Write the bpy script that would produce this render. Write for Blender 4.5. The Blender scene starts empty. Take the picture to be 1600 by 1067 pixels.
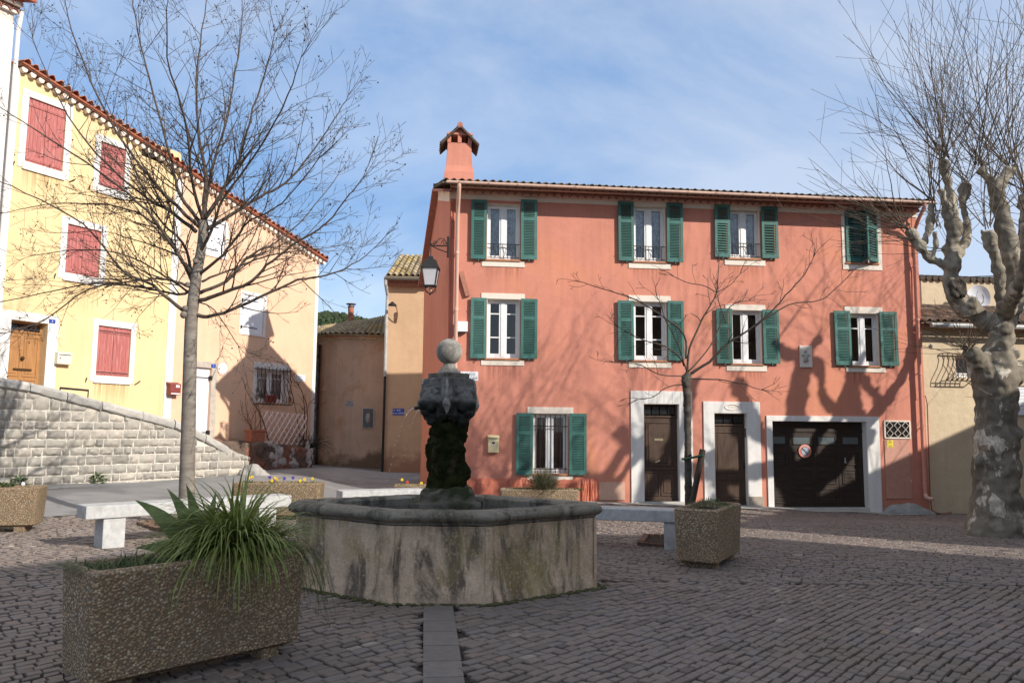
import bpy, bmesh, math, random
from mathutils import Vector, Matrix
import numpy as np
R = math.radians
random.seed(7)
scene = bpy.context.scene
COL = scene.collection

# ------------------------------------------------------------------ camera
CAM_Z = 1.6
PITCH = R(6.14); ROLL = R(0.5)
FPX, CX, CY = 1250.0, 800.0, 533.5
_r0 = Vector((1, 0, 0)); _u0 = Vector((0, -math.sin(PITCH), math.cos(PITCH))); _f0 = Vector((0, math.cos(PITCH), math.sin(PITCH)))
_r = math.cos(ROLL) * _r0 + math.sin(ROLL) * _u0
_u = math.cos(ROLL) * _u0 - math.sin(ROLL) * _r0
cam_data = bpy.data.cameras.new('camera')
cam_data.sensor_width = 36; cam_data.lens = FPX / 1600 * 36; cam_data.clip_end = 3000; cam_data.clip_start = 0.05
cam = bpy.data.objects.new('camera', cam_data); COL.objects.link(cam)
m3 = Matrix((_r, _u, -_f0)).transposed()
cam.matrix_world = Matrix.Translation((0, 0, CAM_Z)) @ m3.to_4x4()
scene.camera = cam

def ray(px, py):
    return _r * ((px - CX) / FPX) + _u * ((CY - py) / FPX) + _f0
def at(px, py, Y):
    d = ray(px, py)
    return Vector((0, 0, CAM_Z)) + d * (Y / d.y)

# ------------------------------------------------------------------ ground height
GC = [(0, 0, 0), (-4, 4, 0), (4, 4, 0), (-8, 4, 0), (9, 4, 0), (0, 8, 0), (4, 10, -.03), (-3, 9, 0), (8, 10, -.05), (7.8, 13.9, -.13), (-5.4, 10, .03), (-8, 12, .06),
      (-3, 13, .03), (2, 14, -.1), (-14, 10, .15), (14, 10, -.1), (14, 16, -.35), (0, 17, -.14), (-1.6, 19.9, -.2), (1, 20.2, -.22), (4, 20.6, -.27), (6, 20.8, -.36), (8.3, 21, -.45), (10, 21.2, -.53), (13, 21.6, -.58), (18, 22, -.6),
      (-10.7, 16.75, .3), (-7.1, 21.4, .3), (-14, 14, .3), (-4.2, 18, .05), (-6, 26, .26), (-4.4, 29, 0), (-7, 28.5, .15), (-3, 25, 0), (0, 30, 0), (10, 30, -.5), (-18, 20, .4), (0, -8, 0), (0, -25, 0), (-20, 0, 0), (25, 0, 0), (30, 30, -.5), (-30, 30, .3), (-2.8, 22, -.05)]
_g = np.array(GC, float)
def gz(x, y):
    d2 = (_g[:, 0] - x) ** 2 + (_g[:, 1] - y) ** 2 + 1.0
    w = d2 ** -1.8
    return float((w * _g[:, 2]).sum() / w.sum())
def ground_at(px, py):
    """where the line of sight through a picture point meets the ground"""
    d = ray(px, py); z = 0.0
    for _ in range(12):
        t = (z - CAM_Z) / d.z
        z = gz(d.x * t, d.y * t)
    t = (z - CAM_Z) / d.z
    return Vector((d.x * t, d.y * t, z))

# ------------------------------------------------------------------ scene objects
def thing(name, label, cat, loc=(0, 0, 0), rz=0.0, group=None):
    o = bpy.data.objects.new(name, None); COL.objects.link(o)
    o.empty_display_size = .2
    o.location = loc; o.rotation_euler = (0, 0, rz)
    o['label'] = label; o['category'] = cat
    if group: o['group'] = group
    return o
def tag(o, label, cat, group=None, kind=None):
    if label: o['label'] = label
    if cat: o['category'] = cat
    if group: o['group'] = group
    if kind: o['kind'] = kind
    return o

class MB:
    def __init__(self): self.v = []; self.f = []; self.a = []
    def add(self, verts, faces):
        n = len(self.v)
        self.v += [tuple(p) for p in verts]
        self.f += [tuple(i + n for i in f) for f in faces]
        return self
    def quad(self, a, b, c, d): return self.add([a, b, c, d], [(0, 1, 2, 3)])
    def box(self, x0, y0, z0, x1, y1, z1):
        if x0 > x1: x0, x1 = x1, x0
        if y0 > y1: y0, y1 = y1, y0
        if z0 > z1: z0, z1 = z1, z0
        v = [(x0, y0, z0), (x1, y0, z0), (x1, y1, z0), (x0, y1, z0), (x0, y0, z1), (x1, y0, z1), (x1, y1, z1), (x0, y1, z1)]
        return self.add(v, [(0, 3, 2, 1), (4, 5, 6, 7), (0, 1, 5, 4), (1, 2, 6, 5), (2, 3, 7, 6), (3, 0, 4, 7)])
    def obox(self, M, sx, sy, sz):
        """box of full size sx,sy,sz centred on the origin of matrix M"""
        v = [M @ Vector((a * sx / 2, b * sy / 2, c * sz / 2)) for c in (-1, 1) for a, b in ((-1, -1), (1, -1), (1, 1), (-1, 1))]
        return self.add(v, [(0, 3, 2, 1), (4, 5, 6, 7), (0, 1, 5, 4), (1, 2, 6, 5), (2, 3, 7, 6), (3, 0, 4, 7)])
    def bar(self, p, q, w, h, up=(0, 0, 1)):
        p = Vector(p); q = Vector(q); d = q - p; L = d.length
        if L < 1e-6: return self
        x = d / L; u = Vector(up)
        y = u.cross(x)
        if y.length < 1e-4: y = Vector((0, 1, 0)).cross(x)
        y.normalize(); z = x.cross(y)
        M = Matrix((x, y, z)).transposed().to_4x4(); M.translation = (p + q) / 2
        return self.obox(M, L, w, h)
    def tube(self, pts, rad, n=6, caps=True):
        pts = [Vector(p) for p in pts]
        if not hasattr(rad, '__len__'): rad = [rad] * len(pts)
        base = len(self.v); prev = None
        for i, p in enumerate(pts):
            if i == 0: t = pts[1] - p
            elif i == len(pts) - 1: t = p - pts[i - 1]
            else: t = pts[i + 1] - pts[i - 1]
            if t.length < 1e-9: t = Vector((0, 0, 1))
            t.normalize()
            if prev is None:
                a = Vector((0, 0, 1)) if abs(t.z) < .9 else Vector((1, 0, 0))
                x = a.cross(t).normalized()
            else:
                x = prev - t * prev.dot(t)
                if x.length < 1e-6: x = Vector((1, 0, 0)).cross(t)
                x.normalize()
            prev = x; y = t.cross(x)
            for k in range(n):
                an = 2 * math.pi * k / n
                self.v.append(tuple(p + (x * math.cos(an) + y * math.sin(an)) * rad[i]))
        for i in range(len(pts) - 1):
            for k in range(n):
                a = base + i * n + k; b = base + i * n + (k + 1) % n
                self.f.append((a, b, b + n, a + n))
        if caps:
            self.f.append(tuple(base + k for k in range(n))[::-1])
            self.f.append(tuple(base + (len(pts) - 1) * n + k for k in range(n)))
        return self
    def lathe(self, prof, n=20, c=(0, 0, 0)):
        base = len(self.v)
        for r, z in prof:
            for k in range(n):
                a = 2 * math.pi * k / n
                self.v.append((c[0] + r * math.cos(a), c[1] + r * math.sin(a), c[2] + z))
        for i in range(len(prof) - 1):
            for k in range(n):
                a = base + i * n + k; b = base + i * n + (k + 1) % n
                self.f.append((a, b, b + n, a + n))
        self.f.append(tuple(base + k for k in range(n))[::-1])
        self.f.append(tuple(base + (len(prof) - 1) * n + k for k in range(n)))
        return self
    def prism(self, poly, z0, z1, zt=None):
        n = len(poly)
        v = [(x, y, z0) for x, y in poly] + [(x, y, z1) for x, y in poly]
        f = [tuple(range(n))[::-1], tuple(range(n, 2 * n))] + [(i, (i + 1) % n, (i + 1) % n + n, i + n) for i in range(n)]
        return self.add(v, f)
    def sphere(self, c, r, nu=10, nv=7, sc=(1, 1, 1)):
        prof = [(max(1e-4, math.sin(math.pi * i / nv)) * r, -math.cos(math.pi * i / nv) * r) for i in range(nv + 1)]
        b = len(self.v); self.lathe(prof, nu)
        for i in range(b, len(self.v)):
            x, y, z = self.v[i]; self.v[i] = (c[0] + x * sc[0], c[1] + y * sc[1], c[2] + z * sc[2])
        return self
    def build(self, name, mat, parent=None, smooth=False, bevel=0, loc=None, angle=None):
        me = bpy.data.meshes.new(name)
        me.from_pydata(self.v, [], self.f); me.update()
        if mat:
            me.materials.append(mat)
        if smooth:
            me.polygons.foreach_set('use_smooth', [True] * len(me.polygons))
        if angle: me.set_sharp_from_angle(angle=R(angle))
        o = bpy.data.objects.new(name, me); COL.objects.link(o)
        if parent: o.parent = parent
        if loc is not None: o.location = loc
        if bevel:
            b = o.modifiers.new('bevel', 'BEVEL'); b.width = bevel; b.segments = 2; b.limit_method = 'ANGLE'; b.angle_limit = R(40)
        return o

def local_of(root):
    return (Matrix.Translation(root.location) @ Matrix.Rotation(root.rotation_euler.z, 4, 'Z')).inverted()

def fuse(mb, voxel, smooth=2, noise=0.0, nscale=6.0, seed=0, noise2=0, nscale2=20):
    """melt the shapes of a builder into one continuous skin; returns a new builder"""
    from mathutils import noise as mn
    me = bpy.data.meshes.new('tmp'); me.from_pydata(mb.v, [], mb.f); me.update()
    bm = bmesh.new(); bm.from_mesh(me); bmesh.ops.recalc_face_normals(bm, faces=bm.faces); bm.to_mesh(me); bm.free()
    o = bpy.data.objects.new('tmp', me); COL.objects.link(o)
    m = o.modifiers.new('r', 'REMESH'); m.mode = 'VOXEL'; m.voxel_size = voxel
    if smooth:
        s = o.modifiers.new('s', 'SMOOTH'); s.iterations = smooth; s.factor = .5
    dg = bpy.context.evaluated_depsgraph_get(); dg.update()
    me2 = bpy.data.meshes.new_from_object(o.evaluated_get(dg))
    bpy.data.objects.remove(o); bpy.data.meshes.remove(me)
    out = MB()
    off = Vector((seed * 3.1, seed * 1.7, 0))
    for v in me2.vertices:
        p = v.co.copy()
        if noise:
            p += v.normal * (mn.noise(p * nscale + off) * noise + (mn.noise(p * nscale2 + off) * noise2 if noise2 else 0))
        out.v.append(tuple(p))
    out.f = [tuple(p.vertices) for p in me2.polygons]
    bpy.data.meshes.remove(me2)
    return out

def text_into(mb, s, size, M, depth=.002, align='CENTER'):
    cu = bpy.data.curves.new('t', 'FONT'); cu.body = s; cu.size = size; cu.align_x = align; cu.align_y = 'CENTER'; cu.extrude = depth; cu.resolution_u = 3
    o = bpy.data.objects.new('t', cu); COL.objects.link(o)
    dg = bpy.context.evaluated_depsgraph_get(); dg.update()
    me = bpy.data.meshes.new_from_object(o.evaluated_get(dg))
    mb.add([M @ v.co for v in me.vertices], [tuple(p.vertices) for p in me.polygons])
    bpy.data.objects.remove(o); bpy.data.curves.remove(cu); bpy.data.meshes.remove(me)
    return mb

def smooth_line(P, n=4):
    out = []
    for i in range(len(P) - 1):
        p0 = P[max(i - 1, 0)]; p1 = P[i]; p2 = P[i + 1]; p3 = P[min(i + 2, len(P) - 1)]
        for k in range(n):
            t = k / n
            out.append(.5 * ((2 * p1) + (p2 - p0) * t + (2 * p0 - 5 * p1 + 4 * p2 - p3) * t * t + (3 * p1 - p0 - 3 * p2 + p3) * t ** 3))
    return out + [P[-1]]

# ------------------------------------------------------------------ materials
def _new(name):
    m = bpy.data.materials.new(name); m.use_nodes = True
    nt = m.node_tree; b = nt.nodes['Principled BSDF']
    return m, nt, b
def _n(nt, t, **kw):
    n = nt.nodes.new(t)
    for k, v in kw.items():
        if k in n.inputs: n.inputs[k].default_value = v
        else: setattr(n, k, v)
    return n
def _c(c): return (c[0], c[1], c[2], 1)
def _coord(nt, stretch=None, world=False):
    t = nt.nodes.new('ShaderNodeTexCoord'); out = t.outputs['Object']
    if world:
        g = nt.nodes.new('ShaderNodeNewGeometry'); out = g.outputs['Position']
    if stretch:
        mp = nt.nodes.new('ShaderNodeMapping'); mp.inputs['Scale'].default_value = stretch
        nt.links.new(out, mp.inputs['Vector']); out = mp.outputs['Vector']
    return out
def _noise(nt, vec, scale, detail=4, rough=.55, dist=0):
    n = nt.nodes.new('ShaderNodeTexNoise'); n.inputs['Scale'].default_value = scale; n.inputs['Detail'].default_value = detail
    n.inputs['Roughness'].default_value = rough; n.inputs['Distortion'].default_value = dist
    nt.links.new(vec, n.inputs['Vector']); return n.outputs['Fac']
def _ramp(nt, fac, stops, interp='LINEAR'):
    r = nt.nodes.new('ShaderNodeValToRGB'); r.color_ramp.interpolation = interp
    e = r.color_ramp.elements
    while len(e) < len(stops): e.new(.5)
    for i, (p, c) in enumerate(stops):
        e[i].position = p; e[i].color = _c(c) if hasattr(c, '__len__') else (c, c, c, 1)
    nt.links.new(fac, r.inputs['Fac']); return r.outputs['Color']
def _mix(nt, fac, a, b, mode='MIX'):
    m = nt.nodes.new('ShaderNodeMix'); m.data_type = 'RGBA'; m.blend_type = mode
    for s, v in ((m.inputs[0], fac), (m.inputs[6], a), (m.inputs[7], b)):
        if isinstance(v, bpy.types.NodeSocket): nt.links.new(v, s)
        elif hasattr(v, '__len__'): s.default_value = _c(v)
        else: s.default_value = v
    return m.outputs[2]
def _bump(nt, b, h, strength=.3, dist=.02, prev=None):
    n = nt.nodes.new('ShaderNodeBump'); n.inputs['Strength'].default_value = strength; n.inputs['Distance'].default_value = dist
    nt.links.new(h, n.inputs['Height'])
    if prev: nt.links.new(prev, n.inputs['Normal'])
    nt.links.new(n.outputs['Normal'], b.inputs['Normal']); return n.outputs['Normal']

def surf(name, c1, c2, scale=3, rough=.85, bump=0, bscale=40, bdist=.01, spec=.25, c3=None, s3=.7, p3=(.5, .62), a3=1.0, metal=0, stretch=None, stretch3=None,
         c4=None, s4=12, p4=(.6, .68), a4=1.0, world=False):
    """two-tone mottled surface with optional patches (c3) and specks (c4)"""
    m, nt, b = _new(name)
    v = _coord(nt, stretch, world)
    col = _ramp(nt, _noise(nt, v, scale, 6, .6), [(.3, c1), (.7, c2)])
    if c3:
        v3 = _coord(nt, stretch3, world) if stretch3 else v
        f = _ramp(nt, _noise(nt, v3, s3, 6, .62, .4), [(p3[0], 0.0), (p3[1], a3)])
        col = _mix(nt, f, col, c3)
    if c4:
        f = _ramp(nt, _noise(nt, v, s4, 4, .6), [(p4[0], 0.0), (p4[1], a4)])
        col = _mix(nt, f, col, c4)
    nt.links.new(col, b.inputs['Base Color'])
    b.inputs['Roughness'].default_value = rough; b.inputs['Specular IOR Level'].default_value = spec; b.inputs['Metallic'].default_value = metal
    if bump: _bump(nt, b, _noise(nt, v, bscale, 5, .6), bump, bdist)
    return m

def plain(name, c, rough=.6, spec=.4, metal=0, var=.12, scale=8):
    return surf(name, [x * (1 - var) for x in c], [min(1, x * (1 + var)) for x in c], scale, rough, 0, spec=spec, metal=metal)

def stucco(name, c, damp=None, damp_h=1.2, var=.12, patch=None, bump=.35, z0=0, bscale=28, streak=.12, p3=(.52, .7)):
    """painted render: broad fading, faint run marks, damp foot"""
    m, nt, b = _new(name)
    v = _coord(nt)
    lo = [x * (1 - var) for x in c]; hi = [min(1, x * (1 + var * .7)) for x in c]
    col = _ramp(nt, _noise(nt, v, .9, 6, .65, .5), [(.32, lo), (.68, hi)])
    if patch:
        f = _ramp(nt, _noise(nt, v, .45, 7, .68, .8), [(p3[0], 0.0), (p3[1], .8)])
        col = _mix(nt, f, col, patch)
    vs = _coord(nt, (3.5, 3.5, .22))
    f = _ramp(nt, _noise(nt, vs, 1.6, 5, .6), [(.45, 0.0), (.75, streak)])
    col = _mix(nt, f, col, [x * .55 for x in c])
    vs2 = _coord(nt, (9, 9, .35))
    f = _ramp(nt, _noise(nt, vs2, 1.3, 4, .6), [(.58, 0.0), (.78, streak * .9)])
    col = _mix(nt, f, col, [min(1, x * 1.35) for x in c])
    f = _ramp(nt, _noise(nt, v, 9, 5, .7), [(.5, 0.0), (.75, .22)])
    col = _mix(nt, f, col, [min(1, x * 1.25) for x in c])
    if damp:
        sx = nt.nodes.new('ShaderNodeSeparateXYZ'); nt.links.new(v, sx.inputs[0])
        nz = _noise(nt, v, 1.3, 6, .65)
        ma = nt.nodes.new('ShaderNodeMath'); ma.operation = 'MULTIPLY_ADD'; ma.inputs[1].default_value = -2.2 * damp_h
        nt.links.new(nz, ma.inputs[0]); nt.links.new(sx.outputs[2], ma.inputs[2])
        mr = nt.nodes.new('ShaderNodeMapRange'); mr.inputs[1].default_value = z0 - damp_h * .9; mr.inputs[2].default_value = z0 + .15 * damp_h - damp_h * .6
        mr.inputs[3].default_value = .85; mr.inputs[4].default_value = 0
        nt.links.new(ma.outputs[0], mr.inputs[0])
        col = _mix(nt, mr.outputs[0], col, damp)
    nt.links.new(col, b.inputs['Base Color'])
    b.inputs['Roughness'].default_value = .92; b.inputs['Specular IOR Level'].default_value = .15
    p = _bump(nt, b, _noise(nt, v, 3.2, 4, .6), bump * .9, .035)
    _bump(nt, b, _noise(nt, v, bscale, 5, .65), bump, .008, p)
    return m

def attr_mat(name, stops, rough=.8, bump=.4, bscale=60, spec=.3, attr='rnd', speck=None, sscale=30, stain=None, stscale=.8):
    """colour picked per stone or tile from a random value carried by the mesh"""
    m, nt, b = _new(name)
    a = nt.nodes.new('ShaderNodeAttribute'); a.attribute_name = attr
    v = _coord(nt)
    col = _ramp(nt, a.outputs['Fac'], stops)
    f = _ramp(nt, _noise(nt, v, sscale, 5, .65), [(.35, 0.0), (.7, .45)])
    col = _mix(nt, f, col, speck or [x * .6 for x in stops[0][1]])
    if stain:
        f = _ramp(nt, _noise(nt, v, stscale, 6, .65, .4), [(.5, 0.0), (.66, .8)])
        col = _mix(nt, f, col, stain)
    nt.links.new(col, b.inputs['Base Color'])
    b.inputs['Roughness'].default_value = rough; b.inputs['Specular IOR Level'].default_value = spec
    if bump: _bump(nt, b, _noise(nt, v, bscale, 6, .7), bump, .01)
    return m

def pebbles(name, tint=(1, 1, 1), scale=55):
    """exposed aggregate concrete"""
    m, nt, b = _new(name)
    v = _coord(nt)
    vo = nt.nodes.new('ShaderNodeTexVoronoi'); vo.inputs['Scale'].default_value = scale; vo.inputs['Randomness'].default_value = 1
    nv = nt.nodes.new('ShaderNodeTexNoise'); nv.inputs['Scale'].default_value = 18; nt.links.new(v, nv.inputs['Vector'])
    mv = nt.nodes.new('ShaderNodeMix'); mv.data_type = 'RGBA'; mv.inputs[0].default_value = .015
    nt.links.new(v, mv.inputs[6]); nt.links.new(nv.outputs['Color'], mv.inputs[7]); nt.links.new(mv.outputs[2], vo.inputs['Vector'])
    sx = nt.nodes.new('ShaderNodeSeparateColor'); nt.links.new(vo.outputs['Color'], sx.inputs[0])
    T = lambda c: [c[i] * tint[i] for i in range(3)]
    col = _ramp(nt, sx.outputs[0], [(0, T((.16, .11, .075))), (.3, T((.27, .2, .13))), (.55, T((.22, .155, .11))), (.75, T((.3, .235, .16))), (.93, T((.36, .315, .25))), (1, T((.12, .1, .085)))])
    dk = _ramp(nt, vo.outputs['Distance'], [(.38, 0.0), (.62, .85)])
    col = _mix(nt, dk, col, T((.09, .068, .05)))
    f = _ramp(nt, _noise(nt, v, 2.2, 5, .6), [(.45, 0.0), (.75, .5)])
    col = _mix(nt, f, col, T((.1, .085, .06)))
    nt.links.new(col, b.inputs['Base Color'])
    b.inputs['Roughness'].default_value = .75; b.inputs['Specular IOR Level'].default_value = .3
    h = _ramp(nt, vo.outputs['Distance'], [(0, 1.0), (.6, 0.0)])
    _bump(nt, b, h, .9, .012)
    return m

def bark(name, c1, c2, c3, scale=4, stretch=(1, 1, .45), c4=None, bump=.5, bs=30, young=None):
    m, nt, b = _new(name)
    v = _coord(nt, stretch)
    vo = nt.nodes.new('ShaderNodeTexVoronoi'); vo.inputs['Scale'].default_value = scale * 1.6
    nz = nt.nodes.new('ShaderNodeTexNoise'); nz.inputs['Scale'].default_value = scale; nz.inputs['Detail'].default_value = 5; nt.links.new(v, nz.inputs['Vector'])
    mv = nt.nodes.new('ShaderNodeMix'); mv.data_type = 'RGBA'; mv.inputs[0].default_value = .35
    nt.links.new(v, mv.inputs[6]); nt.links.new(nz.outputs['Color'], mv.inputs[7]); nt.links.new(mv.outputs[2], vo.inputs['Vector'])
    sx = nt.nodes.new('ShaderNodeSeparateColor'); nt.links.new(vo.outputs['Color'], sx.inputs[0])
    col = _ramp(nt, sx.outputs[0], [(0, c1), (.35, c2), (.65, c1), (.84, c2), (.88, c3)])
    col = _mix(nt, _ramp(nt, _noise(nt, v, scale * 5, 5, .7), [(.42, 0.0), (.7, .7)]), col, c1)
    if c4: col = _mix(nt, _ramp(nt, _noise(nt, v, scale * .5, 4, .6), [(.5, 0.0), (.62, .75)]), col, c4)
    if young:        # the smooth young bark of the upper limbs is paler
        sz = nt.nodes.new('ShaderNodeSeparateXYZ'); nt.links.new(_coord(nt), sz.inputs[0])
        mr = nt.nodes.new('ShaderNodeMapRange'); mr.inputs[1].default_value = 2.6; mr.inputs[2].default_value = 4.2; nt.links.new(sz.outputs[2], mr.inputs[0])
        ml = nt.nodes.new('ShaderNodeMath'); ml.operation = 'MULTIPLY'; nt.links.new(mr.outputs[0], ml.inputs[0])
        nt.links.new(_ramp(nt, _noise(nt, v, 3.2, 5, .65), [(.4, .0), (.6, .7)]), ml.inputs[1]); col = _mix(nt, ml.outputs[0], col, young)
    nt.links.new(col, b.inputs['Base Color']); b.inputs['Roughness'].default_value = .9; b.inputs['Specular IOR Level'].default_value = .15
    p = _bump(nt, b, sx.outputs[0], .25, .015)
    _bump(nt, b, _noise(nt, v, bs, 5, .7), bump, .012, p)
    return m

def leaf_mat(name, c1, c2, scale=6, rough=.5, trans=.25):
    m, nt, b = _new(name)
    v = _coord(nt)
    col = _ramp(nt, _noise(nt, v, scale, 4, .6), [(.3, c1), (.7, c2)])
    nt.links.new(col, b.inputs['Base Color']); b.inputs['Roughness'].default_value = rough; b.inputs['Specular IOR Level'].default_value = .35
    tr = nt.nodes.new('ShaderNodeBsdfTranslucent'); nt.links.new(col, tr.inputs['Color'])
    mx = nt.nodes.new('ShaderNodeMixShader'); mx.inputs[0].default_value = trans
    nt.links.new(b.outputs[0], mx.inputs[1]); nt.links.new(tr.outputs[0], mx.inputs[2])
    nt.links.new(mx.outputs[0], nt.nodes['Material Output'].inputs['Surface'])
    return m

def glass(name, tint=(.88, .93, .95), refl=1.75):
    m, nt, b = _new(name)
    nt.nodes.remove(b)
    tr = nt.nodes.new('ShaderNodeBsdfTransparent'); tr.inputs['Color'].default_value = _c(tint)
    gl = nt.nodes.new('ShaderNodeBsdfGlossy'); gl.inputs['Roughness'].default_value = .03
    fr = nt.nodes.new('ShaderNodeFresnel'); fr.inputs['IOR'].default_value = refl
    v = _coord(nt)
    nb = nt.nodes.new('ShaderNodeBump'); nb.inputs['Strength'].default_value = .06; nb.inputs['Distance'].default_value = .02
    nt.links.new(_noise(nt, v, 2.5, 2, .5), nb.inputs['Height']); nt.links.new(nb.outputs[0], gl.inputs['Normal'])
    mx = nt.nodes.new('ShaderNodeMixShader'); nt.links.new(fr.outputs[0], mx.inputs[0])
    nt.links.new(tr.outputs[0], mx.inputs[1]); nt.links.new(gl.outputs[0], mx.inputs[2])
    nt.links.new(mx.outputs[0], nt.nodes['Material Output'].inputs['Surface'])
    return m

def run_stain(name, c, amount=.5):
    """rain run-off dried on a wall: streaks that thin out downwards"""
    m, nt, b = _new(name)
    b.inputs['Base Color'].default_value = _c(c); b.inputs['Roughness'].default_value = .95; b.inputs['Specular IOR Level'].default_value = .1
    t = nt.nodes.new('ShaderNodeTexCoord'); s = nt.nodes.new('ShaderNodeSeparateXYZ'); nt.links.new(t.outputs['Generated'], s.inputs[0])
    f = _ramp(nt, _noise(nt, _coord(nt, (14, 14, .5)), 1.0, 5, .6), [(.4, 0.0), (.66, 1.0)])
    g = _ramp(nt, s.outputs[2], [(0.0, 0.0), (.55, .25), (1.0, 1.0)])
    e = _ramp(nt, s.outputs[0], [(0.0, 0.0), (.12, 1.0), (.88, 1.0), (1.0, 0.0)])
    a = nt.nodes.new('ShaderNodeMath'); a.operation = 'MULTIPLY'; nt.links.new(f, a.inputs[0]); nt.links.new(g, a.inputs[1])
    a2 = nt.nodes.new('ShaderNodeMath'); a2.operation = 'MULTIPLY'; nt.links.new(a.outputs[0], a2.inputs[0]); nt.links.new(e, a2.inputs[1])
    a3 = nt.nodes.new('ShaderNodeMath'); a3.operation = 'MULTIPLY'; a3.inputs[1].default_value = amount; nt.links.new(a2.outputs[0], a3.inputs[0])
    tr = nt.nodes.new('ShaderNodeBsdfTransparent'); mx = nt.nodes.new('ShaderNodeMixShader'); nt.links.new(a3.outputs[0], mx.inputs[0])
    nt.links.new(tr.outputs[0], mx.inputs[1]); nt.links.new(b.outputs[0], mx.inputs[2]); nt.links.new(mx.outputs[0], nt.nodes['Material Output'].inputs['Surface'])
    return m

def lace(name):
    m, nt, b = _new(name)
    v = _coord(nt, (1, 1, 1))
    b.inputs['Base Color'].default_value = (.78, .77, .75, 1); b.inputs['Roughness'].default_value = .9
    tr = nt.nodes.new('ShaderNodeBsdfTransparent')
    vo = nt.nodes.new('ShaderNodeTexVoronoi'); vo.inputs['Scale'].default_value = 14; nt.links.new(v, vo.inputs['Vector'])
    f = _ramp(nt, vo.outputs['Distance'], [(.25, .0), (.5, .28)])
    f2 = _ramp(nt, _noise(nt, v, 5, 3, .6), [(.42, 0.0), (.55, 1.0)])
    mm = nt.nodes.new('ShaderNodeMath'); mm.operation = 'MULTIPLY'; nt.links.new(f, mm.inputs[0]); nt.links.new(f2, mm.inputs[1])
    ad = nt.nodes.new('ShaderNodeMath'); ad.operation = 'ADD'; ad.inputs[1].default_value = .03; nt.links.new(mm.outputs[0], ad.inputs[0])
    mx = nt.nodes.new('ShaderNodeMixShader'); nt.links.new(ad.outputs[0], mx.inputs[0])
    nt.links.new(b.outputs[0], mx.inputs[1]); nt.links.new(tr.outputs[0], mx.inputs[2])
    nt.links.new(mx.outputs[0], nt.nodes['Material Output'].inputs['Surface'])
    return m

M = {}
M['red'] = stucco('coral_render', (.58, .236, .166), damp=(.51, .198, .135), damp_h=.6, var=.1, patch=(.62, .25, .14), z0=.1, bump=.4, streak=.22)
M['red_trim'] = stucco('coral_trim', (.5, .16, .1), var=.12, bump=.3)
M['cream'] = stucco('cream_paint', (.72, .63, .53), var=.06, bump=.15, streak=.08)
M['white'] = stucco('white_paint', (.72, .685, .64), var=.08, bump=.2, streak=.28, patch=(.62, .57, .51), p3=(.55, .8))
M['green'] = surf('green_shutter_paint', (.038, .12, .1), (.056, .16, .135), 5, .55, .15, 60, .003, .35, c3=(.06, .17, .135), s3=3, p3=(.55, .75), a3=.6)
M['green2'] = surf('green_shutter_paint', (.05, .14, .118), (.075, .185, .16), 4, .6, .15, 60, .003, .3, c3=(.09, .21, .175), s3=2, p3=(.5, .7), a3=.7)
M['green3'] = surf('green_shutter_paint', (.032, .105, .085), (.05, .145, .12), 5, .5, .15, 60, .003, .4)
M['frame'] = plain('white_window_paint', (.76, .74, .72), .45, .4, var=.05)
M['glass'] = glass('window_glass')
M['lace'] = lace('lace_curtain')
M['wood_dark'] = surf('dark_brown_wood', (.045, .024, .014), (.085, .048, .03), 4, .5, .3, 30, .004, .4, stretch=(6, 6, .6))
M['wood_black'] = surf('dark_garage_wood', (.022, .014, .01), (.045, .028, .02), 4, .5, .3, 30, .004, .35, stretch=(.8, 6, 6))
M['wood_warm'] = surf('varnished_oak', (.3, .14, .05), (.42, .21, .08), 4, .45, .25, 30, .004, .4, stretch=(6, 6, .6))
M['iron'] = plain('dark_iron', (.025, .023, .022), .6, .4, .3)
M['brick_sill'] = plain('terracotta_sill', (.42, .19, .1), .85, .2, var=.25, scale=10)
M['pipe'] = plain('painted_pipe', (.62, .38, .29), .5, .4, var=.06)
M['zinc'] = surf('weathered_zinc', (.3, .3, .29), (.45, .44, .42), 6, .5, .1, 20, .004, .5)
M['yellow'] = stucco('yellow_render', (.74, .54, .295), damp=(.66, .38, .14), damp_h=1.0, var=.08, patch=(.72, .52, .27), bump=.3, p3=(.52, .75), streak=.2)
M['pink'] = stucco('peach_render', (.7, .46, .31), damp=(.5, .26, .15), damp_h=1.1, var=.08, patch=(.7, .42, .27), bump=.22)
M['blush'] = stucco('blush_render', (.72, .6, .52), var=.07, bump=.2)
M['buff'] = stucco('buff_render', (.58, .38, .23), damp=(.33, .16, .1), damp_h=1.4, var=.1, bump=.3)
M['ochre'] = stucco('stained_ochre_render', (.64, .44, .31), damp=(.16, .1, .06), damp_h=1.0, var=.14, patch=(.5, .26, .14), bump=.4, streak=.25, p3=(.5, .62))
M['sand'] = stucco('sand_roughcast', (.58, .46, .31), var=.12, bump=.8, bscale=45, patch=(.5, .4, .27))
M['redpaint'] = surf('faded_red_paint', (.34, .09, .08), (.45, .15, .135), 4, .7, .3, 30, .004, .25, c3=(.52, .27, .24), s3=5, p3=(.48, .72), a3=.75, stretch=(6, 6, .5))
M['stone'] = attr_mat('limestone_blocks', [(0, (.24, .218, .19)), (.3, (.39, .352, .295)), (.6, (.34, .315, .275)), (1, (.52, .46, .38))], .9, 1.0, 16, .2, speck=(.22, .2, .175), sscale=8, stain=(.3, .275, .24), stscale=.9)
M['stone_top'] = attr_mat('coping_stone', [(0, (.37, .35, .32)), (1, (.5, .47, .42))], .9, .7, 22, .2, speck=(.24, .23, .22), sscale=9)
M['mortar'] = surf('pale_mortar', (.5, .46, .4), (.62, .58, .5), 8, .95, .4, 40, .01)
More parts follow.
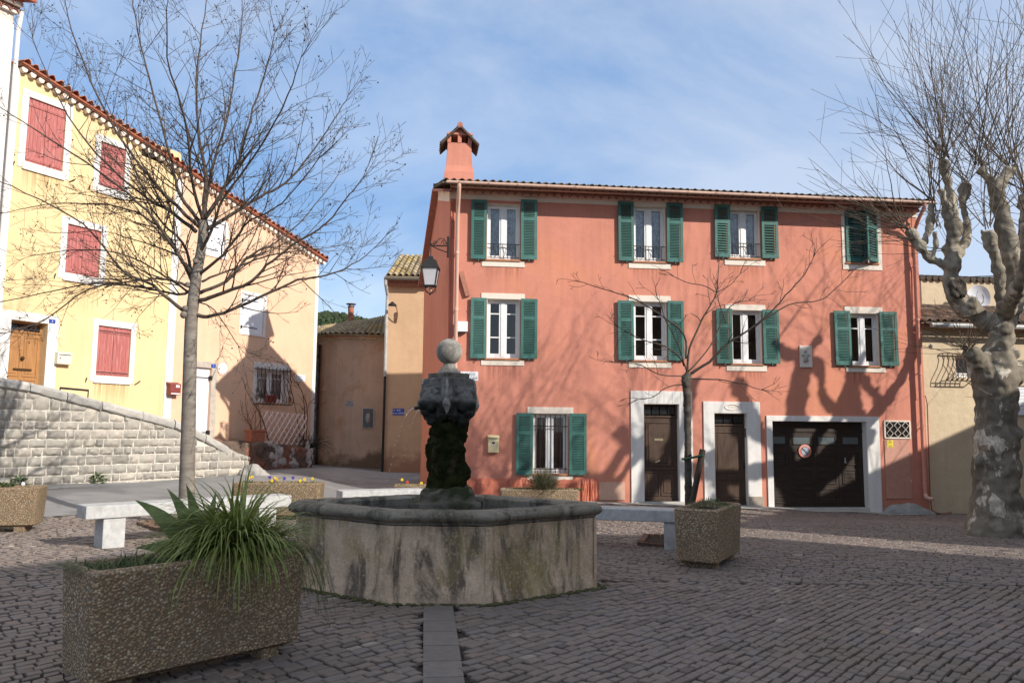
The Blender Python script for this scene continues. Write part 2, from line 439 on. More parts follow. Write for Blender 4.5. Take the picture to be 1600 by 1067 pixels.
M['tile'] = attr_mat('weathered_roof_tile', [(0, (.1, .075, .055)), (.35, (.2, .145, .1)), (.7, (.29, .19, .12)), (1, (.38, .3, .22))], .9, .5, 50, .2, speck=(.06, .05, .045), sscale=14, stain=(.09, .08, .065), stscale=1.5)
M['tile_lichen'] = attr_mat('lichen_roof_tile', [(0, (.22, .17, .11)), (.4, (.36, .28, .18)), (.8, (.46, .38, .27)), (1, (.3, .24, .16))], .9, .5, 50, .2, speck=(.1, .085, .06), sscale=12, stain=(.4, .27, .07), stscale=1.2)
M['tile_red'] = attr_mat('new_roof_tile', [(0, (.34, .1, .05)), (.5, (.48, .17, .09)), (1, (.6, .36, .25))], .85, .4, 50, .2, speck=(.28, .1, .06), sscale=14)
M['tile_loose'] = surf('dark_roof_tile', (.09, .07, .055), (.26, .18, .125), 9, .9, .5, 40, .01)
M['corbel_fill'] = plain('pale_corbel_mortar', (.66, .44, .36), .9, .2)
M['plaster_tile'] = plain('pink_corbel_tile', (.38, .17, .12), .9, .2, var=.15)
M['fountain'] = None
M['setts'] = attr_mat('porphyry_setts', [(0, (.125, .1, .088)), (.25, (.19, .152, .132)), (.5, (.235, .185, .155)), (.7, (.195, .168, .158)), (.88, (.27, .19, .15)), (1, (.36, .3, .25))], .68, .5, 45, .35, speck=(.125, .098, .08), sscale=16, stain=(.165, .13, .1), stscale=.55)
M['joint'] = surf('joint_sand', (.04, .034, .03), (.075, .063, .053), 6, .95, .6, 30, .02, .1)
M['asphalt'] = surf('worn_asphalt', (.2, .195, .19), (.27, .26, .25), 2, .9, .5, 120, .006, .2, c3=(.15, .145, .14), s3=.5, p3=(.5, .6), a3=.7)
M['concrete'] = surf('pale_concrete', (.36, .34, .31), (.46, .44, .4), 3, .9, .4, 50, .01)
M['slab'] = attr_mat('paving_slab', [(0, (.16, .135, .115)), (.5, (.215, .185, .165)), (1, (.19, .155, .13))], .75, .3, 40, .3, speck=(.09, .085, .08), sscale=12)
M['pebble'] = pebbles('exposed_aggregate', (1.6, 1.5, 1.32), 52)
M['pebble_pale'] = pebbles('pale_exposed_aggregate', (1.4, 1.3, 1.1), 62)
M['bench'] = surf('bush_hammered_stone', (.37, .36, .345), (.52, .505, .48), 14, .85, .6, 70, .006, .25, c3=(.26, .25, .235), s3=3.5, p3=(.52, .7), a3=.7)
M['soil'] = surf('potting_soil', (.03, .022, .015), (.07, .05, .035), 12, .95, .8, 40, .03)
M['terracotta'] = plain('terracotta_pot', (.36, .13, .075), .8, .25, var=.2)
M['bark_lime'] = surf('smooth_grey_bark', (.13, .108, .088), (.24, .208, .172), 5, .85, .5, 30, .012, .2, stretch=(1, 1, 3), c3=(.31, .275, .235), s3=2, p3=(.5, .7), a3=.6)
M['twig'] = surf('brown_twig_bark', (.055, .04, .032), (.105, .08, .062), 4, .85, 0)
M['shoot'] = surf('plane_shoot_bark', (.1, .075, .055), (.19, .145, .105), 4, .85, 0)
M['twig_dark'] = surf('dark_twig_bark', (.04, .03, .024), (.075, .058, .045), 4, .85, 0)
M['bark_plane'] = bark('flaking_plane_bark', (.15, .126, .096), (.235, .203, .157), (.55, .49, .4), 5.6, (1, 1, .6), (.11, .095, .075), young=(.4, .35, .27))
M['moss'] = surf('dark_moss', (.008, .01, .004), (.03, .032, .01), 9, .98, 1.0, 26, .05, .05, c3=(.06, .045, .028), s3=4, p3=(.55, .65))
M['mossy_stone'] = surf('mossy_wet_stone', (.07, .06, .045), (.15, .125, .1), 6, .8, .7, 24, .03, .3, c3=(.025, .032, .01), s3=3.5, p3=(.45, .58))
M['blue_plate'] = plain('blue_enamel', (.03, .06, .34), .3, .5, var=.05)
M['white_plate'] = plain('white_enamel', (.75, .76, .78), .3, .5, var=.03)
M['letter_dark'] = plain('dark_lettering', (.04, .05, .09), .5, .3)
M['letter_white'] = plain('white_lettering', (.8, .8, .8), .5, .3)
# ------------------------------------------------------------------ facades
class Facade:
    """vertical wall plane: local x along it, y into the house, z up from z0"""
    def __init__(s, x0, y0, phi, z0):
        s.o = Vector((x0, y0, z0)); s.phi = R(phi)
        s.ux = Vector((math.cos(s.phi), math.sin(s.phi), 0)); s.n = Vector((-math.sin(s.phi), math.cos(s.phi), 0))
    def uv(s, px, py, off=0.0):
        d = ray(px, py); c = Vector((0, 0, CAM_Z))
        q = s.o + s.n * off
        t = (q - c).dot(s.n) / d.dot(s.n)
        p = c + d * t - s.o
        return p.dot(s.ux), p.z
    def rect(s, x0, y0, x1, y1, off=0.0):
        xm, ym = (x0 + x1) / 2, (y0 + y1) / 2
        return s.uv(x0, ym, off)[0], s.uv(xm, y1, off)[1], s.uv(x1, ym, off)[0], s.uv(xm, y0, off)[1]
    def loc(s, p):
        q = p - s.o
        return Vector((q.dot(s.ux), q.dot(s.n), q.z))
    def world(s, x, y, z): return s.o + s.ux * x + s.n * y + Vector((0, 0, z))

def wall_face(mb, x0, x1, z0, top, holes, depth, y=0.0):
    """wall sheet with rectangular openings and their reveals; top = height or list of (x, z)"""
    tp = (lambda x: top) if not hasattr(top, '__len__') else (lambda x: float(np.interp(x, [p[0] for p in top], [p[1] for p in top])))
    xs = sorted({x0, x1} | {h[0] for h in holes} | {h[2] for h in holes} | ({p[0] for p in top if x0 < p[0] < x1} if hasattr(top, '__len__') else set()))
    tmin = min(tp(x) for x in xs)
    zs = sorted({z0} | {h[1] for h in holes} | {h[3] for h in holes})
    zs = [z for z in zs if z < tmin + 99]
    def inside(a, b):
        return any(h[0] - 1e-6 <= a <= h[2] + 1e-6 and h[1] - 1e-6 <= b <= h[3] + 1e-6 for h in holes)
    for i in range(len(xs) - 1):
        for j in range(len(zs)):
            a0, a1, c0 = xs[i], xs[i + 1], zs[j]
            last = j == len(zs) - 1
            if not last:
                c1a = c1b = zs[j + 1]
                if c0 >= min(tp(a0), tp(a1)): continue
                c1a = min(c1a, tp(a0)); c1b = min(c1b, tp(a1))
            else: c1a, c1b = tp(a0), tp(a1)
            if inside((a0 + a1) / 2, (c0 + min(c1a, c1b)) / 2): continue
            mb.quad((a0, y, c0), (a1, y, c0), (a1, y, c1b), (a0, y, c1a))
    for h in holes:
        a0, c0, a1, c1 = h[:4]; d = h[4] if len(h) > 4 else depth
        mb.quad((a0, y, c0), (a0, y, c1), (a0, y + d, c1), (a0, y + d, c0))
        mb.quad((a1, y, c1), (a1, y, c0), (a1, y + d, c0), (a1, y + d, c1))
        mb.quad((a0, y, c1), (a1, y, c1), (a1, y + d, c1), (a0, y + d, c1))
        mb.quad((a1, y, c0), (a0, y, c0), (a0, y + d, c0), (a1, y + d, c0))

def tiles(name, E, Rr, ncol, ncourse, mat, parent, amp=.045, lift=.022, seg=6, jit=.012, deck=True, rnd=None):
    """rows of barrel tiles between an eave line E and a ridge line R (lists of points, resampled)"""
    rr = rnd or random
    def resample(P, n):
        P = [Vector(p) for p in P]
        L = [0]
        for a, b in zip(P, P[1:]): L.append(L[-1] + (b - a).length)
        out = []
        for i in range(n + 1):
            s = L[-1] * i / n
            k = 0
            while k < len(L) - 2 and L[k + 1] < s: k += 1
            f = (s - L[k]) / max(1e-9, L[k + 1] - L[k])
            out.append(P[k].lerp(P[k + 1], f))
        return out
    E = resample(E, ncol); Q = resample(Rr, ncol)
    mb = MB(); vals = []
    for i in range(ncol):
        for j in range(ncourse):
            s0, s1 = j / ncourse, (j + 1.12) / ncourse
            if s1 > 1: s1 = 1
            a0 = E[i].lerp(Q[i], s0); b0 = E[i + 1].lerp(Q[i + 1], s0)
            a1 = E[i].lerp(Q[i], s1); b1 = E[i + 1].lerp(Q[i + 1], s1)
            up = (b0 - a0).cross(a1 - a0)
            if up.length < 1e-9: continue
            up.normalize()
            if up.z < 0: up = -up
            w = (b0 - a0).length; A = min(amp, w * .45) if w > .02 else 0
            jl = rr.uniform(-jit, jit); jw = rr.uniform(-.06, .06)
            base = len(mb.v); val = rr.random()
            along = (a1 - a0).normalized() * jl
            for (a, b, h) in ((a0, b0, lift), (a1, b1, 0.0)):
                for k in range(seg + 1):
                    t = k / seg
                    tt = .5 + (t - .5) * .86 + jw * .3
                    z = math.sin(math.pi * t) * A
                    mb.v.append(tuple(a.lerp(b, tt) + up * (z + h) + (along if h else Vector((0, 0, 0)))))
            for k in range(seg):
                mb.f.append((base + k, base + k + 1, base + seg + 2 + k, base + seg + 1 + k))
            vals += [val] * (2 * (seg + 1))
            # thickness of the lower end
            b2 = len(mb.v)
            for k in range(seg + 1):
                p = Vector(mb.v[base + k]); mb.v.append(tuple(p)); 
            for k in range(seg + 1):
                p = Vector(mb.v[base + k]); mb.v.append(tuple(p - up * .018))
            for k in range(seg):
                mb.f.append((b2 + k + 1, b2 + k, b2 + seg + 1 + k, b2 + seg + 2 + k))
            vals += [val] * (2 * (seg + 1))
    if deck:
        b = len(mb.v)
        for i in range(ncol + 1):
            mb.v.append(tuple(E[i] - Vector((0, 0, .004)))); mb.v.append(tuple(Q[i] - Vector((0, 0, .004))))
        for i in range(ncol): mb.f.append((b + 2 * i, b + 2 * i + 2, b + 2 * i + 3, b + 2 * i + 1))
        b2 = len(mb.v)
        for i in range(ncol + 1):
            mb.v.append(tuple(E[i] - Vector((0, 0, .05)))); mb.v.append(tuple(Q[i] - Vector((0, 0, .05))))
        for i in range(ncol):
            mb.f.append((b2 + 2 * i + 1, b2 + 2 * i + 3, b2 + 2 * i + 2, b2 + 2 * i))
            mb.f.append((b + 2 * i, b2 + 2 * i, b2 + 2 * i + 2, b + 2 * i + 2))
        mb.f.append((b, b + 1, b2 + 1, b2)); e = 2 * ncol; mb.f.append((b + e, b2 + e, b2 + e + 1, b + e + 1))
        vals += [.1] * (4 * (ncol + 1))
    o = mb.build(name, mat, parent, smooth=False)
    at_ = o.data.attributes.new('rnd', 'FLOAT', 'POINT'); at_.data.foreach_set('value', vals)
    return o

def genoise(name, x0, x1, z_top, rows, parent, mat, mat_fill, pitch=.2, row_h=.115, out=.13, y0=0.0):
    """tile corbel under the eaves: rows of upturned arches stepping outwards, lowest row nearest the wall"""
    mb = MB(); fl = MB()
    n = max(2, round((x1 - x0) / pitch)); w = (x1 - x0) / n
    for r in range(rows):
        zb = z_top - (rows - r) * row_h; yo = -(r + 1) * out
        fl.box(x0, yo + .05, zb, x1, y0 + .02, zb + row_h - .002)
        mb.box(x0, yo - .005, zb + row_h - .022, x1, y0 + .012, zb + row_h - .0005)
        for i in range(n):
            c = x0 + (i + .5) * w; ro = w * .5; ri = w * .5 - .017; k = 6; b = len(mb.v)
            sc = (row_h - .024) / ro
            for yy in (yo, yo + .06):
                for rad in (ro, ri):
                    for j in range(k + 1):
                        a = math.pi * j / k
                        mb.v.append((c - math.cos(a) * rad, yy, zb + math.sin(a) * rad * sc))
            S = k + 1
            for j in range(k):
                mb.f.append((b + j, b + j + 1, b + S + j + 1, b + S + j))
                mb.f.append((b + S + j, b + S + j + 1, b + 3 * S + j + 1, b + 3 * S + j))
                mb.f.append((b + j + 1, b + j, b + 2 * S + j, b + 2 * S + j + 1))
    g = mb.build(name, mat, parent)
    fl.build('mortar_fill', mat_fill, g)
    return g

def add_window(parent, rc, y=.13, transoms=(), curtain=False, rail=None, sill=None, double=True, mats=None, fd=.05, fw=.055, bars=None, frame_mat=None):
    x0, z0, x1, z1 = rc
    f = MB(); g = MB()
    fm = frame_mat or M['frame']
    f.box(x0, y, z0, x0 + fw, y + fd, z1); f.box(x1 - fw, y, z0, x1, y + fd, z1)
    f.box(x0 + fw, y, z1 - fw, x1 - fw, y + fd, z1); f.box(x0 + fw, y, z0, x1 - fw, y + fd, z0 + fw)
    cells = [(x0 + fw, x1 - fw)]
    if double:
        c = (x0 + x1) / 2; f.box(c - .055, y - .012, z0 + fw, c + .055, y + fd, z1 - fw)
        cells = [(x0 + fw, c - .055), (c + .055, x1 - fw)]
    for a, b in cells:
        cw = .045
        f.box(a, y + .004, z0 + fw, a + cw, y + fd - .004, z1 - fw); f.box(b - cw, y + .004, z0 + fw, b, y + fd - .004, z1 - fw)
        f.box(a + cw, y + .004, z1 - fw - cw, b - cw, y + fd - .004, z1 - fw); f.box(a + cw, y + .004, z0 + fw, b - cw, y + fd - .004, z0 + fw + cw + .03)
        for t in transoms:
            zz = z0 + (z1 - z0) * t
            f.box(a + cw, y + .008, zz - .016, b - cw, y + fd - .008, zz + .016)
        g.quad((a + cw, y + .03, z0 + fw), (b - cw, y + .03, z0 + fw), (b - cw, y + .03, z1 - fw - cw), (a + cw, y + .03, z1 - fw - cw))
    w = f.build('window', fm, parent, bevel=.004)
    g.build('pane', M['glass'], w)
    if curtain:
        cm = MB()
        for a, b in cells:
            n = 18; base = len(cm.v); ph = random.uniform(0, 6)
            for i in range(n + 1):
                xx = a + (b - a) * i / n; yy = y + .1 + .018 * math.sin(i * 1.9 + ph) + .01 * math.sin(i * .7)
                cm.v.append((xx, yy, z0 + .06)); cm.v.append((xx + .01 * math.sin(i), yy, z1 - .05))
            for i in range(n): cm.f.append((base + 2 * i, base + 2 * i + 2, base + 2 * i + 3, base + 2 * i + 1))
        cm.build('curtain', M['lace'], w, smooth=True)
    if rail:
        r = MB(); zt = z0 + rail; zb = z0 + .06
        r.box(x0, .02, zt - .018, x1, .045, zt); r.box(x0, .025, zb - .008, x1, .04, zb + .008)
        n = 8
        for i in range(1, n):
            xx = x0 + (x1 - x0) * i / n
            if i % 2: r.tube([(xx, .03, zb), (xx, .03, zt)], .008, 4)
            else:
                pts = [(xx + .035 * math.sin(k / 8 * 2 * math.pi), .03, zb + (zt - zb) * k / 8) for k in range(9)]
                r.tube(pts, .007, 4)
        r.build('balustrade', M['iron'], w)
    if bars:
        r = MB()
        for i in range(bars):
            xx = x0 + (x1 - x0) * (i + .5) / bars
            r.tube([(xx, .035, z0 + .02), (xx, .035, z1 - .02)], .009, 5)
        for zz in (z0 + .12, z1 - .32): r.box(x0 - .02, .028, zz - .012, x1 + .02, .042, zz + .012)
        r.build('window_bars', M['iron'], w)
    if sill:
        s = MB(); sx0, sz0, sx1, sz1 = sill
        s.box(sx0, -.05, sz1 - .05, sx1, .1, sz1)
        s.build('sill', M['brick_sill'], w, bevel=.006)
    return w

def add_shutter(parent, rc, y=-.085, mat=None, pitch=.042, tilt=38, leaf_t=.036, hook=True, split=.33, rot=None, hinge=None):
    x0, z0, x1, z1 = rc
    mat = mat or M['green']
    mb = MB(); sw = .07
    W = x1 - x0; H = z1 - z0
    ox, oz = x0, z0
    mb.box(0, 0, 0, sw, leaf_t, H); mb.box(W - sw, 0, 0, W, leaf_t, H)
    zr = H * (1 - split)
    for a, b in ((0, .1), (zr - .04, zr + .04), (H - .085, H)): mb.box(sw, .001, a, W - sw, leaf_t - .001, b)
    ca, sa = math.cos(R(tilt)), math.sin(R(tilt))
    for a, b in ((.1, zr - .04), (zr + .04, H - .085)):
        n = max(2, round((b - a) / pitch))
        for i in range(n):
            zz = a + (i + .5) * (b - a) / n; c = leaf_t / 2
            hd, hz = max(.021, pitch * .47) * ca, max(.021, pitch * .47) * sa
            t = .0045
            mb.add([(sw, c - hd, zz - hz - t), (W - sw, c - hd, zz - hz - t), (W - sw, c + hd, zz + hz - t), (sw, c + hd, zz + hz - t),
                    (sw, c - hd, zz - hz + t), (W - sw, c - hd, zz - hz + t), (W - sw, c + hd, zz + hz + t), (sw, c + hd, zz + hz + t)],
                   [(0, 3, 2, 1), (4, 5, 6, 7), (0, 1, 5, 4), (1, 2, 6, 5), (2, 3, 7, 6), (3, 0, 4, 7)])
    o = mb.build('shutter', mat, parent, loc=(ox, y, oz))
    if rot:
        o.rotation_euler = (0, 0, R(rot))
        if hinge == 'right':
            o.location = (x1 - W * math.cos(R(rot)), y - W * math.sin(R(rot)), oz)
    if hook:
        hk = MB(); hx = W * .5
        hk.bar((hx, leaf_t, -.03), (hx, leaf_t + .05, -.03), .012, .012); hk.bar((hx, -.012, -.055), (hx, -.012, .03), .02, .008, up=(0, 1, 0)); hk.bar((hx, -.012, -.03), (hx, leaf_t, -.03), .012, .012)
        hk.build('shutter_dog', mat, o)
    for zz in (H * .12, H * .82):
        hk = MB(); hk.box(-.012, -.004, zz - .02, .09, -.0005, zz + .02); hk.build('hinge', mat, o)
    return o

# ------------------------------------------------------------------ the coral house
FR = Facade((699 - CX) / FPX * 20.0, 20.0, 6.5, -.25)
house = thing('house', 'three-storey coral pink house with green shutters and a dark garage door', 'house', FR.o, FR.phi)
U1 = FR.uv(1442, 560)[0]
ZE = FR.uv(740, 300)[1]                       # wall head
print('coral house width', U1, 'wall head', ZE)
SL = FR.loc(Vector((-2.74, 24.5, 0)))         # rear left corner
RL = FR.loc(Vector((-2.10, 22.0, 8.22)))      # ridge, left end
ZR = FR.loc(Vector((0, 0, 8.22))).z; ZB = FR.loc(Vector((0, 0, 6.0))).z
depth_r, depth_b = RL.y, SL.y

rW = dict(W1=(761, 319, 812.5, 406), W2=(760.5, 467.5, 812.5, 560), W3=(832.5, 646, 887.5, 740), W4=(989.5, 322, 1040, 409), W5=(1138.6, 327, 1187.5, 404),
          W6=(989.5, 471.5, 1042, 563), W7=(1142.5, 485, 1190.5, 568.5), W8=(1320, 330, 1370, 411), W9=(1328, 490, 1373.5, 571.5))
D1 = FR.rect(1005.4, 630.5, 1062, 783); D2 = FR.rect(1116, 645, 1168.5, 789); DG = FR.rect(1207, 657.7, 1356, 794)
holes = [FR.rect(*r) for r in rW.values()]
holes = [h + (.2,) for h in holes] + [D1 + (.22,), D2 + (.22,), DG + (.3,)]
wm = MB()
wall_face(wm, 0, U1, -1.2, ZE, holes, .2)
# gable wall on the left, rear and right walls
wm.add([(SL.x, SL.y, -1), (0, 0, -1), (0, 0, ZE), (RL.x, RL.y, ZR), (SL.x, SL.y, ZB)], [(0, 1, 2, 3, 4)])
wm.add([(U1, 0, -1.2), (U1, SL.y, -1.2), (U1, SL.y, ZB), (U1, RL.y, ZR), (U1, 0, ZE)], [(0, 1, 2, 3, 4)])
wm.quad((U1, SL.y, -1.2), (SL.x, SL.y, -1.2), (SL.x, SL.y, ZB), (U1, SL.y, ZB))
# floors inside, so that storeys stay dark behind the panes
for zf in (FR.uv(1000, 600)[1], FR.uv(1000, 440)[1]):
    wm.quad((0.02, .05, zf), (U1 - .02, .05, zf), (U1 - .02, SL.y - .1, zf), (SL.x + .1, SL.y - .1, zf))
wm.quad((0, .9, -1), (U1, .9, -1), (U1, .9, FR.uv(1000, 600)[1]), (0, .9, FR.uv(1000, 600)[1]))
wm.build('wall', M['red'], house)

# roof of barrel tiles
ov = .62
zt = ZE + .22
E = [(-.22, -ov, zt - .16), (U1 + .2, -ov, zt - .16)]
Rg = [(RL.x - .16, RL.y, ZR + .12), (U1 + .2, RL.y, ZR + .12)]
roof = tiles('roof', E, Rg, 68, 9, M['tile'], house, amp=.06, lift=.03, jit=.035)
tiles('rear_slope', [(U1 + .2, SL.y + .2, ZB - .02), (SL.x - .2, SL.y + .2, ZB - .02)], [(U1 + .2, RL.y, ZR + .12), (RL.x - .16, RL.y, ZR + .12)], 62, 8, M['tile'], roof)
rt = MB()
for i in range(34):
    x = RL.x - .16 + (U1 + .36 - RL.x) * i / 34
    rt.tube([(x, RL.y, ZR + .12), (x + (U1 + .36 - RL.x) / 34 * 1.1, RL.y, ZR + .14)], .085, 8)
rt.build('ridge_tiles', M['tile_loose'], roof)
# a low clump of displaced tiles near the right part of the roof edge
ct = MB()
qx = FR.uv(1232, 291)[0]
for i in range(7):
    x = qx + .17 * (i - 3); ct.tube([(x, RL.y - .25, ZR + .14 + .03 * (i % 2)), (x + .03, RL.y + .2, ZR + .17)], .09, 8)
ct.tube([(qx - .55, RL.y, ZR + .22), (qx + .5, RL.y, ZR + .24)], .08, 8)
ct.build('loose_tiles', M['tile_loose'], roof)

# corbel, cornice band, gutter, pipes
zc1 = FR.uv(740, 303)[1]; zc0 = FR.uv(740, 312)[1]
genoise('corbel', 0.0, U1, zc1 + .215, 2, house, M['plaster_tile'], M['corbel_fill'], .205, .125, .17)
cb = MB(); cb.box(0.0, -.022, zc0, U1, .0 - .001, zc1); cb.build('cornice_band', M['cream'], house, bevel=.006)
sb = MB()   # the pale band climbs the gable verge
n_ = Vector((-SL.y, SL.x, 0)).normalized()
side = Vector((RL.x, RL.y, 0))
nl = Vector((-1, 0, 0))
for (p, q_) in (((0, 0, ZE - .02), (RL.x, RL.y, ZR - .02)),):
    a = Vector(p); b = Vector(q_)
    sb.add([a + nl * .02 - Vector((0, 0, .26)), b + nl * .02 - Vector((0, 0, .26)), b + nl * .02, a + nl * .02, a - Vector((0, 0, .26)), b - Vector((0, 0, .26)), b, a],
           [(0, 1, 2, 3), (7, 6, 5, 4), (0, 4, 5, 1), (3, 2, 6, 7), (0, 3, 7, 4), (1, 5, 6, 2)])
sb.build('verge_band', M['cream'], house)
vg = MB()
for (p, q_) in (((0 - .02, -.5, ZE - .14), (RL.x, RL.y, ZR + .02)), ((RL.x, RL.y, ZR + .02), (SL.x, SL.y + .15, ZB - .06))):
    vg.bar(Vector(p) + Vector((-.09, 0, 0)), Vector(q_) + Vector((-.09, 0, 0)), .2, .07)
vg.build('verge_board', M['plaster_tile'], house)
gu = MB()
gzz = zt - .16 - .035
gu.tube([(-.12, -ov - .06, gzz), (U1 + .12, -ov - .06, gzz)], .04, 10)
for i in range(18):
    x = .2 + i * (U1 - .3) / 17
    gu.bar((x, -ov - .125, gzz), (x, -ov + .1, gzz + .06), .02, .008)
gu.build('gutter', plain('faded_gutter', (.5, .33, .25), .6, .35, var=.12), house, smooth=True, angle=40)
def downpipe(name, px_t, px_b, py_b, mat, x_off=0):
    xt = FR.uv(px_t, 420)[0]; zb = FR.uv(px_b, py_b)[1]
    p = MB()
    p.tube([(xt, -ov - .04, gzz - .03), (xt, -ov - .04, gzz - .12), (xt, -.35, gzz - .42), (xt, -.13, gzz - .75), (xt, -.13, zb)], .052, 10)
    for z in np.arange(zb + .25, gzz - 1, 1.45): p.tube([(xt, -.13, z), (xt, -.13, z + .06)], .062, 10); p.bar((xt, -.13, z + .03), (xt, .01, z + .03), .015, .02)
    return p.build(name, mat, house, smooth=True, angle=40)
downpipe('downpipe', 713.5, 713, 775, M['pipe'])
dp = downpipe('downpipe', 1425, 1435, 772, plain('coral_painted_pipe', (.58, .25, .18), .5, .4, var=.06))
xt = FR.uv(1425, 420)[0]; zb = FR.uv(1435, 772)[1]
bt = MB(); bt.tube([(xt, -.13, zb + .02), (xt, -.14, zb - .06), (xt + .06, -.2, zb - .1), (xt + .14, -.24, zb - .1)], .055, 8); bt.build('pipe_shoe', M['pipe'], dp, smooth=True)
cd = MB()
x1_ = FR.uv(1437, 420)[0]
cd.tube([FR.loc(at(*p, 21.35)) for p in ((1424, 338), (1425, 400), (1432, 420), (1433, 520), (1436, 590), (1438, 622), (1446, 618), (1449, 632), (1451, 700), (1453, 770), (1456, 797), (1470, 803), (1485, 800), (1498, 812))], .016, 5)
cd.build('cable', plain('red_cable', (.3, .1, .07), .6, .3), house)
cd = MB()
xc = FR.uv(703.5, 420)[0]
cd.tube([(xc, -.02, FR.uv(703, 316)[1]), (xc, -.02, FR.uv(703, 560)[1])], .022, 6)
cd.tube([(xc + .07, -.02, FR.uv(703, 312)[1]), (xc + .07, -.02, FR.uv(703, 372)[1])], .012, 5)
cd.build('conduit', M['red_trim'], house)

# chimney on the front slope
ch = MB()
c0 = FR.loc(at(697, 275, 20.9)); c1 = FR.loc(at(738, 275, 20.9))
zc_t = FR.loc(at(717, 222, 20.9)).z; cx0, cx1, cyf = c0.x, c1.x, c0.y
zb_ = c0.z - .5
w2 = (cx1 - cx0)
prof = [(zb_, .05), (c0.z + .12, .045), (c0.z + .3, .0), (zc_t, -.035)]
rings = []
for z, e in prof:
    rings.append([(cx0 - e, cyf - e, z), (cx1 + e, cyf - e, z), (cx1 + e, cyf + w2 + e, z), (cx0 - e, cyf + w2 + e, z)])
for ring in rings: ch.v += ring
for i in range(len(rings) - 1):
    for k in range(4): ch.f.append((i * 4 + k, i * 4 + (k + 1) % 4, i * 4 + 4 + (k + 1) % 4, i * 4 + 4 + k))
ch.f.append((12, 13, 14, 15))
xm = (cx0 + cx1) / 2
# pierced head: piers between smoke openings
zt0 = zc_t; zt1 = zc_t + .22; e = -.035
X0, X1, Y0, Y1 = cx0 + .02, cx1 - .02, cyf + .02, cyf + w2 - .02
for xx in (X0, xm - .05, X1 - .1):
    for yy in (Y0, Y1 - .1): ch.box(xx, yy, zt0, xx + .1, yy + .1, zt1)
for yy in ((Y0 + Y1) / 2 - .05,):
    for xx in (X0, X1 - .1): ch.box(xx, yy, zt0, xx + .1, yy + .1, zt1)
ch.box(X0 - .02, Y0 - .02, zt1, X1 + .02, Y1 + .02, zt1 + .05)
ch.add([(X0, Y0, zt1 + .05), (X1, Y0, zt1 + .05), (xm, Y0, zt1 + .17), (X0, Y1, zt1 + .05), (X1, Y1, zt1 + .05), (xm, Y1, zt1 + .17)], [(0, 1, 2), (5, 4, 3), (0, 2, 5, 3), (1, 4, 5, 2)])
cho = ch.build('chimney', M['red'], house)
cp = MB()
for sgn in (-1, 1):
    a = Vector((xm, (Y0 + Y1) / 2, zt1 + .21)); b = Vector((xm + sgn * (w2 / 2 + .16), (Y0 + Y1) / 2, zt1 - .3))
    cp.bar(a, b, w2 + .16, .04, up=(0, 1, 0)) if False else None
    d = b - a; L = d.length; x = d / L; y = Vector((0, 1, 0)); z = x.cross(y)
    M4 = Matrix((x, y, z)).transposed().to_4x4(); M4.translation = (a + b) / 2
    cp.obox(M4, L, w2 + .2, .035)
    for k in range(5):
        yy = Y0 - .08 + (w2 + .12) * (k + .5) / 5
        cp.tube([a + Vector((0, yy - a.y, .03)), b + Vector((0, yy - b.y, .03))], .05, 6)
cp.build('chimney_cap', plain('dark_cap_tile', (.09, .06, .045), .9, .2, var=.4), cho)
rd = MB(); rd.tube([(xm, Y0 - .12, zt1 + .24), (xm, Y1 + .12, zt1 + .24)], .08, 8); rd.build('cap_ridge_tile', M['plaster_tile'], cho, smooth=True, angle=40)

# windows, shutters, pale lintels and sills
M['stain_red'] = run_stain('rain_run', (.3, .12, .09), .22)
M['stain_yellow'] = run_stain('rain_run_ochre', (.42, .27, .12), .32)
def wh(k): return FR.rect(*rW[k])
wnd = {}
T3 = (.36, .76)
sills = dict(W1=(752.5, 406, 820, 417), W2=(751.5, 560, 819, 571), W3=(824, 740, 895, 752), W4=(982, 409, 1048, 420), W5=(1132, 404, 1195.6, 415), W6=(982, 563, 1048.6, 574.5), W7=(1135, 568.5, 1198, 579.8), W9=(1321.7, 571.5, 1384, 581.5))
lint = dict(W2=(752, 458.6, 820, 467.3), W3=(824, 636, 895.5, 645.8), W6=(982, 462, 1047.5, 471.3), W7=(1133, 476, 1195.6, 484.8), W9=(1319, 479.7, 1378.3, 489.8))
for k in rW:
    if k == 'W8': continue
    s = FR.rect(*sills[k]); h = wh(k)
    sl = (h[0] + .0, h[1] - .01, h[2], h[1] + .04)
    wnd[k] = add_window(house, h, transoms=T3 if k in ('W2', 'W6') else ((.72,) if k == 'W9' else ()), curtain=k in ('W1', 'W4', 'W5'), rail=.42 if k in ('W1', 'W4', 'W5') else None,
                        sill=(h[0] - .06, 0, h[2] + .02, h[1] + .005), bars=7 if k == 'W3' else None)
    b = MB(); b.box(s[0], -.02, s[1], s[2], -.001, h[1] - .045); b.build('sill_band', M['cream'], house, bevel=.004)
    st_ = MB(); a_ = random.uniform(.5, .95); st_.box(s[0] + .02, -.0025, s[1] - a_, s[2] - .02, -.0015, s[1] + .001); st_.build('rain_stain', M['stain_red'], wnd[k])
    if k in lint:
        l = FR.rect(*lint[k]); b = MB(); b.box(l[0], -.02, h[3] + .0, l[2], -.001, l[3]); b.build('lintel', M['cream'], house, bevel=.004)
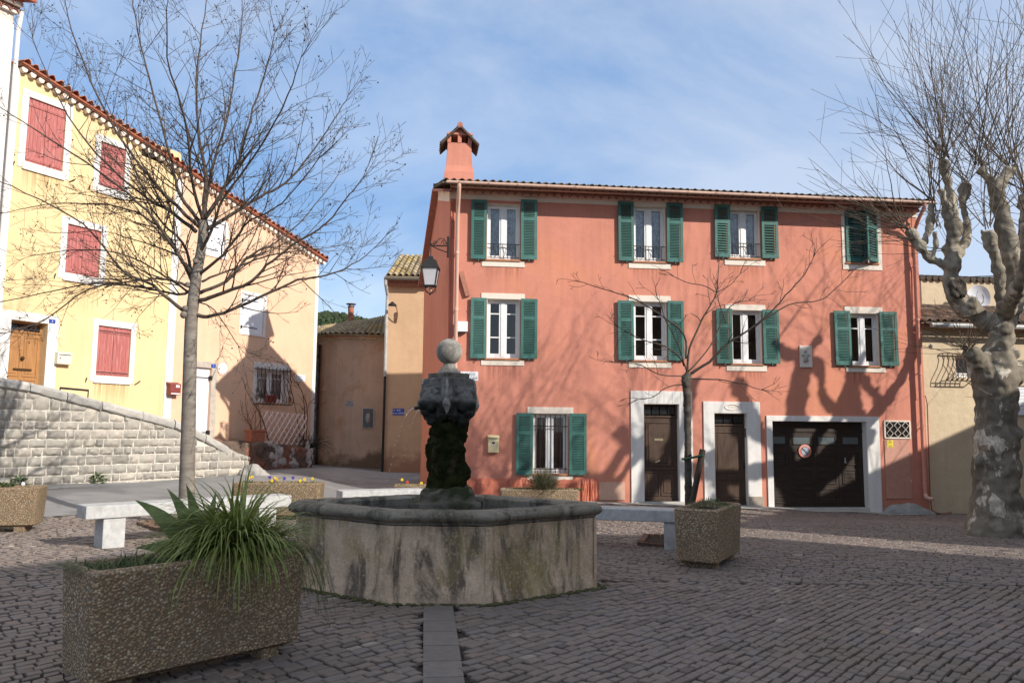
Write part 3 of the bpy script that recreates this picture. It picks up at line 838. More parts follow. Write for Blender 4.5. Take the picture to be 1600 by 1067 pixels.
sh = dict(W1=((736, 313.5, 760, 405.6), (813.5, 313.5, 838.6, 406.5)), W2=((735, 466, 759.5, 560), (813, 467.6, 838.5, 560.6)), W3=((805.5, 645, 831.6, 741), (888.6, 646, 915.6, 741.5)),
          W4=((965.5, 316.8, 989.5, 408.4), (1040.5, 319, 1065.4, 410.5)), W5=((1115, 321, 1138.6, 402.4), (1188.4, 324.4, 1213.6, 404.5)), W6=((965, 470.5, 989.5, 563), (1042.6, 471, 1067.5, 563.5)),
          W7=((1118, 482.5, 1142, 568), (1191, 484.6, 1216, 568.6)), W9=((1303, 486.4, 1328, 570.8), (1373.6, 488, 1400, 571.8)))
for k, (a, b) in sh.items():
    kw = dict(pitch=.07, tilt=42) if k == 'W5' else {}
    for q_ in (a, b):
        so_ = add_shutter(house, FR.rect(*q_), mat=random.choice([M['green'], M['green2'], M['green3']]), **kw); so_.rotation_euler = (0, R(random.uniform(-.5, .5)), R(random.uniform(-2.5, 1.0)))
# the half-closed pair at top right, set in its pale surround
h8 = wh('W8'); s8 = FR.rect(1315, 324, 1376.3, 421.7)
b = MB()
for r in ((s8[0], h8[3], s8[2], s8[3]), (s8[0], s8[1], s8[2], h8[1]), (s8[0], h8[1], h8[0], h8[3]), (h8[2], h8[1], s8[2], h8[3])): b.box(r[0], -.02, r[1], r[2], -.001, r[3])
b.build('window_surround', M['cream'], house)
add_window(house, h8, sill=(h8[0] - .02, 0, h8[2] + .02, h8[1] + .005))
ms = (h8[0] + h8[2]) / 2 + .12
add_shutter(house, (h8[0] + .01, h8[1] + .02, ms, h8[3] - .01), y=-.05, pitch=.07, tilt=42, hook=False)
add_shutter(house, (h8[2] - .56, h8[1] + .02, h8[2] - .005, h8[3] - .01), y=-.05, pitch=.07, tilt=42, hook=False, rot=33, hinge='right')

# doors and their stone surrounds
def surround(outer, inner, t=.035, joints=(), mat=None, name='door_surround'):
    b = MB()
    o, i = outer, inner
    b.box(o[0], -t, min(o[1], i[1]) - .3, i[0], -.001, i[3]); b.box(i[2], -t, min(o[1], i[1]) - .3, o[2], -.001, i[3]); b.box(o[0], -t, i[3], o[2], -.001, o[3])
    return b.build(name, mat or M['white'], house, bevel=.006)
S1 = FR.rect(985.6, 611, 1082, 783.5); S2 = FR.rect(1099.5, 627.5, 1188.5, 786); SG = FR.rect(1198.4, 650, 1375, 795)
s1o = surround(S1, D1); s2o = surround(S2, D2); sgo = surround(SG, DG, name='garage_surround')
# keystone joints of the first lintel
b = MB()
for px in (1013, 1026, 1037, 1050, 1063):
    u = FR.uv(px, 621)[0]; b.box(u - .006, -.038, D1[3] + .01, u + .006, -.034, S1[3] - .01)
b.build('joint', plain('grey_joint', (.5, .48, .45)), s1o)
# oval cartouche with a date over the second door
b = MB(); cxm, cz = (S2[0] + S2[2]) / 2, (D2[3] + S2[3]) / 2
ring = [(cxm + .19 * math.cos(a), -.04, cz + .075 * math.sin(a)) for a in np.linspace(0, 2 * math.pi, 25)]
b.tube(ring, .012, 5, caps=False)
text_into(b, '1760', .11, Matrix.Translation((cxm, -.036, cz)) @ Matrix.Rotation(R(90), 4, 'X'), .003)
b.build('cartouche', M['cream'], s2o)
ft = MB(); ft.box(S2[2] - .36, -.05, D2[1] - .5, S2[2] + .04, -.036, D2[1] + .22); ft.build('plinth_block', plain('bare_stone', (.36, .3, .24), .9, .2), s2o)

def lining(rc, d, mat, parent, y0=-.02):
    x0, z0, x1, z1 = rc; b = MB(); t = .012
    b.box(x0 - .001, y0, z0, x0 + t, d, z1 - t); b.box(x1 - t, y0, z0, x1 + .001, d, z1 - t); b.box(x0 - .001, y0, z1 - t, x1 + .001, d, z1 + .001)
    return b.build('reveal', mat, parent)
lining(D1, .215, M['white'], s1o, -.03); lining(D2, .215, M['white'], s2o, -.03); lining(DG, .29, M['white'], sgo, -.03)
for k in wnd: lining(wh(k), .13, M['cream'], wnd[k], -.0)
def panel_door(rc, y, mat, transom, kind):
    x0, z0, x1, z1 = rc
    d = MB(); t = .05
    zt_ = z1 - transom
    d.box(x0, y, zt_ - .06, x1, y + t, zt_)                      # transom bar
    d.box(x0, y - .02, zt_ - .045, x1, y, zt_ - .015)
    fr = .05
    d.box(x0, y - .01, zt_, x0 + fr, y + t, z1); d.box(x1 - fr, y - .01, zt_, x1, y + t, z1); d.box(x0 + fr, y - .01, z1 - fr, x1 - fr, y + t, z1)
    d.box(x0, y + .01, z0, x1, y + t, zt_ - .06)                 # leaf
    W = x1 - x0; Hh = zt_ - .06 - z0
    def fielded(a0, b0, a1, b1):
        m_ = .03
        d.box(x0 + a0 * W, y - .008, z0 + b0 * Hh, x0 + a0 * W + m_, y + .012, z0 + b1 * Hh); d.box(x0 + a1 * W - m_, y - .008, z0 + b0 * Hh, x0 + a1 * W, y + .012, z0 + b1 * Hh)
        d.box(x0 + a0 * W + m_, y - .008, z0 + b1 * Hh - m_, x0 + a1 * W - m_, y + .012, z0 + b1 * Hh); d.box(x0 + a0 * W + m_, y - .008, z0 + b0 * Hh, x0 + a1 * W - m_, y + .012, z0 + b0 * Hh + m_)
        d.box(x0 + a0 * W + .07, y - .002, z0 + b0 * Hh + .07, x0 + a1 * W - .07, y + .012, z0 + b1 * Hh - .07)
    if kind == 1:
        fielded(.1, .42, .9, .95); fielded(.06, .06, .48, .35); fielded(.52, .06, .94, .35)
        d.box(x0 + .02, y - .012, z0 + .37 * Hh, x1 - .02, y + .012, z0 + .395 * Hh); d.box(x0, y - .012, z0 + .0, x1, y + .012, z0 + .04 * Hh)
    elif kind == 2:
        fielded(.07, .4, .93, .93); fielded(.07, .06, .93, .33)
        d.box(x0, y - .02, z0, x1, y + .012, z0 + .04 * Hh)
    elif kind == 3:
        fielded(.06, .5, .46, .97); fielded(.54, .5, .94, .97); fielded(.06, .38, .94, .47); fielded(.06, .02, .46, .35); fielded(.54, .02, .94, .35)
    o = d.build('door', mat, house, bevel=.004)
    g = MB()
    n = 4 if kind == 1 else 3
    for i in range(n):
        a = x0 + fr + (x1 - x0 - 2 * fr) * i / n + .015; bb = x0 + fr + (x1 - x0 - 2 * fr) * (i + 1) / n - .015
        g.quad((a, y + .02, zt_ + .03), (bb, y + .02, zt_ + .03), (bb, y + .02, z1 - fr - .02), (a, y + .02, z1 - fr - .02))
    g.build('transom_pane', plain('dark_glass', (.02, .022, .025), .08, .6), o)
    return o
do1 = panel_door((D1[0] + .01, D1[1], D1[2] - .01, D1[3] - .005), .14, M['wood_dark'], .3, 1)
hb = MB(); x = D1[0] + .46 * (D1[2] - D1[0]); z = D1[1] + 1.02
hb.tube([(x, .13, z), (x, .07, z)], .018, 8); hb.tube([(x, .075, z), (x - .11, .07, z - .05)], .013, 6)
hb.box(x - .11, .127, z + .5, x + .12, .133, z + .56)
hb.build('handle', plain('brass', (.5, .42, .28), .35, .5, .8), do1)
do2 = panel_door((D2[0] + .01, D2[1], D2[2] - .01, D2[3] - .005), .14, M['wood_dark'], .28, 2)
hb = MB(); x = D2[2] - .06; z = D2[1] + 1.0
hb.box(x, .12, z - .08, x + .03, .13, z + .08); hb.build('handle', M['iron'], do2)
bell = MB(); u, zz = FR.uv(1171.5, 676); bell.box(D2[2] - .03, .06, zz - .12, D2[2] - .002, .1, zz + .12); bell.build('bell_push', M['iron'], s2o)
stp = MB(); stp.box(D1[0] - .25, -.12, D1[1] - .4, D1[2] + .25, .2, D1[1]); stp.box(D2[0] - .1, -.1, D2[1] - .4, D2[2] + .25, .2, D2[1])
stp.box(DG[0] - .0, -.04, DG[1] - .4, DG[2], .3, DG[1] + .012)
stp.build('doorstep', M['concrete'], house, bevel=.01)

# garage door: four columns of fielded panels, small panes in the second row
gd = MB(); gp = MB(); y = .2
x0, z0, x1, z1 = DG
gd.box(x0, y, z0, x1, y + .06, z1)
colw = [(x0 + .02, x0 + .42), (x0 + .62, x0 + .98), (x0 + 1.15, x0 + 1.72), (x0 + 1.86, x1 - .05)]
W = x1 - x0
edges = [0, .185, .24, .45, .5, .71, .76, .96]
colw = [(x0 + edges[2 * i] * W + .02, x0 + edges[2 * i + 1] * W) for i in range(4)]
H = z1 - z0
rows = [(.05, .22), (.27, .44), (.49, .64), (.72, .83)]
def fld(mb, a, b, c, d_, y, m_=.035, h=.018):
    mb.box(a, y - h, b, a + m_, y + .001, d_); mb.box(c - m_, y - h, b, c, y + .001, d_); mb.box(a + m_, y - h, d_ - m_, c - m_, y + .001, d_); mb.box(a + m_, y - h, b, c - m_, y + .001, b + m_)
for (a, c) in colw:
    for k, (b, d_) in enumerate(rows):
        fld(gd, a, z0 + b * H, c, z0 + d_ * H, y)
        if k == 3: gp.quad((a + .035, y - .006, z0 + b * H + .035), (c - .035, y - .006, z0 + b * H + .035), (c - .035, y - .006, z0 + d_ * H - .035), (a + .035, y - .006, z0 + d_ * H - .035))
        else:
            nb = 3
            for q in range(nb):
                zz0 = z0 + b * H + .05 + ((d_ - b) * H - .1) * q / nb
                gd.box(a + .05, y - .009, zz0 + .006, c - .05, y + .001, zz0 + ((d_ - b) * H - .1) / nb - .006)
for u in (.212, .475, .735): gd.box(x0 + u * W - .012, y - .012, z0, x0 + u * W + .012, y + .001, z0 + H * .86)
gd.box(x0, y - .02, z0 + H * .87, x1, y + .001, z0 + H * .9); gd.box(x0, y - .015, z0, x1, y + .001, z0 + H * .03)
gdo = gd.build('garage_door', M['wood_black'], house, bevel=.004)
gpm = plain('greyed_pane', (.11, .13, .13), .15, .5)
for f_ in gp.f: q_ = MB(); q_.quad(*[gp.v[i] for i in f_]); q_.build('door_pane', gpm, gdo)
hb = MB(); hx = x0 + .8 * W; hz = z0 + .52 * H; hb.tube([(hx, y - .02, hz), (hx, y - .07, hz), (hx - .05, y - .07, hz)], .012, 6); hb.box(hx - .015, y - .02, hz, hx + .015, y - .012, hz + .13)
hb.build('handle', M['zinc'], gdo)

# vent grille and meter cupboard
v0 = FR.rect(1383, 659, 1420, 683)
b = MB(); b.box(v0[0], -.012, v0[1], v0[2], -.002, v0[3]); vent = b.build('vent', plain('dark_void', (.02, .018, .016), .9, .1), house)
b = MB()
for (a, c, d_, e_) in ((v0[0] - .03, v0[1] - .04, v0[2] + .03, v0[1]), (v0[0] - .03, v0[3], v0[2] + .03, v0[3] + .04), (v0[0] - .04, v0[1], v0[0], v0[3]), (v0[2], v0[1], v0[2] + .04, v0[3])): b.box(a, -.03, c, d_, -.002, e_)
for i in range(3):
    cx_ = v0[0] + (v0[2] - v0[0]) * (i + .5) / 3; w_ = (v0[2] - v0[0]) / 7.2; h_ = v0[3] - v0[1]
    for sg in (-1, 1):
        b.tube([(cx_, -.03, v0[1]), (cx_ + sg * w_, -.03, v0[1] + h_ * .25), (cx_, -.03, v0[1] + h_ * .5), (cx_ + sg * w_, -.03, v0[1] + h_ * .75), (cx_, -.03, v0[3])], .011, 5)
b.build('grille', M['cream'], vent)
c0_ = FR.rect(1383, 687, 1423, 779)
b = MB(); b.box(c0_[0], -.02, c0_[1], c0_[2], -.002, c0_[3])
cup = b.build('meter_cupboard', plain('dusty_pink_sheet', (.5, .25, .18), .55, .4, var=.08), house, bevel=.006)
b = MB()
for i in range(14):
    u = c0_[0] + .03 + (c0_[2] - c0_[0] - .06) * i / 13; b.sphere((u, -.02, c0_[1] + .03), .008, 6, 4); 
for zz in (.3, .75): b.tube([(c0_[2] - .004, -.03, c0_[1] + (c0_[3] - c0_[1]) * zz - .04), (c0_[2] - .004, -.03, c0_[1] + (c0_[3] - c0_[1]) * zz + .04)], .012, 6)
b.build('hinge', M['pipe'], cup)
c2_ = FR.rect(936, 753, 976, 781)
b = MB(); b.box(c2_[0], -.02, c2_[1], c2_[2], -.002, c2_[3]); b.build('access_panel', plain('beige_sheet', (.58, .36, .26), .6, .35, var=.06), house, bevel=.006)
# moulded false-stone plinth
pl = MB(); u0, u1 = FR.uv(716, 760)[0], FR.uv(934, 760)[0]; pz1 = FR.uv(800, 747)[1]; pz0 = -.4
x = u0; k = 0
while x < u1 - .1:
    w_ = min(random.uniform(.45, .8), u1 - x)
    if k % 3 == 2: w_ *= .5
    a, c = x + .012, x + w_ - .012; n, m_ = 10, 8; base = len(pl.v)
    for j in range(m_ + 1):
        for i in range(n + 1):
            ed = min(i, n - i, j, m_ - j)
            yy = -.012 if ed == 0 else -.03 - random.uniform(0, .035)
            pl.v.append((a + (c - a) * i / n, yy, pz0 + (pz1 - pz0) * j / m_))
    for j in range(m_):
        for i in range(n): pl.f.append((base + j * (n + 1) + i, base + j * (n + 1) + i + 1, base + (j + 1) * (n + 1) + i + 1, base + (j + 1) * (n + 1) + i))
    x += w_; k += 1
pl.build('plinth', M['red_trim'], house)
# rough stone footing at the right corner
fm_ = MB()
for (px, py, r, Yd) in ((1405, 800, .33, 20.9), (1425, 802, .42, 20.95), (1445, 808, .38, 21.0), (1460, 812, .3, 21.0), (1478, 815, .22, 21.0)):
    p = FR.loc(at(px, py, Yd)); fm_.sphere((p.x, p.y + .15, p.z - .05), r, 12, 8, (1.15, .6, .75))
f2 = fuse(fm_, .05, 2, .05, 3, 3, .02, 11)
f2.build('rock_footing', surf('grey_rock', (.2, .2, .19), (.34, .34, .32), 5, .9, .9, 14, .03), house, smooth=True)
b = MB(); bx, bz = FR.uv(726, 445)
b.bar((FR.uv(720, 425)[0], -.05, FR.uv(720, 425)[1]), (FR.uv(731, 463)[0], -.05, FR.uv(731, 463)[1]), .12, .06, up=(0, 1, 0))
b.build('bracket', M['plaster_tile'], house)
# ------------------------------------------------------------------ things fixed to the coral house
def on_wall(F, px, py, off=0.0):
    u, z = F.uv(px, py, off); return F.world(u, off, z)
def wall_thing(F, name, label, cat, px, py, off=-.005, group=None):
    return thing(name, label, cat, on_wall(F, px, py, off), F.phi, group)
def size(F, x0, y0, x1, y1):
    r = F.rect(x0, y0, x1, y1); return r[2] - r[0], r[3] - r[1]
FLAT = Matrix.Rotation(R(90), 4, 'X')
def plate(F, name, label, cat, box, mat, lines, lmat, group=None, fr=None, t=.012, off=-.004):
    px, py = (box[0] + box[2]) / 2, (box[1] + box[3]) / 2
    w, h = size(F, *box)
    o = wall_thing(F, name, label, cat, px, py, off, group)
    b = MB(); b.box(-w / 2, -t, -h / 2, w / 2, 0, h / 2); b.build('plate', mat, o, bevel=.004)
    if fr:
        b = MB()
        for a in ((-w / 2 + .01, h / 2 - .016, w / 2 - .01, h / 2 - .01), (-w / 2 + .01, -h / 2 + .01, w / 2 - .01, -h / 2 + .016)): b.box(a[0], -t - .003, a[1], a[2], -t + .001, a[3])
        b.build('border', fr, o)
    tm = MB()
    for s, sz, dx, dz in lines:
        text_into(tm, s, sz * h, Matrix.Translation((dx * w, -t - .001, dz * h)) @ FLAT, .001)
    if tm.v: tm.build('lettering', lmat, o)
    return o
plate(FR, 'street_sign', 'white enamel street plate on coral wall behind the fountain ball', 'street sign', (719.5, 580.5, 747, 595), M['white_plate'],
      [('PLAÇO', .34, .05, .2), ('dou CASÉ', .34, .1, -.22), ('⚜', .3, -.38, .22)], M['letter_dark'])
plate(FR, 'number_plate', 'small blue number plate on white surround of the brown door with letter slot', 'house number', (987, 630.5, 997, 637.5), M['blue_plate'], [('1', .7, 0, 0)], M['letter_white'])
plate(FR, 'number_plate', 'small blue number plate 7 beside the darker door, next to the garage', 'house number', (1174.5, 644, 1184, 651.5), M['blue_plate'], [('7', .75, 0, 0)], M['letter_white'])
# plaque with a small standing figure in relief
w, h = size(FR, 1249, 540, 1268.5, 574)
o = wall_thing(FR, 'plaque', 'pale stone plaque with a small relief figure on coral wall above garage', 'plaque', 1258.7, 557)
b = MB(); b.box(-w / 2, -.03, -h / 2, w / 2, 0, h / 2); b.build('slab', M['cream'], o, bevel=.008)
b = MB(); b.sphere((-.01, -.03, .13), .045, 10, 8, (1, .6, 1.15)); b.lathe([(.02, .09), (.07, .06), (.055, -.02), (.075, -.13), (.02, -.15)], 12, (-.01, -.02, 0))
for s_ in (-1, 1): b.tube([(-.01 + s_ * .05, -.035, .06), (-.01 + s_ * .1, -.045, .02), (-.01 + s_ * .11, -.04, .04)], [.022, .018, .015], 6)
b.build('figure', M['concrete'], o, smooth=True)
# letterbox
w, h = size(FR, 762, 679, 779, 706.5)
o = wall_thing(FR, 'letterbox', 'cream metal letterbox on coral wall beside the barred window', 'letterbox', 770.5, 693)
bx = plain('cream_metal', (.56, .47, .28), .5, .45, var=.08)
b = MB(); b.box(-w / 2, -.11, -h / 2, w / 2, 0, h / 2 - .05); b.add([(-w / 2 - .01, -.13, h / 2 - .06), (w / 2 + .01, -.13, h / 2 - .06), (w / 2 + .01, 0, h / 2), (-w / 2 - .01, 0, h / 2), (-w / 2 - .01, -.13, h / 2 - .08), (w / 2 + .01, -.13, h / 2 - .08), (w / 2 + .01, 0, h / 2 - .06), (-w / 2 - .01, 0, h / 2 - .06)], [(0, 1, 2, 3), (4, 7, 6, 5), (0, 4, 5, 1), (1, 5, 6, 2), (3, 2, 6, 7), (0, 3, 7, 4)])
b.build('box', bx, o, bevel=.006)
b = MB(); b.box(-.045, -.118, -.06, .045, -.109, .06); b.build('door', plain('pale_cream', (.62, .57, .42), .5, .4), o, bevel=.003)
b = MB(); b.box(-.035, -.123, .0, .035, -.117, .045); b.box(-.012, -.121, -.045, .012, -.117, -.03); b.box(-.1, -.115, h / 2 - .1, .1, -.109, h / 2 - .09); b.build('slot', M['iron'], o)
# grey cable box
w, h = size(FR, 713.5, 503, 730, 519)
o = wall_thing(FR, 'junction_box', 'white plastic junction box beside upper left window and downpipe', 'junction box', 722, 511)
b = MB(); b.box(-w / 2, -.12, -h / 2, w / 2, 0, h / 2); b.build('case', M['white_plate'], o, bevel=.012)
b = MB(); b.box(-w / 2 + .02, -.13, -h / 2 - .012, w / 2 - .02, -.02, -h / 2); b.tube([(-w / 2 + .05, -.05, -h / 2), (-w / 2 - .05, -.03, -h / 2 - .2)], .012, 5); b.build('cable_entry', M['iron'], o)
# round no-parking sign on the garage door
u0, z0_ = FR.uv(1258, 704.5, .16)
rr = (FR.uv(1267.8, 704.5, .16)[0] - FR.uv(1248, 704.5, .16)[0]) / 2
o = thing('no_parking_sign', 'round red and blue no parking disc on the dark garage door', 'sign', FR.world(u0, .165, z0_), FR.phi)
def disc(mb, r0, r1, y, n=32, c=(0, 0)):
    base = len(mb.v)
    for r in (r0, r1):
        for k in range(n): a = 2 * math.pi * k / n; mb.v.append((c[0] + r * math.cos(a), y, c[1] + r * math.sin(a)))
    for k in range(n): mb.f.append((base + k, base + (k + 1) % n, base + n + (k + 1) % n, base + n + k))
b = MB(); b.tube([(0, 0, 0), (0, .012, 0)], rr, 32); b.build('disc', plain('faded_red_enamel', (.62, .2, .13), .5, .4, var=.06), o)
b = MB(); b.tube([(0, -.004, 0), (0, .0, 0)], rr * .62, 28); b.build('blue_field', plain('faded_blue_enamel', (.3, .36, .42), .5, .4), o)
b = MB(); disc(b, rr * .6, rr * .68, -.005); b.bar((-rr * .46, -.007, rr * .46), (rr * .46, -.007, -rr * .46), .004, rr * .16, up=(0, 1, 0)); 
b.build('bar', plain('dark_red_enamel', (.3, .05, .06), .5, .4), o)
b = MB()
for k, chh in enumerate('STATIONNEMENT'):
    a = R(160 - k * 140 / 12)
    text_into(b, chh, rr * .22, Matrix.Translation((rr * .8 * math.cos(a), -.002, rr * .8 * math.sin(a))) @ Matrix.Rotation(-(a - R(90)), 4, 'Y') @ FLAT, .001)
for k, chh in enumerate('INTERDIT'):
    a = R(220 + k * 100 / 7)
    text_into(b, chh, rr * .22, Matrix.Translation((rr * .8 * math.cos(a), -.002, rr * .8 * math.sin(a))) @ Matrix.Rotation(-(a + R(90)), 4, 'Y') @ FLAT, .001)
b.build('lettering', M['letter_white'], o)
# yellow warning label on the meter cupboard
w, h = size(FR, 1385, 688, 1394.5, 699)
o = thing('warning_label', 'small yellow warning label on the dusty pink meter cupboard', 'label', FR.world(FR.uv(1390, 693)[0], -.022, FR.uv(1390, 693)[1]), FR.phi)
b = MB(); b.box(-w / 2, -.002, -h / 2, w / 2, 0, h / 2); b.build('sticker', plain('yellow_sticker', (.7, .56, .05), .5, .4, var=.05), o)
b = MB()
tri = [(-.04, .02), (.04, .02), (0, .09)]
for i in range(3): a, c = tri[i], tri[(i + 1) % 3]; b.bar((a[0], -.003, a[1]), (c[0], -.003, c[1]), .003, .01, up=(0, 1, 0))
b.box(-.05, -.003, -.05, .05, -.002, -.04); b.box(-.05, -.003, -.08, .05, -.002, -.07); b.build('print', M['iron'], o)

# bracket lantern at the corner
LP = at(700, 383, 19.93)
o = thing('lantern', 'black wrought iron bracket lantern at the corner of the coral house', 'lantern', LP, 0)
ir = M['iron']
hx = at(673.5, 384, 19.93) - LP     # end of the arm
b = MB()
b.box(-.025, -.02, -.32, .025, .03, .22)
b.tube([(0, 0, -.02), (hx.x, 0, -.02)], .018, 6)
b.tube([(0, 0, -.2), (hx.x * .5, 0, -.12), (hx.x, 0, -.02)], .014, 5)
def scroll(c, r, t0, t1, n=14, k=.75):
    return [(c[0] + r * (1 - k * i / n) * math.cos(t0 + (t1 - t0) * i / n), 0, c[1] + r * (1 - k * i / n) * math.sin(t0 + (t1 - t0) * i / n)) for i in range(n + 1)]
b.tube(scroll((hx.x * .22, .06), .075, R(200), R(-260)), .01, 5); b.tube(scroll((hx.x * .78, .05), .06, R(-20), R(420)), .01, 5)
b.tube([(hx.x * .05, 0, .02), (hx.x * .25, 0, .16), (hx.x * .5, 0, .17), (hx.x * .72, 0, .06), (hx.x * .9, 0, .01)], .012, 5)
b.build('bracket', ir, o)
lz = -.32; cx_ = hx.x
b = MB()
b.tube([(cx_, 0, -.02), (cx_, 0, lz)], .014, 6); b.sphere((cx_, 0, .02), .035, 8, 6)
W1_, W2_, W3_ = .2, .135, .225
def ringp(w, z): return [(cx_ - w, -w, z), (cx_ + w, -w, z), (cx_ + w, w, z), (cx_ - w, w, z)]
hood = [ringp(.055, lz + .02), ringp(.07, lz - .05), ringp(.15, lz - .1), ringp(.16, lz - .14), ringp(W3_, lz - .27), ringp(W3_ + .005, lz - .3)]
base = len(b.v)
for r_ in hood: b.v += r_
for i in range(len(hood) - 1):
    for k in range(4): b.f.append((base + i * 4 + k, base + i * 4 + (k + 1) % 4, base + i * 4 + 4 + (k + 1) % 4, base + i * 4 + 4 + k))
b.f.append((base, base + 1, base + 2, base + 3)); e_ = base + 4 * (len(hood) - 1); b.f.append((e_ + 3, e_ + 2, e_ + 1, e_))
b.build('hood', ir, o)
zb_, zt_ = lz - .74, lz - .3
b = MB()
A, B_ = ringp(W2_, zb_), ringp(W1_, zt_)
for k in range(4): b.bar(A[k], B_[k], .022, .022)
for k in range(4): b.bar(A[k], A[(k + 1) % 4], .026, .03)
b.add(ringp(W2_, zb_ - .015), [(0, 1, 2, 3)])
for k in range(4): b.tube([A[k], (cx_ + (A[k][0] - cx_) * .9, A[k][1] * .9, zb_ - .12), (cx_, 0, zb_ - .2)], .011, 5)
b.sphere((cx_, 0, zb_ - .2), .03, 8, 6)
b.build('cage', ir, o)
b = MB(); s_ = .97
A2 = [(cx_ + (p[0] - cx_) * s_, p[1] * s_, p[2]) for p in A]; B2 = [(cx_ + (p[0] - cx_) * s_, p[1] * s_, p[2]) for p in B_]
for k in range(4): b.quad(A2[k], A2[(k + 1) % 4], B2[(k + 1) % 4], B2[k])
mg, nt, bs = _new('frosted_glass'); bs.inputs['Base Color'].default_value = (.72, .7, .72, 1); bs.inputs['Roughness'].default_value = .35; bs.inputs['Transmission Weight'].default_value = .35
b.build('glass_panes', mg, o)
b = MB(); b.tube([(cx_, 0, zb_ - .02), (cx_, 0, zb_ - .13)], [.055, .035], 8); b.build('lamp_base', M['pipe'], o)

# ------------------------------------------------------------------ narrow buff house beside it, behind a gap
FB = Facade((603 - CX) / FPX * 28.0, 28.0, 4, 0.0)
bh = thing('house', 'tall narrow buff house with lichen roof tiles beside coral house', 'house', FB.o, FB.phi)
ub = FB.uv(672, 560)[0]; zb_e = FB.uv(630, 440)[1]
b = MB(); wall_face(b, 0, ub, -1, zb_e, [], .2); b.quad((0, 0, -1), (0, 0, zb_e), (0, 5, zb_e + 1.4), (0, 5, -1)); b.quad((ub, 0, -1), (ub, 0, zb_e), (ub, 5, zb_e + 1.4), (ub, 5, -1)); b.quad((0, 5, -1), (ub, 5, -1), (ub, 5, zb_e + 1.4), (0, 5, zb_e + 1.4))
b.build('wall', M['buff'], bh)
er = FB.uv(603, 430, -.35)[1]
pe0 = FB.loc(at(602, 431, 27.6)); pr0 = FB.loc(at(624, 399, 31.0)); pr1 = FB.loc(at(690, 397, 31.0))
tiles('roof', [(pe0.x, -.38, pe0.z), (ub + .5, -.38, pe0.z)], [(pr0.x, pr0.y, pr0.z), (pr1.x + .3, pr0.y, pr0.z)], 10, 9, M['tile_lichen'], bh, amp=.075, seg=7, lift=.03)
b = MB(); b.box(0, -.3, zb_e - .02, ub, .1, pe0.z - .055); b.box(-.02, -.2, zb_e - .18, ub, .0 - .001, zb_e - .02)
b.build('eaves', M['plaster_tile'], bh)
b = MB(); b.tube([(-.1, -.42, pe0.z - .1), (ub, -.42, pe0.z - .1)], .065, 8); b.build('gutter', plain('brown_gutter', (.1, .08, .06), .6, .4), bh)
b = MB(); zt_ = pe0.z - .1
b.tube([(-.06, -.42, zt_), (-.05, -.4, zt_ - .2), (.0, -.1, zt_ - .55), (-.02, -.08, zt_ - 1.2), (-.02, -.08, zt_ - 3.4)], .055, 8)
b.build('downpipe', M['zinc'], bh)
b = MB(); b.tube([(-.02, -.08, zt_ - 3.4), (-.03, -.08, -.05)], .045, 6); b.build('lower_pipe', M['iron'], bh)
plate(FB, 'street_sign', 'blue enamel street plate on narrow buff house left of the spout', 'street sign', (613.5, 638, 631.5, 648.5), M['blue_plate'],
      [('RUE', .34, .02, .22), ('Antonin GARDEN', .3, 0, -.22), ('•', .6, -.38, .2)], M['letter_white'])
# old swan neck lamp
o = wall_thing(FB, 'wall_lamp', 'rusty swan neck wall lamp on narrow buff house', 'wall lamp', 619.5, 496, -.01)
b = MB(); b.box(-.05, -.03, -.18, .02, 0, .18); b.tube([(-.015, -.03, -.08), (.03, -.12, -.06), (.05, -.2, .08), (.02, -.3, .3), (-.08, -.4, .42)], .016, 6); b.build('arm', plain('rusty_iron', (.16, .09, .05), .8, .3, .3, .3), o)
b = MB(); b.lathe([(.16, -.05), (.13, .0), (.06, .06), (.03, .09)], 14, (-.12, -.43, .4)); b.build('shade', ir, o, smooth=True)

# ------------------------------------------------------------------ round-cornered house at the end of the lane
rp = [at(612, 600, 30.6), at(560, 600, 30.3), at(525, 600, 30.3)]
cor = [at(512, 600, 30.5), at(503, 600, 30.9), at(497.5, 600, 31.5), at(495, 600, 32.2), at(494.5, 600, 35)]
plan = [Vector((p.x, p.y, 0)) for p in rp + cor]
plan = plan[:3] + smooth_line(plan[2:7], 5)[1:] + plan[7:]
ro = thing('house', 'low round-cornered house with stained ochre wall and mossy roof', 'house', (plan[2].x, plan[2].y, 0), 0)
T = Matrix.Translation(-Vector(ro.location))
ztop = at(550, 531, 30.4).z
b = MB()
def densify(P, st=.35):
    out = []
    for a, c in zip(P, P[1:]):
        n = max(1, int((c - a).length / st))
        out += [a.lerp(c, i / n) for i in range(n)]
    return out + [P[-1]]
pd = densify(plan)
for a, c in zip(pd, pd[1:]):
    a = T @ a; c = T @ c
    for z0q, z1q in ((-.6, .6), (.6, 2.4), (2.4, ztop)):
        b.quad((a.x, a.y, z0q), (c.x, c.y, z0q), (c.x, c.y, z1q), (a.x, a.y, z1q))
b.build('wall', M['ochre'], ro, smooth=True, angle=30)
def offset(P, d):
    out = []
    for i, p in enumerate(P):
        t = (P[min(i + 1, len(P) - 1)] - P[max(i - 1, 0)]).normalized()
        out.append(p + Vector((-t.y, t.x, 0)) * d)
    return out
eo = offset(plan, .3)
ev = [Vector((T @ p).to_tuple()) + Vector((0, 0, ztop + .18)) for p in eo]
rg = [T @ at(606, 492, 34.7), T @ at(575, 500, 34.5), T @ at(545, 503, 34.4), T @ at(520, 507, 34.4), T @ at(488, 512, 34.4)]
tiles('roof', ev, rg, 34, 11, M['tile_lichen'], ro, amp=.07, seg=6, jit=.03)
b = MB()
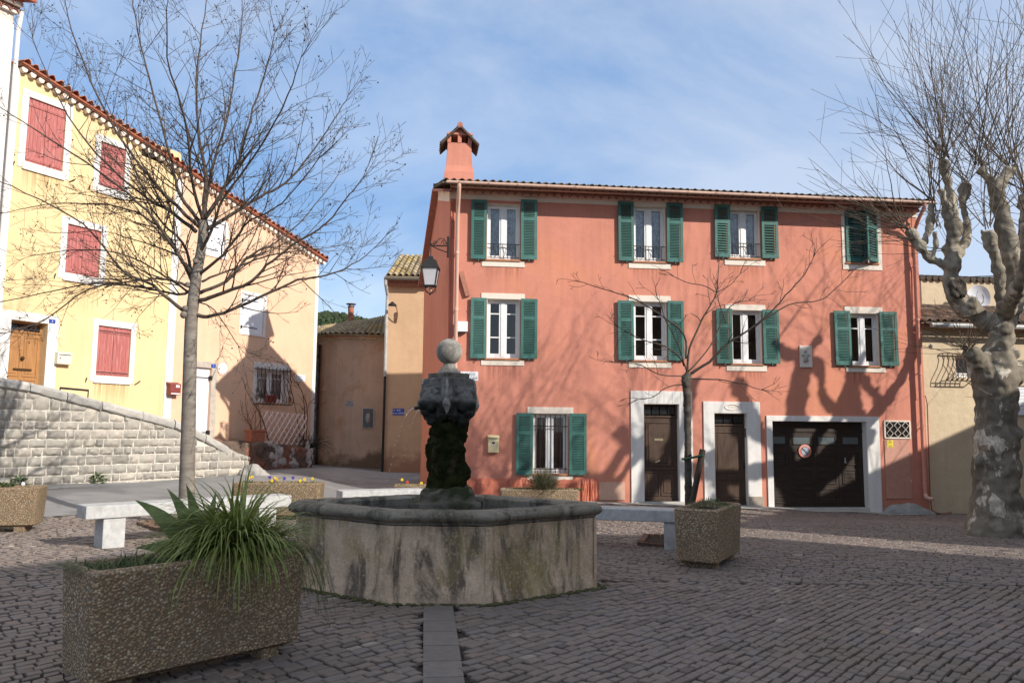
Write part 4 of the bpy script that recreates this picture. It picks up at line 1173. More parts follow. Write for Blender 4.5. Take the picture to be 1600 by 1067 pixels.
for d, z, hh in ((.1, ztop + .02, .09), (.2, ztop + .1, .07)):
    eo2 = [T @ p for p in offset(pd, d)]; ei = [T @ p for p in offset(pd, -.02)]
    for i in range(len(eo2) - 1):
        a, c, a2, c2 = eo2[i], eo2[i + 1], ei[i], ei[i + 1]
        b.quad((a.x, a.y, z), (c.x, c.y, z), (c.x, c.y, z + hh), (a.x, a.y, z + hh)); b.quad((a2.x, a2.y, z), (c2.x, c2.y, z), (c.x, c.y, z), (a.x, a.y, z))
b.build('eaves_moulding', M['ochre'], ro)
# second roof slope running back, with a chimney pipe
b2 = tiles('rear_roof', [T @ at(489, 520, 34.6), T @ at(545, 514, 34.6)], [T @ at(489, 512, 39), T @ at(552, 505, 39)], 10, 8, M['tile_lichen'], ro, amp=.07)
b = MB(); p = T @ at(548, 506, 34.8); pt = T @ at(548.5, 480, 34.8)
b.tube([p - Vector((0, 0, .4)), p, pt], .13, 12); cp_ = b.build('chimney_pot', M['terracotta'], ro, smooth=True, angle=40)
b = MB(); b.tube([pt, pt + Vector((0, 0, .05))], .15, 12); b.tube([pt + Vector((0, 0, .12)), pt + Vector((0, 0, .15))], .22, 12)
for a in (0, 2.1, 4.2): b.bar(pt + Vector((.13 * math.cos(a), .13 * math.sin(a), 0)), pt + Vector((.13 * math.cos(a), .13 * math.sin(a), .13)), .03, .03, up=(1, 0, 0))
b.build('chimney_cowl', plain('dark_clay', (.12, .07, .05), .8, .2), cp_)
FO = Facade(plan[1].x, plan[1].y, math.degrees(math.atan2(plan[0].y - plan[1].y, plan[0].x - plan[1].x)), 0)
FO2 = Facade(plan[2].x, plan[2].y, math.degrees(math.atan2(plan[1].y - plan[2].y, plan[1].x - plan[2].x)), 0)
plate(FO2, 'street_sign', 'small grey street plate on the stained ochre round-cornered wall', 'street sign', (541, 626, 552, 635), plain('grey_plate', (.42, .4, .38), .6, .3), [('RUE', .3, 0, .2), ('DU CASTEL', .26, 0, -.2)], M['letter_dark'])
# stone mask in a striped frame
w, h = size(FO, 566.5, 638, 583.5, 668)
o = wall_thing(FO, 'wall_panel', 'black and white striped panel with an oval stone mask on ochre wall', 'wall panel', 575, 653, -.02)
b = MB(); b.box(-w / 2, -.03, -h / 2, w / 2, 0, h / 2); b.build('board', plain('black_board', (.04, .04, .04), .7, .3), o, bevel=.02)
b = MB(); nn = 9
for i in range(-nn, nn + 1):
    # diagonal stripes clipped to the board
    pts = []
    c_ = i * (w + h) / nn / 1.6
    for s in np.linspace(-1, 1, 41):
        x = s * w / 2; z = -1.1 * x + c_
        if abs(z) < h / 2 - .01 and abs(x) < w / 2 - .01: pts.append((x, z))
    if len(pts) > 2: b.bar((pts[0][0], -.034, pts[0][1]), (pts[-1][0], -.034, pts[-1][1]), .008, .03, up=(0, 1, 0))
for (a, c) in (((-w / 2, h / 2), (w / 2, h / 2)), ((-w / 2, -h / 2), (w / 2, -h / 2)), ((-w / 2, -h / 2), (-w / 2, h / 2)), ((w / 2, -h / 2), (w / 2, h / 2))):
    b.bar((a[0], -.036, a[1]), (c[0], -.036, c[1]), .012, .03, up=(0, 1, 0))
b.build('stripes', M['white_plate'], o)
b = MB(); b.sphere((.0, -.04, .0), .13, 14, 10, (.75, .45, 1.45)); b.sphere((.02, -.1, -.03), .03, 8, 6, (1, 1, 1.8)); b.sphere((-.04, -.09, .05), .025, 8, 6); b.sphere((.06, -.09, .05), .025, 8, 6)
b.build('mask', M['concrete'], o, smooth=True)

# grey rubble strip of an older wall between the peach house and the round corner
b = MB(); p0, p1 = at(485, 620, 30.9), at(500, 620, 31.6)
n, m_ = 8, 40
for j in range(m_ + 1):
    for i in range(n + 1):
        p = p0.lerp(p1, i / n); b.v.append((p.x - p0.x, p.y - p0.y - random.uniform(0, .08), -.5 + (ztop + .4) * j / m_))
for j in range(m_):
    for i in range(n): b.f.append((j * (n + 1) + i, j * (n + 1) + i + 1, (j + 1) * (n + 1) + i + 1, (j + 1) * (n + 1) + i))
w0 = len(b.v); b.box(0, .1, -.5, p1.x - p0.x, .5, ztop - .1)
o = b.build('rubble_wall', surf('grey_rubble', (.2, .19, .18), (.4, .38, .35), 6, .95, 1.0, 10, .04, c4=(.12, .11, .1), s4=5, p4=(.52, .6)), None, loc=(p0.x, p0.y, 0)); tag(o, 'grey rubble stone wall strip between peach house and round-cornered house', 'wall')

# ------------------------------------------------------------------ yellow and peach houses on the left, one raking roof line
YD = 27.5
FY = Facade(-.4976 * 21.5, 21.5, 90 - YD, .6)
zg = FY.o.z
uY0 = FY.uv(-5, 300)[0]; uYP = FY.uv(266, 560)[0]; uP1 = FY.uv(493, 560)[0]
pA = FY.uv(30, 106); pB = FY.uv(500, 408)
slope = (pB[1] - pA[1]) / (pB[0] - pA[0])
rake = lambda u: pA[1] + slope * (u - pA[0])
print('rake', slope, 'u', uY0, uYP, uP1)
yh = thing('house', 'yellow house with faded red shutters and varnished door above stone wall', 'house', FY.o, FY.phi)
pk = thing('house', 'peach house with white shutters and raking tiled roof edge', 'house', FY.world(uYP, 0, 0), FY.phi)
ysh = [(41, 161, 101, 262), (155.5, 227, 195, 296), (103, 355, 156.5, 431), (151, 511, 203, 588)]
# openings follow the wall's own verticals and levels
def yrect(r): return FY.rect(*r)
yr = [yrect(r) for r in ysh]
dY = yrect((12, 502, 70, 640))
b = MB(); wall_face(b, uY0, uYP, -2, [(uY0, rake(uY0)), (uYP, rake(uYP))], [r + (.12,) for r in yr] + [(dY[0], -2.0 + .01, dY[2], dY[3], .3)], .12)
b.quad((uY0, 0, -2), (uY0, 8, -2), (uY0, 8, rake(uY0) + .2), (uY0, 0, rake(uY0))); b.quad((uY0, 8, -2), (uYP, 8, -2), (uYP, 8, rake(uYP)), (uY0, 8, rake(uY0)))
b.build('wall', M['yellow'], yh)
for k, r in enumerate(yr):
    wd = .17 if k != 3 else .15
    b = MB()
    b.box(r[0] - wd, -.02, r[1] - .16, r[0], -.001, r[3] + .17); b.box(r[2], -.02, r[1] - .16, r[2] + wd, -.001, r[3] + .17)
    b.box(r[0], -.02, r[3], r[2], -.001, r[3] + .17); b.box(r[0] - .06, -.05, r[1] - .2, r[2] + .06, -.001, r[1])
    b.build('window_surround', M['white'], yh, bevel=.004)
    st_ = MB(); st_.box(r[0] - .05, -.0025, r[1] - .2 - random.uniform(.6, 1.1), r[2] + .05, -.0015, r[1] - .198); st_.build('rain_stain', M['stain_yellow'], yh)
    x0, z0, x1, z1 = r; mid = (x0 + x1) / 2
    for a, c in ((x0 + .005, mid - .004), (mid + .004, x1 - .005)):
        s = MB(); n = 5
        for i in range(n):
            aa = a + (c - a) * i / n; s.box(aa + .002, .03 + random.uniform(0, .004), z0 + .005, a + (c - a) * (i + 1) / n - .002, .06, z1 - .005)
        for zz in (.07, .9): s.box(a, .012, z0 + (z1 - z0) * zz - .045, c, .029, z0 + (z1 - z0) * zz + .045)
        so = s.build('shutter', M['redpaint'], yh, bevel=.002)
        for zz in (.07, .9): s = MB(); s.box(a + .005, .006, z0 + (z1 - z0) * zz - .012, c - .02, .0115, z0 + (z1 - z0) * zz + .012); s.build('strap_hinge', M['iron'] if k == 3 else M['redpaint'], so)
    s = MB(); s.bar((x0 - .26, -.05, z0 - .08), (x0 - .26, -.0, z0 - .2), .02, .02, up=(1, 0, 0)); s.build('shutter_catch', M['iron'], yh); s = MB(); s.bar((x1 + .2, -.0, z0 - .2), (x1 + .34, -.06, z0 - .08), .02, .02, up=(1, 0, 0)); s.build('shutter_catch', M['iron'], yh)
# oak door in white surround
b = MB(); wd = FY.uv(88, 560)[0] - FY.uv(71, 560)[0]
b.box(dY[0] - wd, -.025, -2, dY[0], -.001, dY[3]); b.box(dY[2], -.025, -2, dY[2] + wd, -.001, dY[3]); b.box(dY[0] - wd, -.025, dY[3], dY[2] + wd, -.001, dY[3] + .22)
b.build('door_surround', M['white'], yh, bevel=.006)
_h = house; house = yh
yd = panel_door((dY[0], FY.uv(40, 640)[1] - .25, dY[2], dY[3]), .22, M['wood_warm'], .22, 3)
house = _h
b = MB(); mu = (dY[0] + dY[2]) / 2; zz = FY.uv(40, 559)[1]; b.sphere((mu, .19, zz), .05, 10, 8); b.box(mu - .2, .195, zz - .3, mu + .25, .205, zz - .25); b.build('door_knob', plain('bronze', (.1, .06, .03), .4, .5, .7), yd)
b = MB(); b.box(uY0 - .05, -.02, -2, uY0 + .32, -.0015, rake(uY0) - .1); b.box(uYP - .16, -.02, -2, uYP + .1, -.0015, rake(uYP) - .25); b.build('corner_band', M['white'], yh)
# peach house
pw = [FY.rect(378, 462, 412, 520), FY.rect(400, 579, 446, 629), FY.rect(318, 347, 352, 397)]
pdr = FY.rect(304, 574, 328.5, 664)
b = MB(); sh_ = lambda r: tuple(np.array(r[:4]) - np.array([uYP, 0, uYP, 0]))
wall_face(b, 0, uP1 - uYP, -2, [(0, rake(uYP)), (uP1 - uYP, rake(uP1))], [sh_(r) + (.14,) for r in pw] + [(sh_(pdr)[0], -2 + .01, sh_(pdr)[2], sh_(pdr)[3], .2)], .14)
WP = uP1 - uYP
b.quad((WP, 0, -2), (WP, 8, -2), (WP, 8, rake(uP1) - .0), (WP, 0, rake(uP1))); b.quad((0, 8, -2), (WP, 8, -2), (WP, 8, rake(uP1)), (0, 8, rake(uYP)))
b.build('wall', M['pink'], pk)
b = MB(); b.box(WP - .16, -.02, -2, WP + .012, -.001, rake(uP1) - .28); b.build('corner_band', M['white'], pk)
wpaint = surf('white_shutter_paint', (.68, .68, .7), (.78, .78, .8), 4, .55, .1, 40, .003)
for k in (0, 2):
    r = sh_(pw[k]); x0, z0, x1, z1 = r
    b = MB(); b.box(x0 - .1, -.02, z0 - .1, x0, -.001, z1 + .1); b.box(x1, -.02, z0 - .1, x1 + .1, -.001, z1 + .1); b.box(x0, -.02, z1, x1, -.001, z1 + .1); b.box(x0, -.03, z0 - .1, x1, -.001, z0); b.build('window_surround', M['white'], pk)
    mid = (x0 + x1) / 2
    for a, c in ((x0 + .004, mid - .003), (mid + .003, x1 - .004)):
        s = MB()
        for i in range(4): s.box(a + (c - a) * i / 4 + .002, .02, z0, a + (c - a) * (i + 1) / 4 - .002, .05, z1)
        so = s.build('shutter', wpaint, pk)
    for zz in (.13, .85):
        s = MB(); s.box(x0 - .02, .008, z0 + (z1 - z0) * zz - .012, x1 - .25, .019, z0 + (z1 - z0) * zz + .012)
        s.box(x0 - .06, -.06, z0 + (z1 - z0) * zz - .07, x0 - .019, .01, z0 + (z1 - z0) * zz + .03)
        s.build('strap_hinge', M['iron'], so)
r = sh_(pdr); s = MB(); x0, z0, x1, z1 = r
for i in range(3): s.box(x0 + (x1 - x0) * i / 3 + .002, .08, -2, x0 + (x1 - x0) * (i + 1) / 3 - .002, .12, z1)
so = s.build('door', wpaint, pk)
for zz in (z1 - .3, z1 - 1.95): s = MB(); s.box(x0 + .1, .068, zz - .015, x1, .079, zz + .015); s.box(x1 - .04, -.04, zz - .06, x1 + .02, .078, zz + .06); s.build('strap_hinge', M['iron'], so)
b = MB(); b.box(x0 - .2, -.015, -2, x0, -.001, z1); b.box(x1, -.015, -2, x1 + .22, -.001, z1); b.box(x0 - .2, -.015, z1, x1 + .22, -.001, z1 + .18); b.build('door_surround', surf('grey_stone_jamb', (.36, .31, .26), (.52, .45, .38), 6, .9, .6, 30), pk)
# barred window with bulging grille
r = sh_(pw[1]); x0, z0, x1, z1 = r
wp = add_window(pk, r, y=.09, transoms=(.75,), curtain=True)
b = MB(); wd = .13
b.box(x0 - wd, -.02, z0 - .05, x0, -.001, z1); b.box(x1, -.02, z0 - .05, x1 + wd, -.001, z1); b.box(x0 - wd, -.02, z1, x1 + wd, -.001, z1 + .25); b.build('window_surround', M['white'], pk)
g = MB(); nb = 10; gh = z1 - z0
def bulge(x, top=True): return [(x, -.1, z1 + .1), (x, -.1, z1 - .25 * gh), (x + .05, -.11, z1 - .33 * gh), (x, -.12, z1 - .4 * gh), (x, -.16, z1 - .62 * gh), (x, -.27, z1 - .85 * gh), (x, -.27, z0 + .02), (x, -.16, z0 - .08)]
gx0, gx1 = x0 - .05, x1 + .12
for i in range(nb): g.tube(bulge(gx0 + (gx1 - gx0) * i / (nb - 1)), .012, 5)
g.bar((gx0 - .15, -.1, z1 + .02), (gx1 + .05, -.1, z1 + .02), .03, .03); g.bar((gx0 - .15, -.16, z0 - .06), (gx1 + .02, -.16, z0 - .06), .03, .03)
for xx in (gx0, gx1):
    for zc, rr_ in ((z0 + .35 * gh, .09), (z0 + .12 * gh, .11)):
        g.tube([(xx, -.1 + rr_ * .6 * math.cos(a) * (1 - a / 14), zc + rr_ * math.sin(a) * (1 - a / 14)) for a in np.linspace(0, 8, 18)], .009, 4)
    g.bar((xx, -.1, z1 + .02), (xx, .02, z1 + .02), .02, .02); g.bar((xx, -.16, z0 - .06), (xx, .02, z0 - .06), .02, .02)
g.build('grille', M['iron'], pk)
# roofs with bright tile ends along the rake
def rake_roof(parent, ua, ub_, u_off, mat, nm='roof'):
    n = max(3, round((ub_ - ua) / .21))
    Epts = [(ua - u_off, -.22, rake(ua) + .1), (ub_ - u_off, -.22, rake(ub_) + .1)]
    Rp = [(ua - u_off, 4.2, rake(ua) + .75), (ub_ - u_off, 4.2, rake(ub_) + .75)]
    o_ = tiles(nm, Epts, Rp, n, 6, mat, parent, amp=.1, seg=6, lift=.035, jit=.03)
    tiles('rear_slope', [(ub_ - u_off, 8.3, rake(ub_) + .1), (ua - u_off, 8.3, rake(ua) + .1)], [(ub_ - u_off, 4.2, rake(ub_) + .75), (ua - u_off, 4.2, rake(ua) + .75)], n, 5, mat, o_, amp=.08)
    g = MB()
    w = (ub_ - ua) / n
    for i in range(n):
        c = ua + (i + .5) * w - u_off; zc = rake(ua + (i + .5) * w) - .06
        g.tube([(c, -.14, zc + .03), (c, .02, zc + .03)], .075, 8)
    g.build('corbel', M['cream'], parent)
    g = MB(); d = Vector((1, 0, slope)).normalized()
    g.bar((ua - u_off, -.07, rake(ua) + .045), (ub_ - u_off, -.07, rake(ub_) + .045), .24, .03); g.build('eaves_course', M['plaster_tile'], parent)
rake_roof(yh, uY0 + .25, uYP, 0, M['tile_red']); rake_roof(pk, uYP + .02, uP1 + .25, uYP, M['tile_red'])
# pale taller house at the far left edge
FW_ = FY
wh_ = thing('house', 'tall blush white house at the picture edge beyond the yellow one', 'house', FY.world(uY0, -.12, 0), FY.phi)
zt_ = FY.uv(20, 24)[1]
b = MB(); b.box(-7, 0, -2, .0, 8, zt_); b.build('wall', M['blush'], wh_)
b = MB(); b.box(-.36, -.025, -2, .012, -.001, zt_ - .3); b.build('corner_band', M['white'], wh_)
g = genoise('corbel', -7, .05, zt_ + .25, 2, wh_, M['plaster_tile'], M['white'], .21, .14, .15)
tiles('roof', [(-7, -.5, zt_ + .3), (.25, -.5, zt_ + .3)], [(-7, 4, zt_ + 1.6), (.25, 4, zt_ + 1.6)], 34, 7, M['tile_red'], wh_, amp=.08)
b = MB(); b.tube([(.12, -.12, zt_ + .1), (.1, -.06, zt_ - .4), (.1, -.06, -1)], .05, 8); b.build('downpipe', M['white'], wh_)

# fittings on the yellow and peach houses
plate(FY, 'number_plate', 'small blue number plate at corner of the oak door surround', 'house number', (76.5, 499, 86.5, 505), M['blue_plate'], [('3', .7, 0, 0)], M['letter_white'], off=-.028)
plate(FY, 'number_plate', 'small blue number plate above the white door of peach house', 'house number', (330, 569, 337, 574.5), M['blue_plate'], [('1', .7, 0, 0)], M['letter_white'], off=-.018)
plate(FY, 'street_sign', 'white street plate beside barred window on the peach house', 'street sign', (461, 585.5, 476.5, 595.5), M['white_plate'], [('RUE DU', .3, 0, .2), ('PLAN CASE', .28, 0, -.22), ('⚜', .3, -.4, .2)], M['letter_dark'])
w, h = size(FY, 84, 551, 107, 570)
o = wall_thing(FY, 'letterbox', 'cream letterbox on yellow wall beside the oak door', 'letterbox', 95.5, 560)
b = MB(); b.box(-w / 2, -.16, -h / 2, w / 2, 0, h / 2); b.build('box', plain('ivory_metal', (.72, .66, .5), .5, .4, var=.04), o, bevel=.012)
b = MB(); b.box(-w / 2 + .03, -.166, h / 2 - .08, w / 2 - .03, -.159, h / 2 - .06); b.box(-w / 2 + .05, -.166, -.02, -w / 2 + .08, -.159, .01); b.build('flap', M['iron'], o)
w, h = size(FY, 260, 597, 276, 617)
o = wall_thing(FY, 'letterbox', 'dark red letterbox on white corner band between yellow and peach houses', 'letterbox', 268, 607, -.025)
rm = plain('dark_red_metal', (.22, .05, .04), .5, .4, var=.1)
b = MB(); b.box(-w / 2, -.18, -h / 2, w / 2, 0, h / 2 - .06); b.add([(-w / 2 - .02, -.2, h / 2 - .07), (w / 2 + .02, -.2, h / 2 - .07), (w / 2 + .02, 0, h / 2), (-w / 2 - .02, 0, h / 2), (w / 2 + .02, 0, h / 2 - .07), (-w / 2 - .02, 0, h / 2 - .07)], [(0, 1, 2, 3), (0, 5, 4, 1), (0, 3, 5), (1, 4, 2)]); b.build('box', rm, o, bevel=.006)
b = MB(); b.box(.0, -.188, .03, .12, -.179, .1); b.box(-w / 2 + .02, -.187, -h / 2 + .02, w / 2 - .02, -.179, -h / 2 + .05); b.build('name_card', M['white_plate'], o)
b = MB(); b.tube([(0, -.06, 0), (0, 0, 0)], [.13, .2], 20); o = wall_thing(FY, 'bulkhead_light', 'round white wall light between white door and barred window', 'wall light', 348, 576); b.build('dome', M['white_plate'], o, smooth=True, angle=50)
b = MB(); b.tube([(0, -.012, 0), (0, 0.002, 0)], [.22, .22], 20); b.build('backplate', M['pipe'], o)
# handrail stub on the ramp wall
p0 = FY.world(FY.uv(94, 606, -.5)[0], -.5, FY.uv(94, 606, -.5)[1]); p1 = FY.world(FY.uv(138, 610, -.5)[0], -.5, FY.uv(138, 610, -.5)[1])
o = thing('handrail', 'thin dark handrail above stone wall below yellow house window', 'handrail', (p1.x, p1.y, p1.z - 1), 0)
b = MB(); q = Vector(o.location); b.tube([p0 - q, p1 - q], .03, 6); b.tube([p1 - q, p1 - q - Vector((0, 0, 1))], .015, 6); b.tube([p0 - q, p0 - q - Vector((0, 0, 1))], .015, 6); b.build('rail', M['iron'], o)
# ------------------------------------------------------------------ low sandy house on the right
FS = Facade(*FR.world(U1 + .02, .1, 0).to_tuple()[:2], 6.5, -.65)
sh_h = thing('house', 'low sandy roughcast house with tiled eaves behind the plane tree', 'house', FS.o, FS.phi)
zE = FS.uv(1470, 512)[1]
sw = FS.rect(1493, 556, 1522, 590); sw2 = FS.rect(1588, 603, 1640, 645)
b = MB(); wall_face(b, 0, 9, -1, zE, [sw + (.2,), sw2 + (.15,)], .2); b.quad((0, 0, -1), (0, 4, -1), (0, 4, zE + .8), (0, 0, zE)); b.quad((9, 0, -1), (9, 4, -1), (9, 4, zE + .8), (9, 0, zE)); b.build('wall', M['sand'], sh_h)
g = genoise('corbel', .02, 9, FS.uv(1470, 511)[1] + .08, 1, sh_h, M['plaster_tile'], M['sand'], .2, .14, .17)
eZ = FS.uv(1470, 503, -.35)[1]; rp_ = FS.loc(at(1470, 479, 24.6))
tiles('roof', [(-.05, -.36, eZ), (9.3, -.36, eZ)], [(-.05, rp_.y, rp_.z), (9.3, rp_.y, rp_.z)], 44, 8, M['tile'], sh_h, amp=.07, lift=.03, jit=.02)
b = MB(); gz_ = FS.uv(1470, 508, -.45)[1]; b.tube([(.05, -.42, gz_), (9.3, -.42, gz_)], .065, 8)
for i in range(12): b.bar((.3 + i * .75, -.49, gz_), (.3 + i * .75, -.3, gz_ + .06), .03, .01)
b.build('gutter', M['zinc'], sh_h, smooth=True, angle=40)
w_ = add_window(sh_h, sw, y=.12, curtain=True, double=False)
g = MB(); x0, z0, x1, z1 = sw; gx0, gx1 = FS.uv(1478, 580, -.2)[0], FS.uv(1524, 580, -.2)[0]; nb = 7; gh = z1 - z0
for i in range(nb):
    x = gx0 + (gx1 - gx0) * i / (nb - 1)
    g.tube([(x, -.08, z1 + .05), (x + .05, -.09, z1 - .1 * gh), (x, -.1, z1 - .45 * gh), (x, -.28, z1 - .8 * gh), (x, -.3, z0 - .02), (x, -.2, z0 - .1)], .011, 5)
    if i < nb - 1: g.tube([(x + .02, -.2, z0 - .1), (x + (gx1 - gx0) / (nb - 1) - .02, -.28, z0 + .04)], .008, 4)
g.bar((gx0, -.2, z0 - .1), (gx1, -.2, z0 - .1), .025, .025); g.bar((gx0, -.28, z0 + .06), (gx1, -.28, z0 + .06), .02, .02); g.bar((gx0, -.08, z1 + .05), (gx1, -.08, z1 + .05), .025, .025)
for x in (gx0, gx1): g.bar((x, -.08, z1 + .05), (x, .02, z1 + .05), .02, .02); g.bar((x, -.2, z0 - .1), (x, .02, z0 - .1), .02, .02)
g.build('grille', plain('rusty_grille', (.1, .06, .04), .8, .3), sh_h)
s = MB(); x0, z0, x1, z1 = sw2
for i in range(8): s.box(x0, .04, z0 + (z1 - z0) * i / 8 + .004, x1, .07, z0 + (z1 - z0) * (i + 1) / 8 - .004)
s.box(x0 - .06, -.04, z0 - .06, x1 + .06, .04, z0); s.build('shutter', M['white_plate'], sh_h)
b = MB(); u, z = FS.uv(1455, 540); b.sphere((u, -.01, z), .05, 8, 6); b.build('wall_vent', M['concrete'], sh_h)
# taller building behind it, with a dish on its wall
FT = Facade(at(1440, 460, 26).x, 26, 6.5, 0)
zt_ = FT.uv(1480, 437)[1]
o = thing('house', 'plain sandy building with tiled coping rising behind the low house', 'house', FT.o, FT.phi)
b = MB(); b.box(0, 0, -1, 10, 5, zt_); b.build('wall', M['sand'], o)
b = MB()
for i in range(45): b.tube([(i * .225, -.1, zt_ + .03), (i * .225, .4, zt_ + .1)], .1, 6)
b.box(-.05, -.08, zt_, 10.1, .4, zt_ + .04); b.build('coping', M['tile'], o)
dq = FT.world(FT.uv(1529, 465, -.6)[0], -.6, FT.uv(1529, 465, -.6)[1])
o = thing('satellite_dish', 'white satellite dish on sandy wall seen between plane tree limbs', 'dish', dq, R(-10))
b = MB(); n = 24
rings = [(0, .09), (.15, .075), (.28, .04), (.36, 0)]
for (r_, dd) in rings:
    for k in range(n): a = 2 * math.pi * k / n; b.v.append((r_ * 1.0 * math.cos(a) + .0001, dd, r_ * 1.15 * math.sin(a)))
for i in range(3):
    for k in range(n): b.f.append((i * n + k, i * n + (k + 1) % n, (i + 1) * n + (k + 1) % n, (i + 1) * n + k))
b.build('reflector', M['white_plate'], o, smooth=True)
b = MB(); b.tube([(0, .07, -.3), (0, -.35, -.2), (0, -.4, 0)], .015, 6); b.box(-.03, -.44, -.03, .03, -.36, .04); b.tube([(0, .08, 0), (0, .6, -.1)], .03, 6); b.build('feed_arm', M['zinc'], o)

# ------------------------------------------------------------------ ground
gm = MB()
xs = np.concatenate([np.linspace(-900, -40, 10)[:-1], np.arange(-40, 40.01, .8), np.linspace(40, 900, 10)[1:]])
ys = np.concatenate([np.linspace(-400, -20, 8)[:-1], np.arange(-20, 45.01, .8), np.linspace(45, 1500, 12)[1:]])
nx = len(xs)
for y in ys:
    for x in xs: gm.v.append((x, y, gz(max(-40, min(40, x)), max(-20, min(45, y))) - .035))
for j in range(len(ys) - 1):
    for i in range(nx - 1): gm.f.append((j * nx + i, j * nx + i + 1, (j + 1) * nx + i + 1, (j + 1) * nx + i))
o = gm.build('ground', M['joint'], None, smooth=True); o['kind'] = 'structure'

# asphalt lane
P0 = [(-19, 0.5), (-7.9, 13.2), (-4.4, 17.4), (-1.9, 19.6), (-2.6, 24.0), (-3.0, 31)]
P1 = [(-34, 8), (-16, 21), (-12, 25), (-10, 29), (-9, 33), (-8, 36)]
def lerp_line(P, t):
    L = [0]
    for a, c in zip(P, P[1:]): L.append(L[-1] + math.dist(a, c))
    s = L[-1] * t; k = 0
    while k < len(L) - 2 and L[k + 1] < s: k += 1
    f = (s - L[k]) / (L[k + 1] - L[k]); return (P[k][0] + (P[k + 1][0] - P[k][0]) * f, P[k][1] + (P[k + 1][1] - P[k][1]) * f)
rm_ = MB(); nu, nv = 70, 26
for i in range(nu + 1):
    a, c = lerp_line(P0, i / nu), lerp_line(P1, i / nu)
    for j in range(nv + 1):
        x, y = a[0] + (c[0] - a[0]) * j / nv, a[1] + (c[1] - a[1]) * j / nv
        rm_.v.append((x, y, gz(x, y) + .002))
for i in range(nu):
    for j in range(nv): rm_.f.append((i * (nv + 1) + j, (i + 1) * (nv + 1) + j, (i + 1) * (nv + 1) + j + 1, i * (nv + 1) + j + 1))
o = rm_.build('road', M['asphalt'], None, smooth=True); o['kind'] = 'structure'
def paved(x, y):
    """which side of the asphalt edge"""
    for (a, c) in zip(P0[:3], P0[1:4]):
        if a[1] <= y <= c[1]:
            return x > a[0] + (c[0] - a[0]) * (y - a[1]) / (c[1] - a[1]) + .03
    return y < P0[0][1] or (y > P0[3][1] and x > -1.6)
# concrete strip in front of the coral house
sm = MB(); n = 40
for i in range(n + 1):
    u = 1.2 + (U1 - 1.6) * i / n
    for d in (-.02, -.6 - .06 * math.sin(i * .9)):
        p = FR.world(u, d, 0); sm.v.append((p.x, p.y, gz(p.x, p.y) + .008))
for i in range(n): sm.f.append((2 * i, 2 * i + 1, 2 * i + 3, 2 * i + 2))
o = sm.build('pavement_strip', M['concrete'], None); o['kind'] = 'structure'

# setts
def sett_field(name, region, ang, L, Wd, warp, origin=(0, 0), ext=18):
    mb = MB(); vals = []
    ca, sa = math.cos(R(ang)), math.sin(R(ang))
    nr = int(2 * ext / Wd)
    for r in range(-nr // 2, nr // 2):
        s = -ext + random.uniform(0, L); t = r * Wd
        while s < ext:
            l = L * random.choice((random.uniform(.7, 1.25), random.uniform(.55, 1.35)))
            sc, tc = s + l / 2, t + Wd / 2
            X, Y = warp(origin[0] + ca * sc - sa * tc, origin[1] + sa * sc + ca * tc)
            if region(X, Y):
                g = random.uniform(.005, .011)
                crn = []
                for (ds, dt) in ((s + g, t + g), (s + l - g, t + g), (s + l - g, t + Wd - g), (s + g, t + Wd - g)):
                    ds += random.uniform(-.009, .009); dt += random.uniform(-.008, .008)
                    x, y = warp(origin[0] + ca * ds - sa * dt, origin[1] + sa * ds + ca * dt); crn.append((x, y))
                z = gz(X, Y) + random.uniform(-.007, .005); tx, ty = random.gauss(0, .02), random.gauss(0, .02)
                b0 = len(mb.v)
                for (x, y) in crn: mb.v.append((x, y, z - .03))
                for f, dz in ((.0, -.007), (.1, 0.0)):
                    for (x, y) in crn:
                        xx, yy = x + (X - x) * f, y + (Y - y) * f
                        mb.v.append((xx, yy, z + dz + (xx - X) * tx + (yy - Y) * ty))
                mb.f.append((b0 + 8, b0 + 9, b0 + 10, b0 + 11))
                for k in range(4):
                    k2 = (k + 1) % 4
                    mb.f.append((b0 + k, b0 + k2, b0 + 4 + k2, b0 + 4 + k)); mb.f.append((b0 + 4 + k, b0 + 4 + k2, b0 + 8 + k2, b0 + 8 + k))
                v = min(1, max(0, random.gauss(.46, .2))); vals += [v] * 12
            s += l
    o = mb.build(name, M['setts'], None)
    a = o.data.attributes.new('rnd', 'FLOAT', 'POINT'); a.data.foreach_set('value', vals); o['kind'] = 'structure'
    print(name, len(vals) // 12)
    return o
view = lambda x, y: abs(x) < .8 * y + 2.2
band = lambda x, y: abs(x + .384 + .107 * (y - 5)) < .15 and y < 7.6
LINE_Y = lambda x: 8.72 + .02 * x
def front_house(x, y): return FR.loc(Vector((x, y, 0))).y < -.58 or x > 11.3
wA = lambda x, y: (x + .16 * math.sin(.75 * y + .4 * x) + .1 * math.sin(1.3 * x), y + .2 * math.sin(.6 * x - .2 * y) + .12 * math.sin(.9 * y))
sett_field('paving', lambda x, y: view(x, y) and 1.5 < y < LINE_Y(x) - .02 and not band(x, y) and paved(x, y), 47, .135, .088, wA, (0, 5), 17)
sett_field('paving', lambda x, y: view(x, y) and LINE_Y(x) + .03 < y < 22 and paved(x, y) and front_house(x, y) and x < 15, -38, .135, .088, wA, (0, 14), 20)
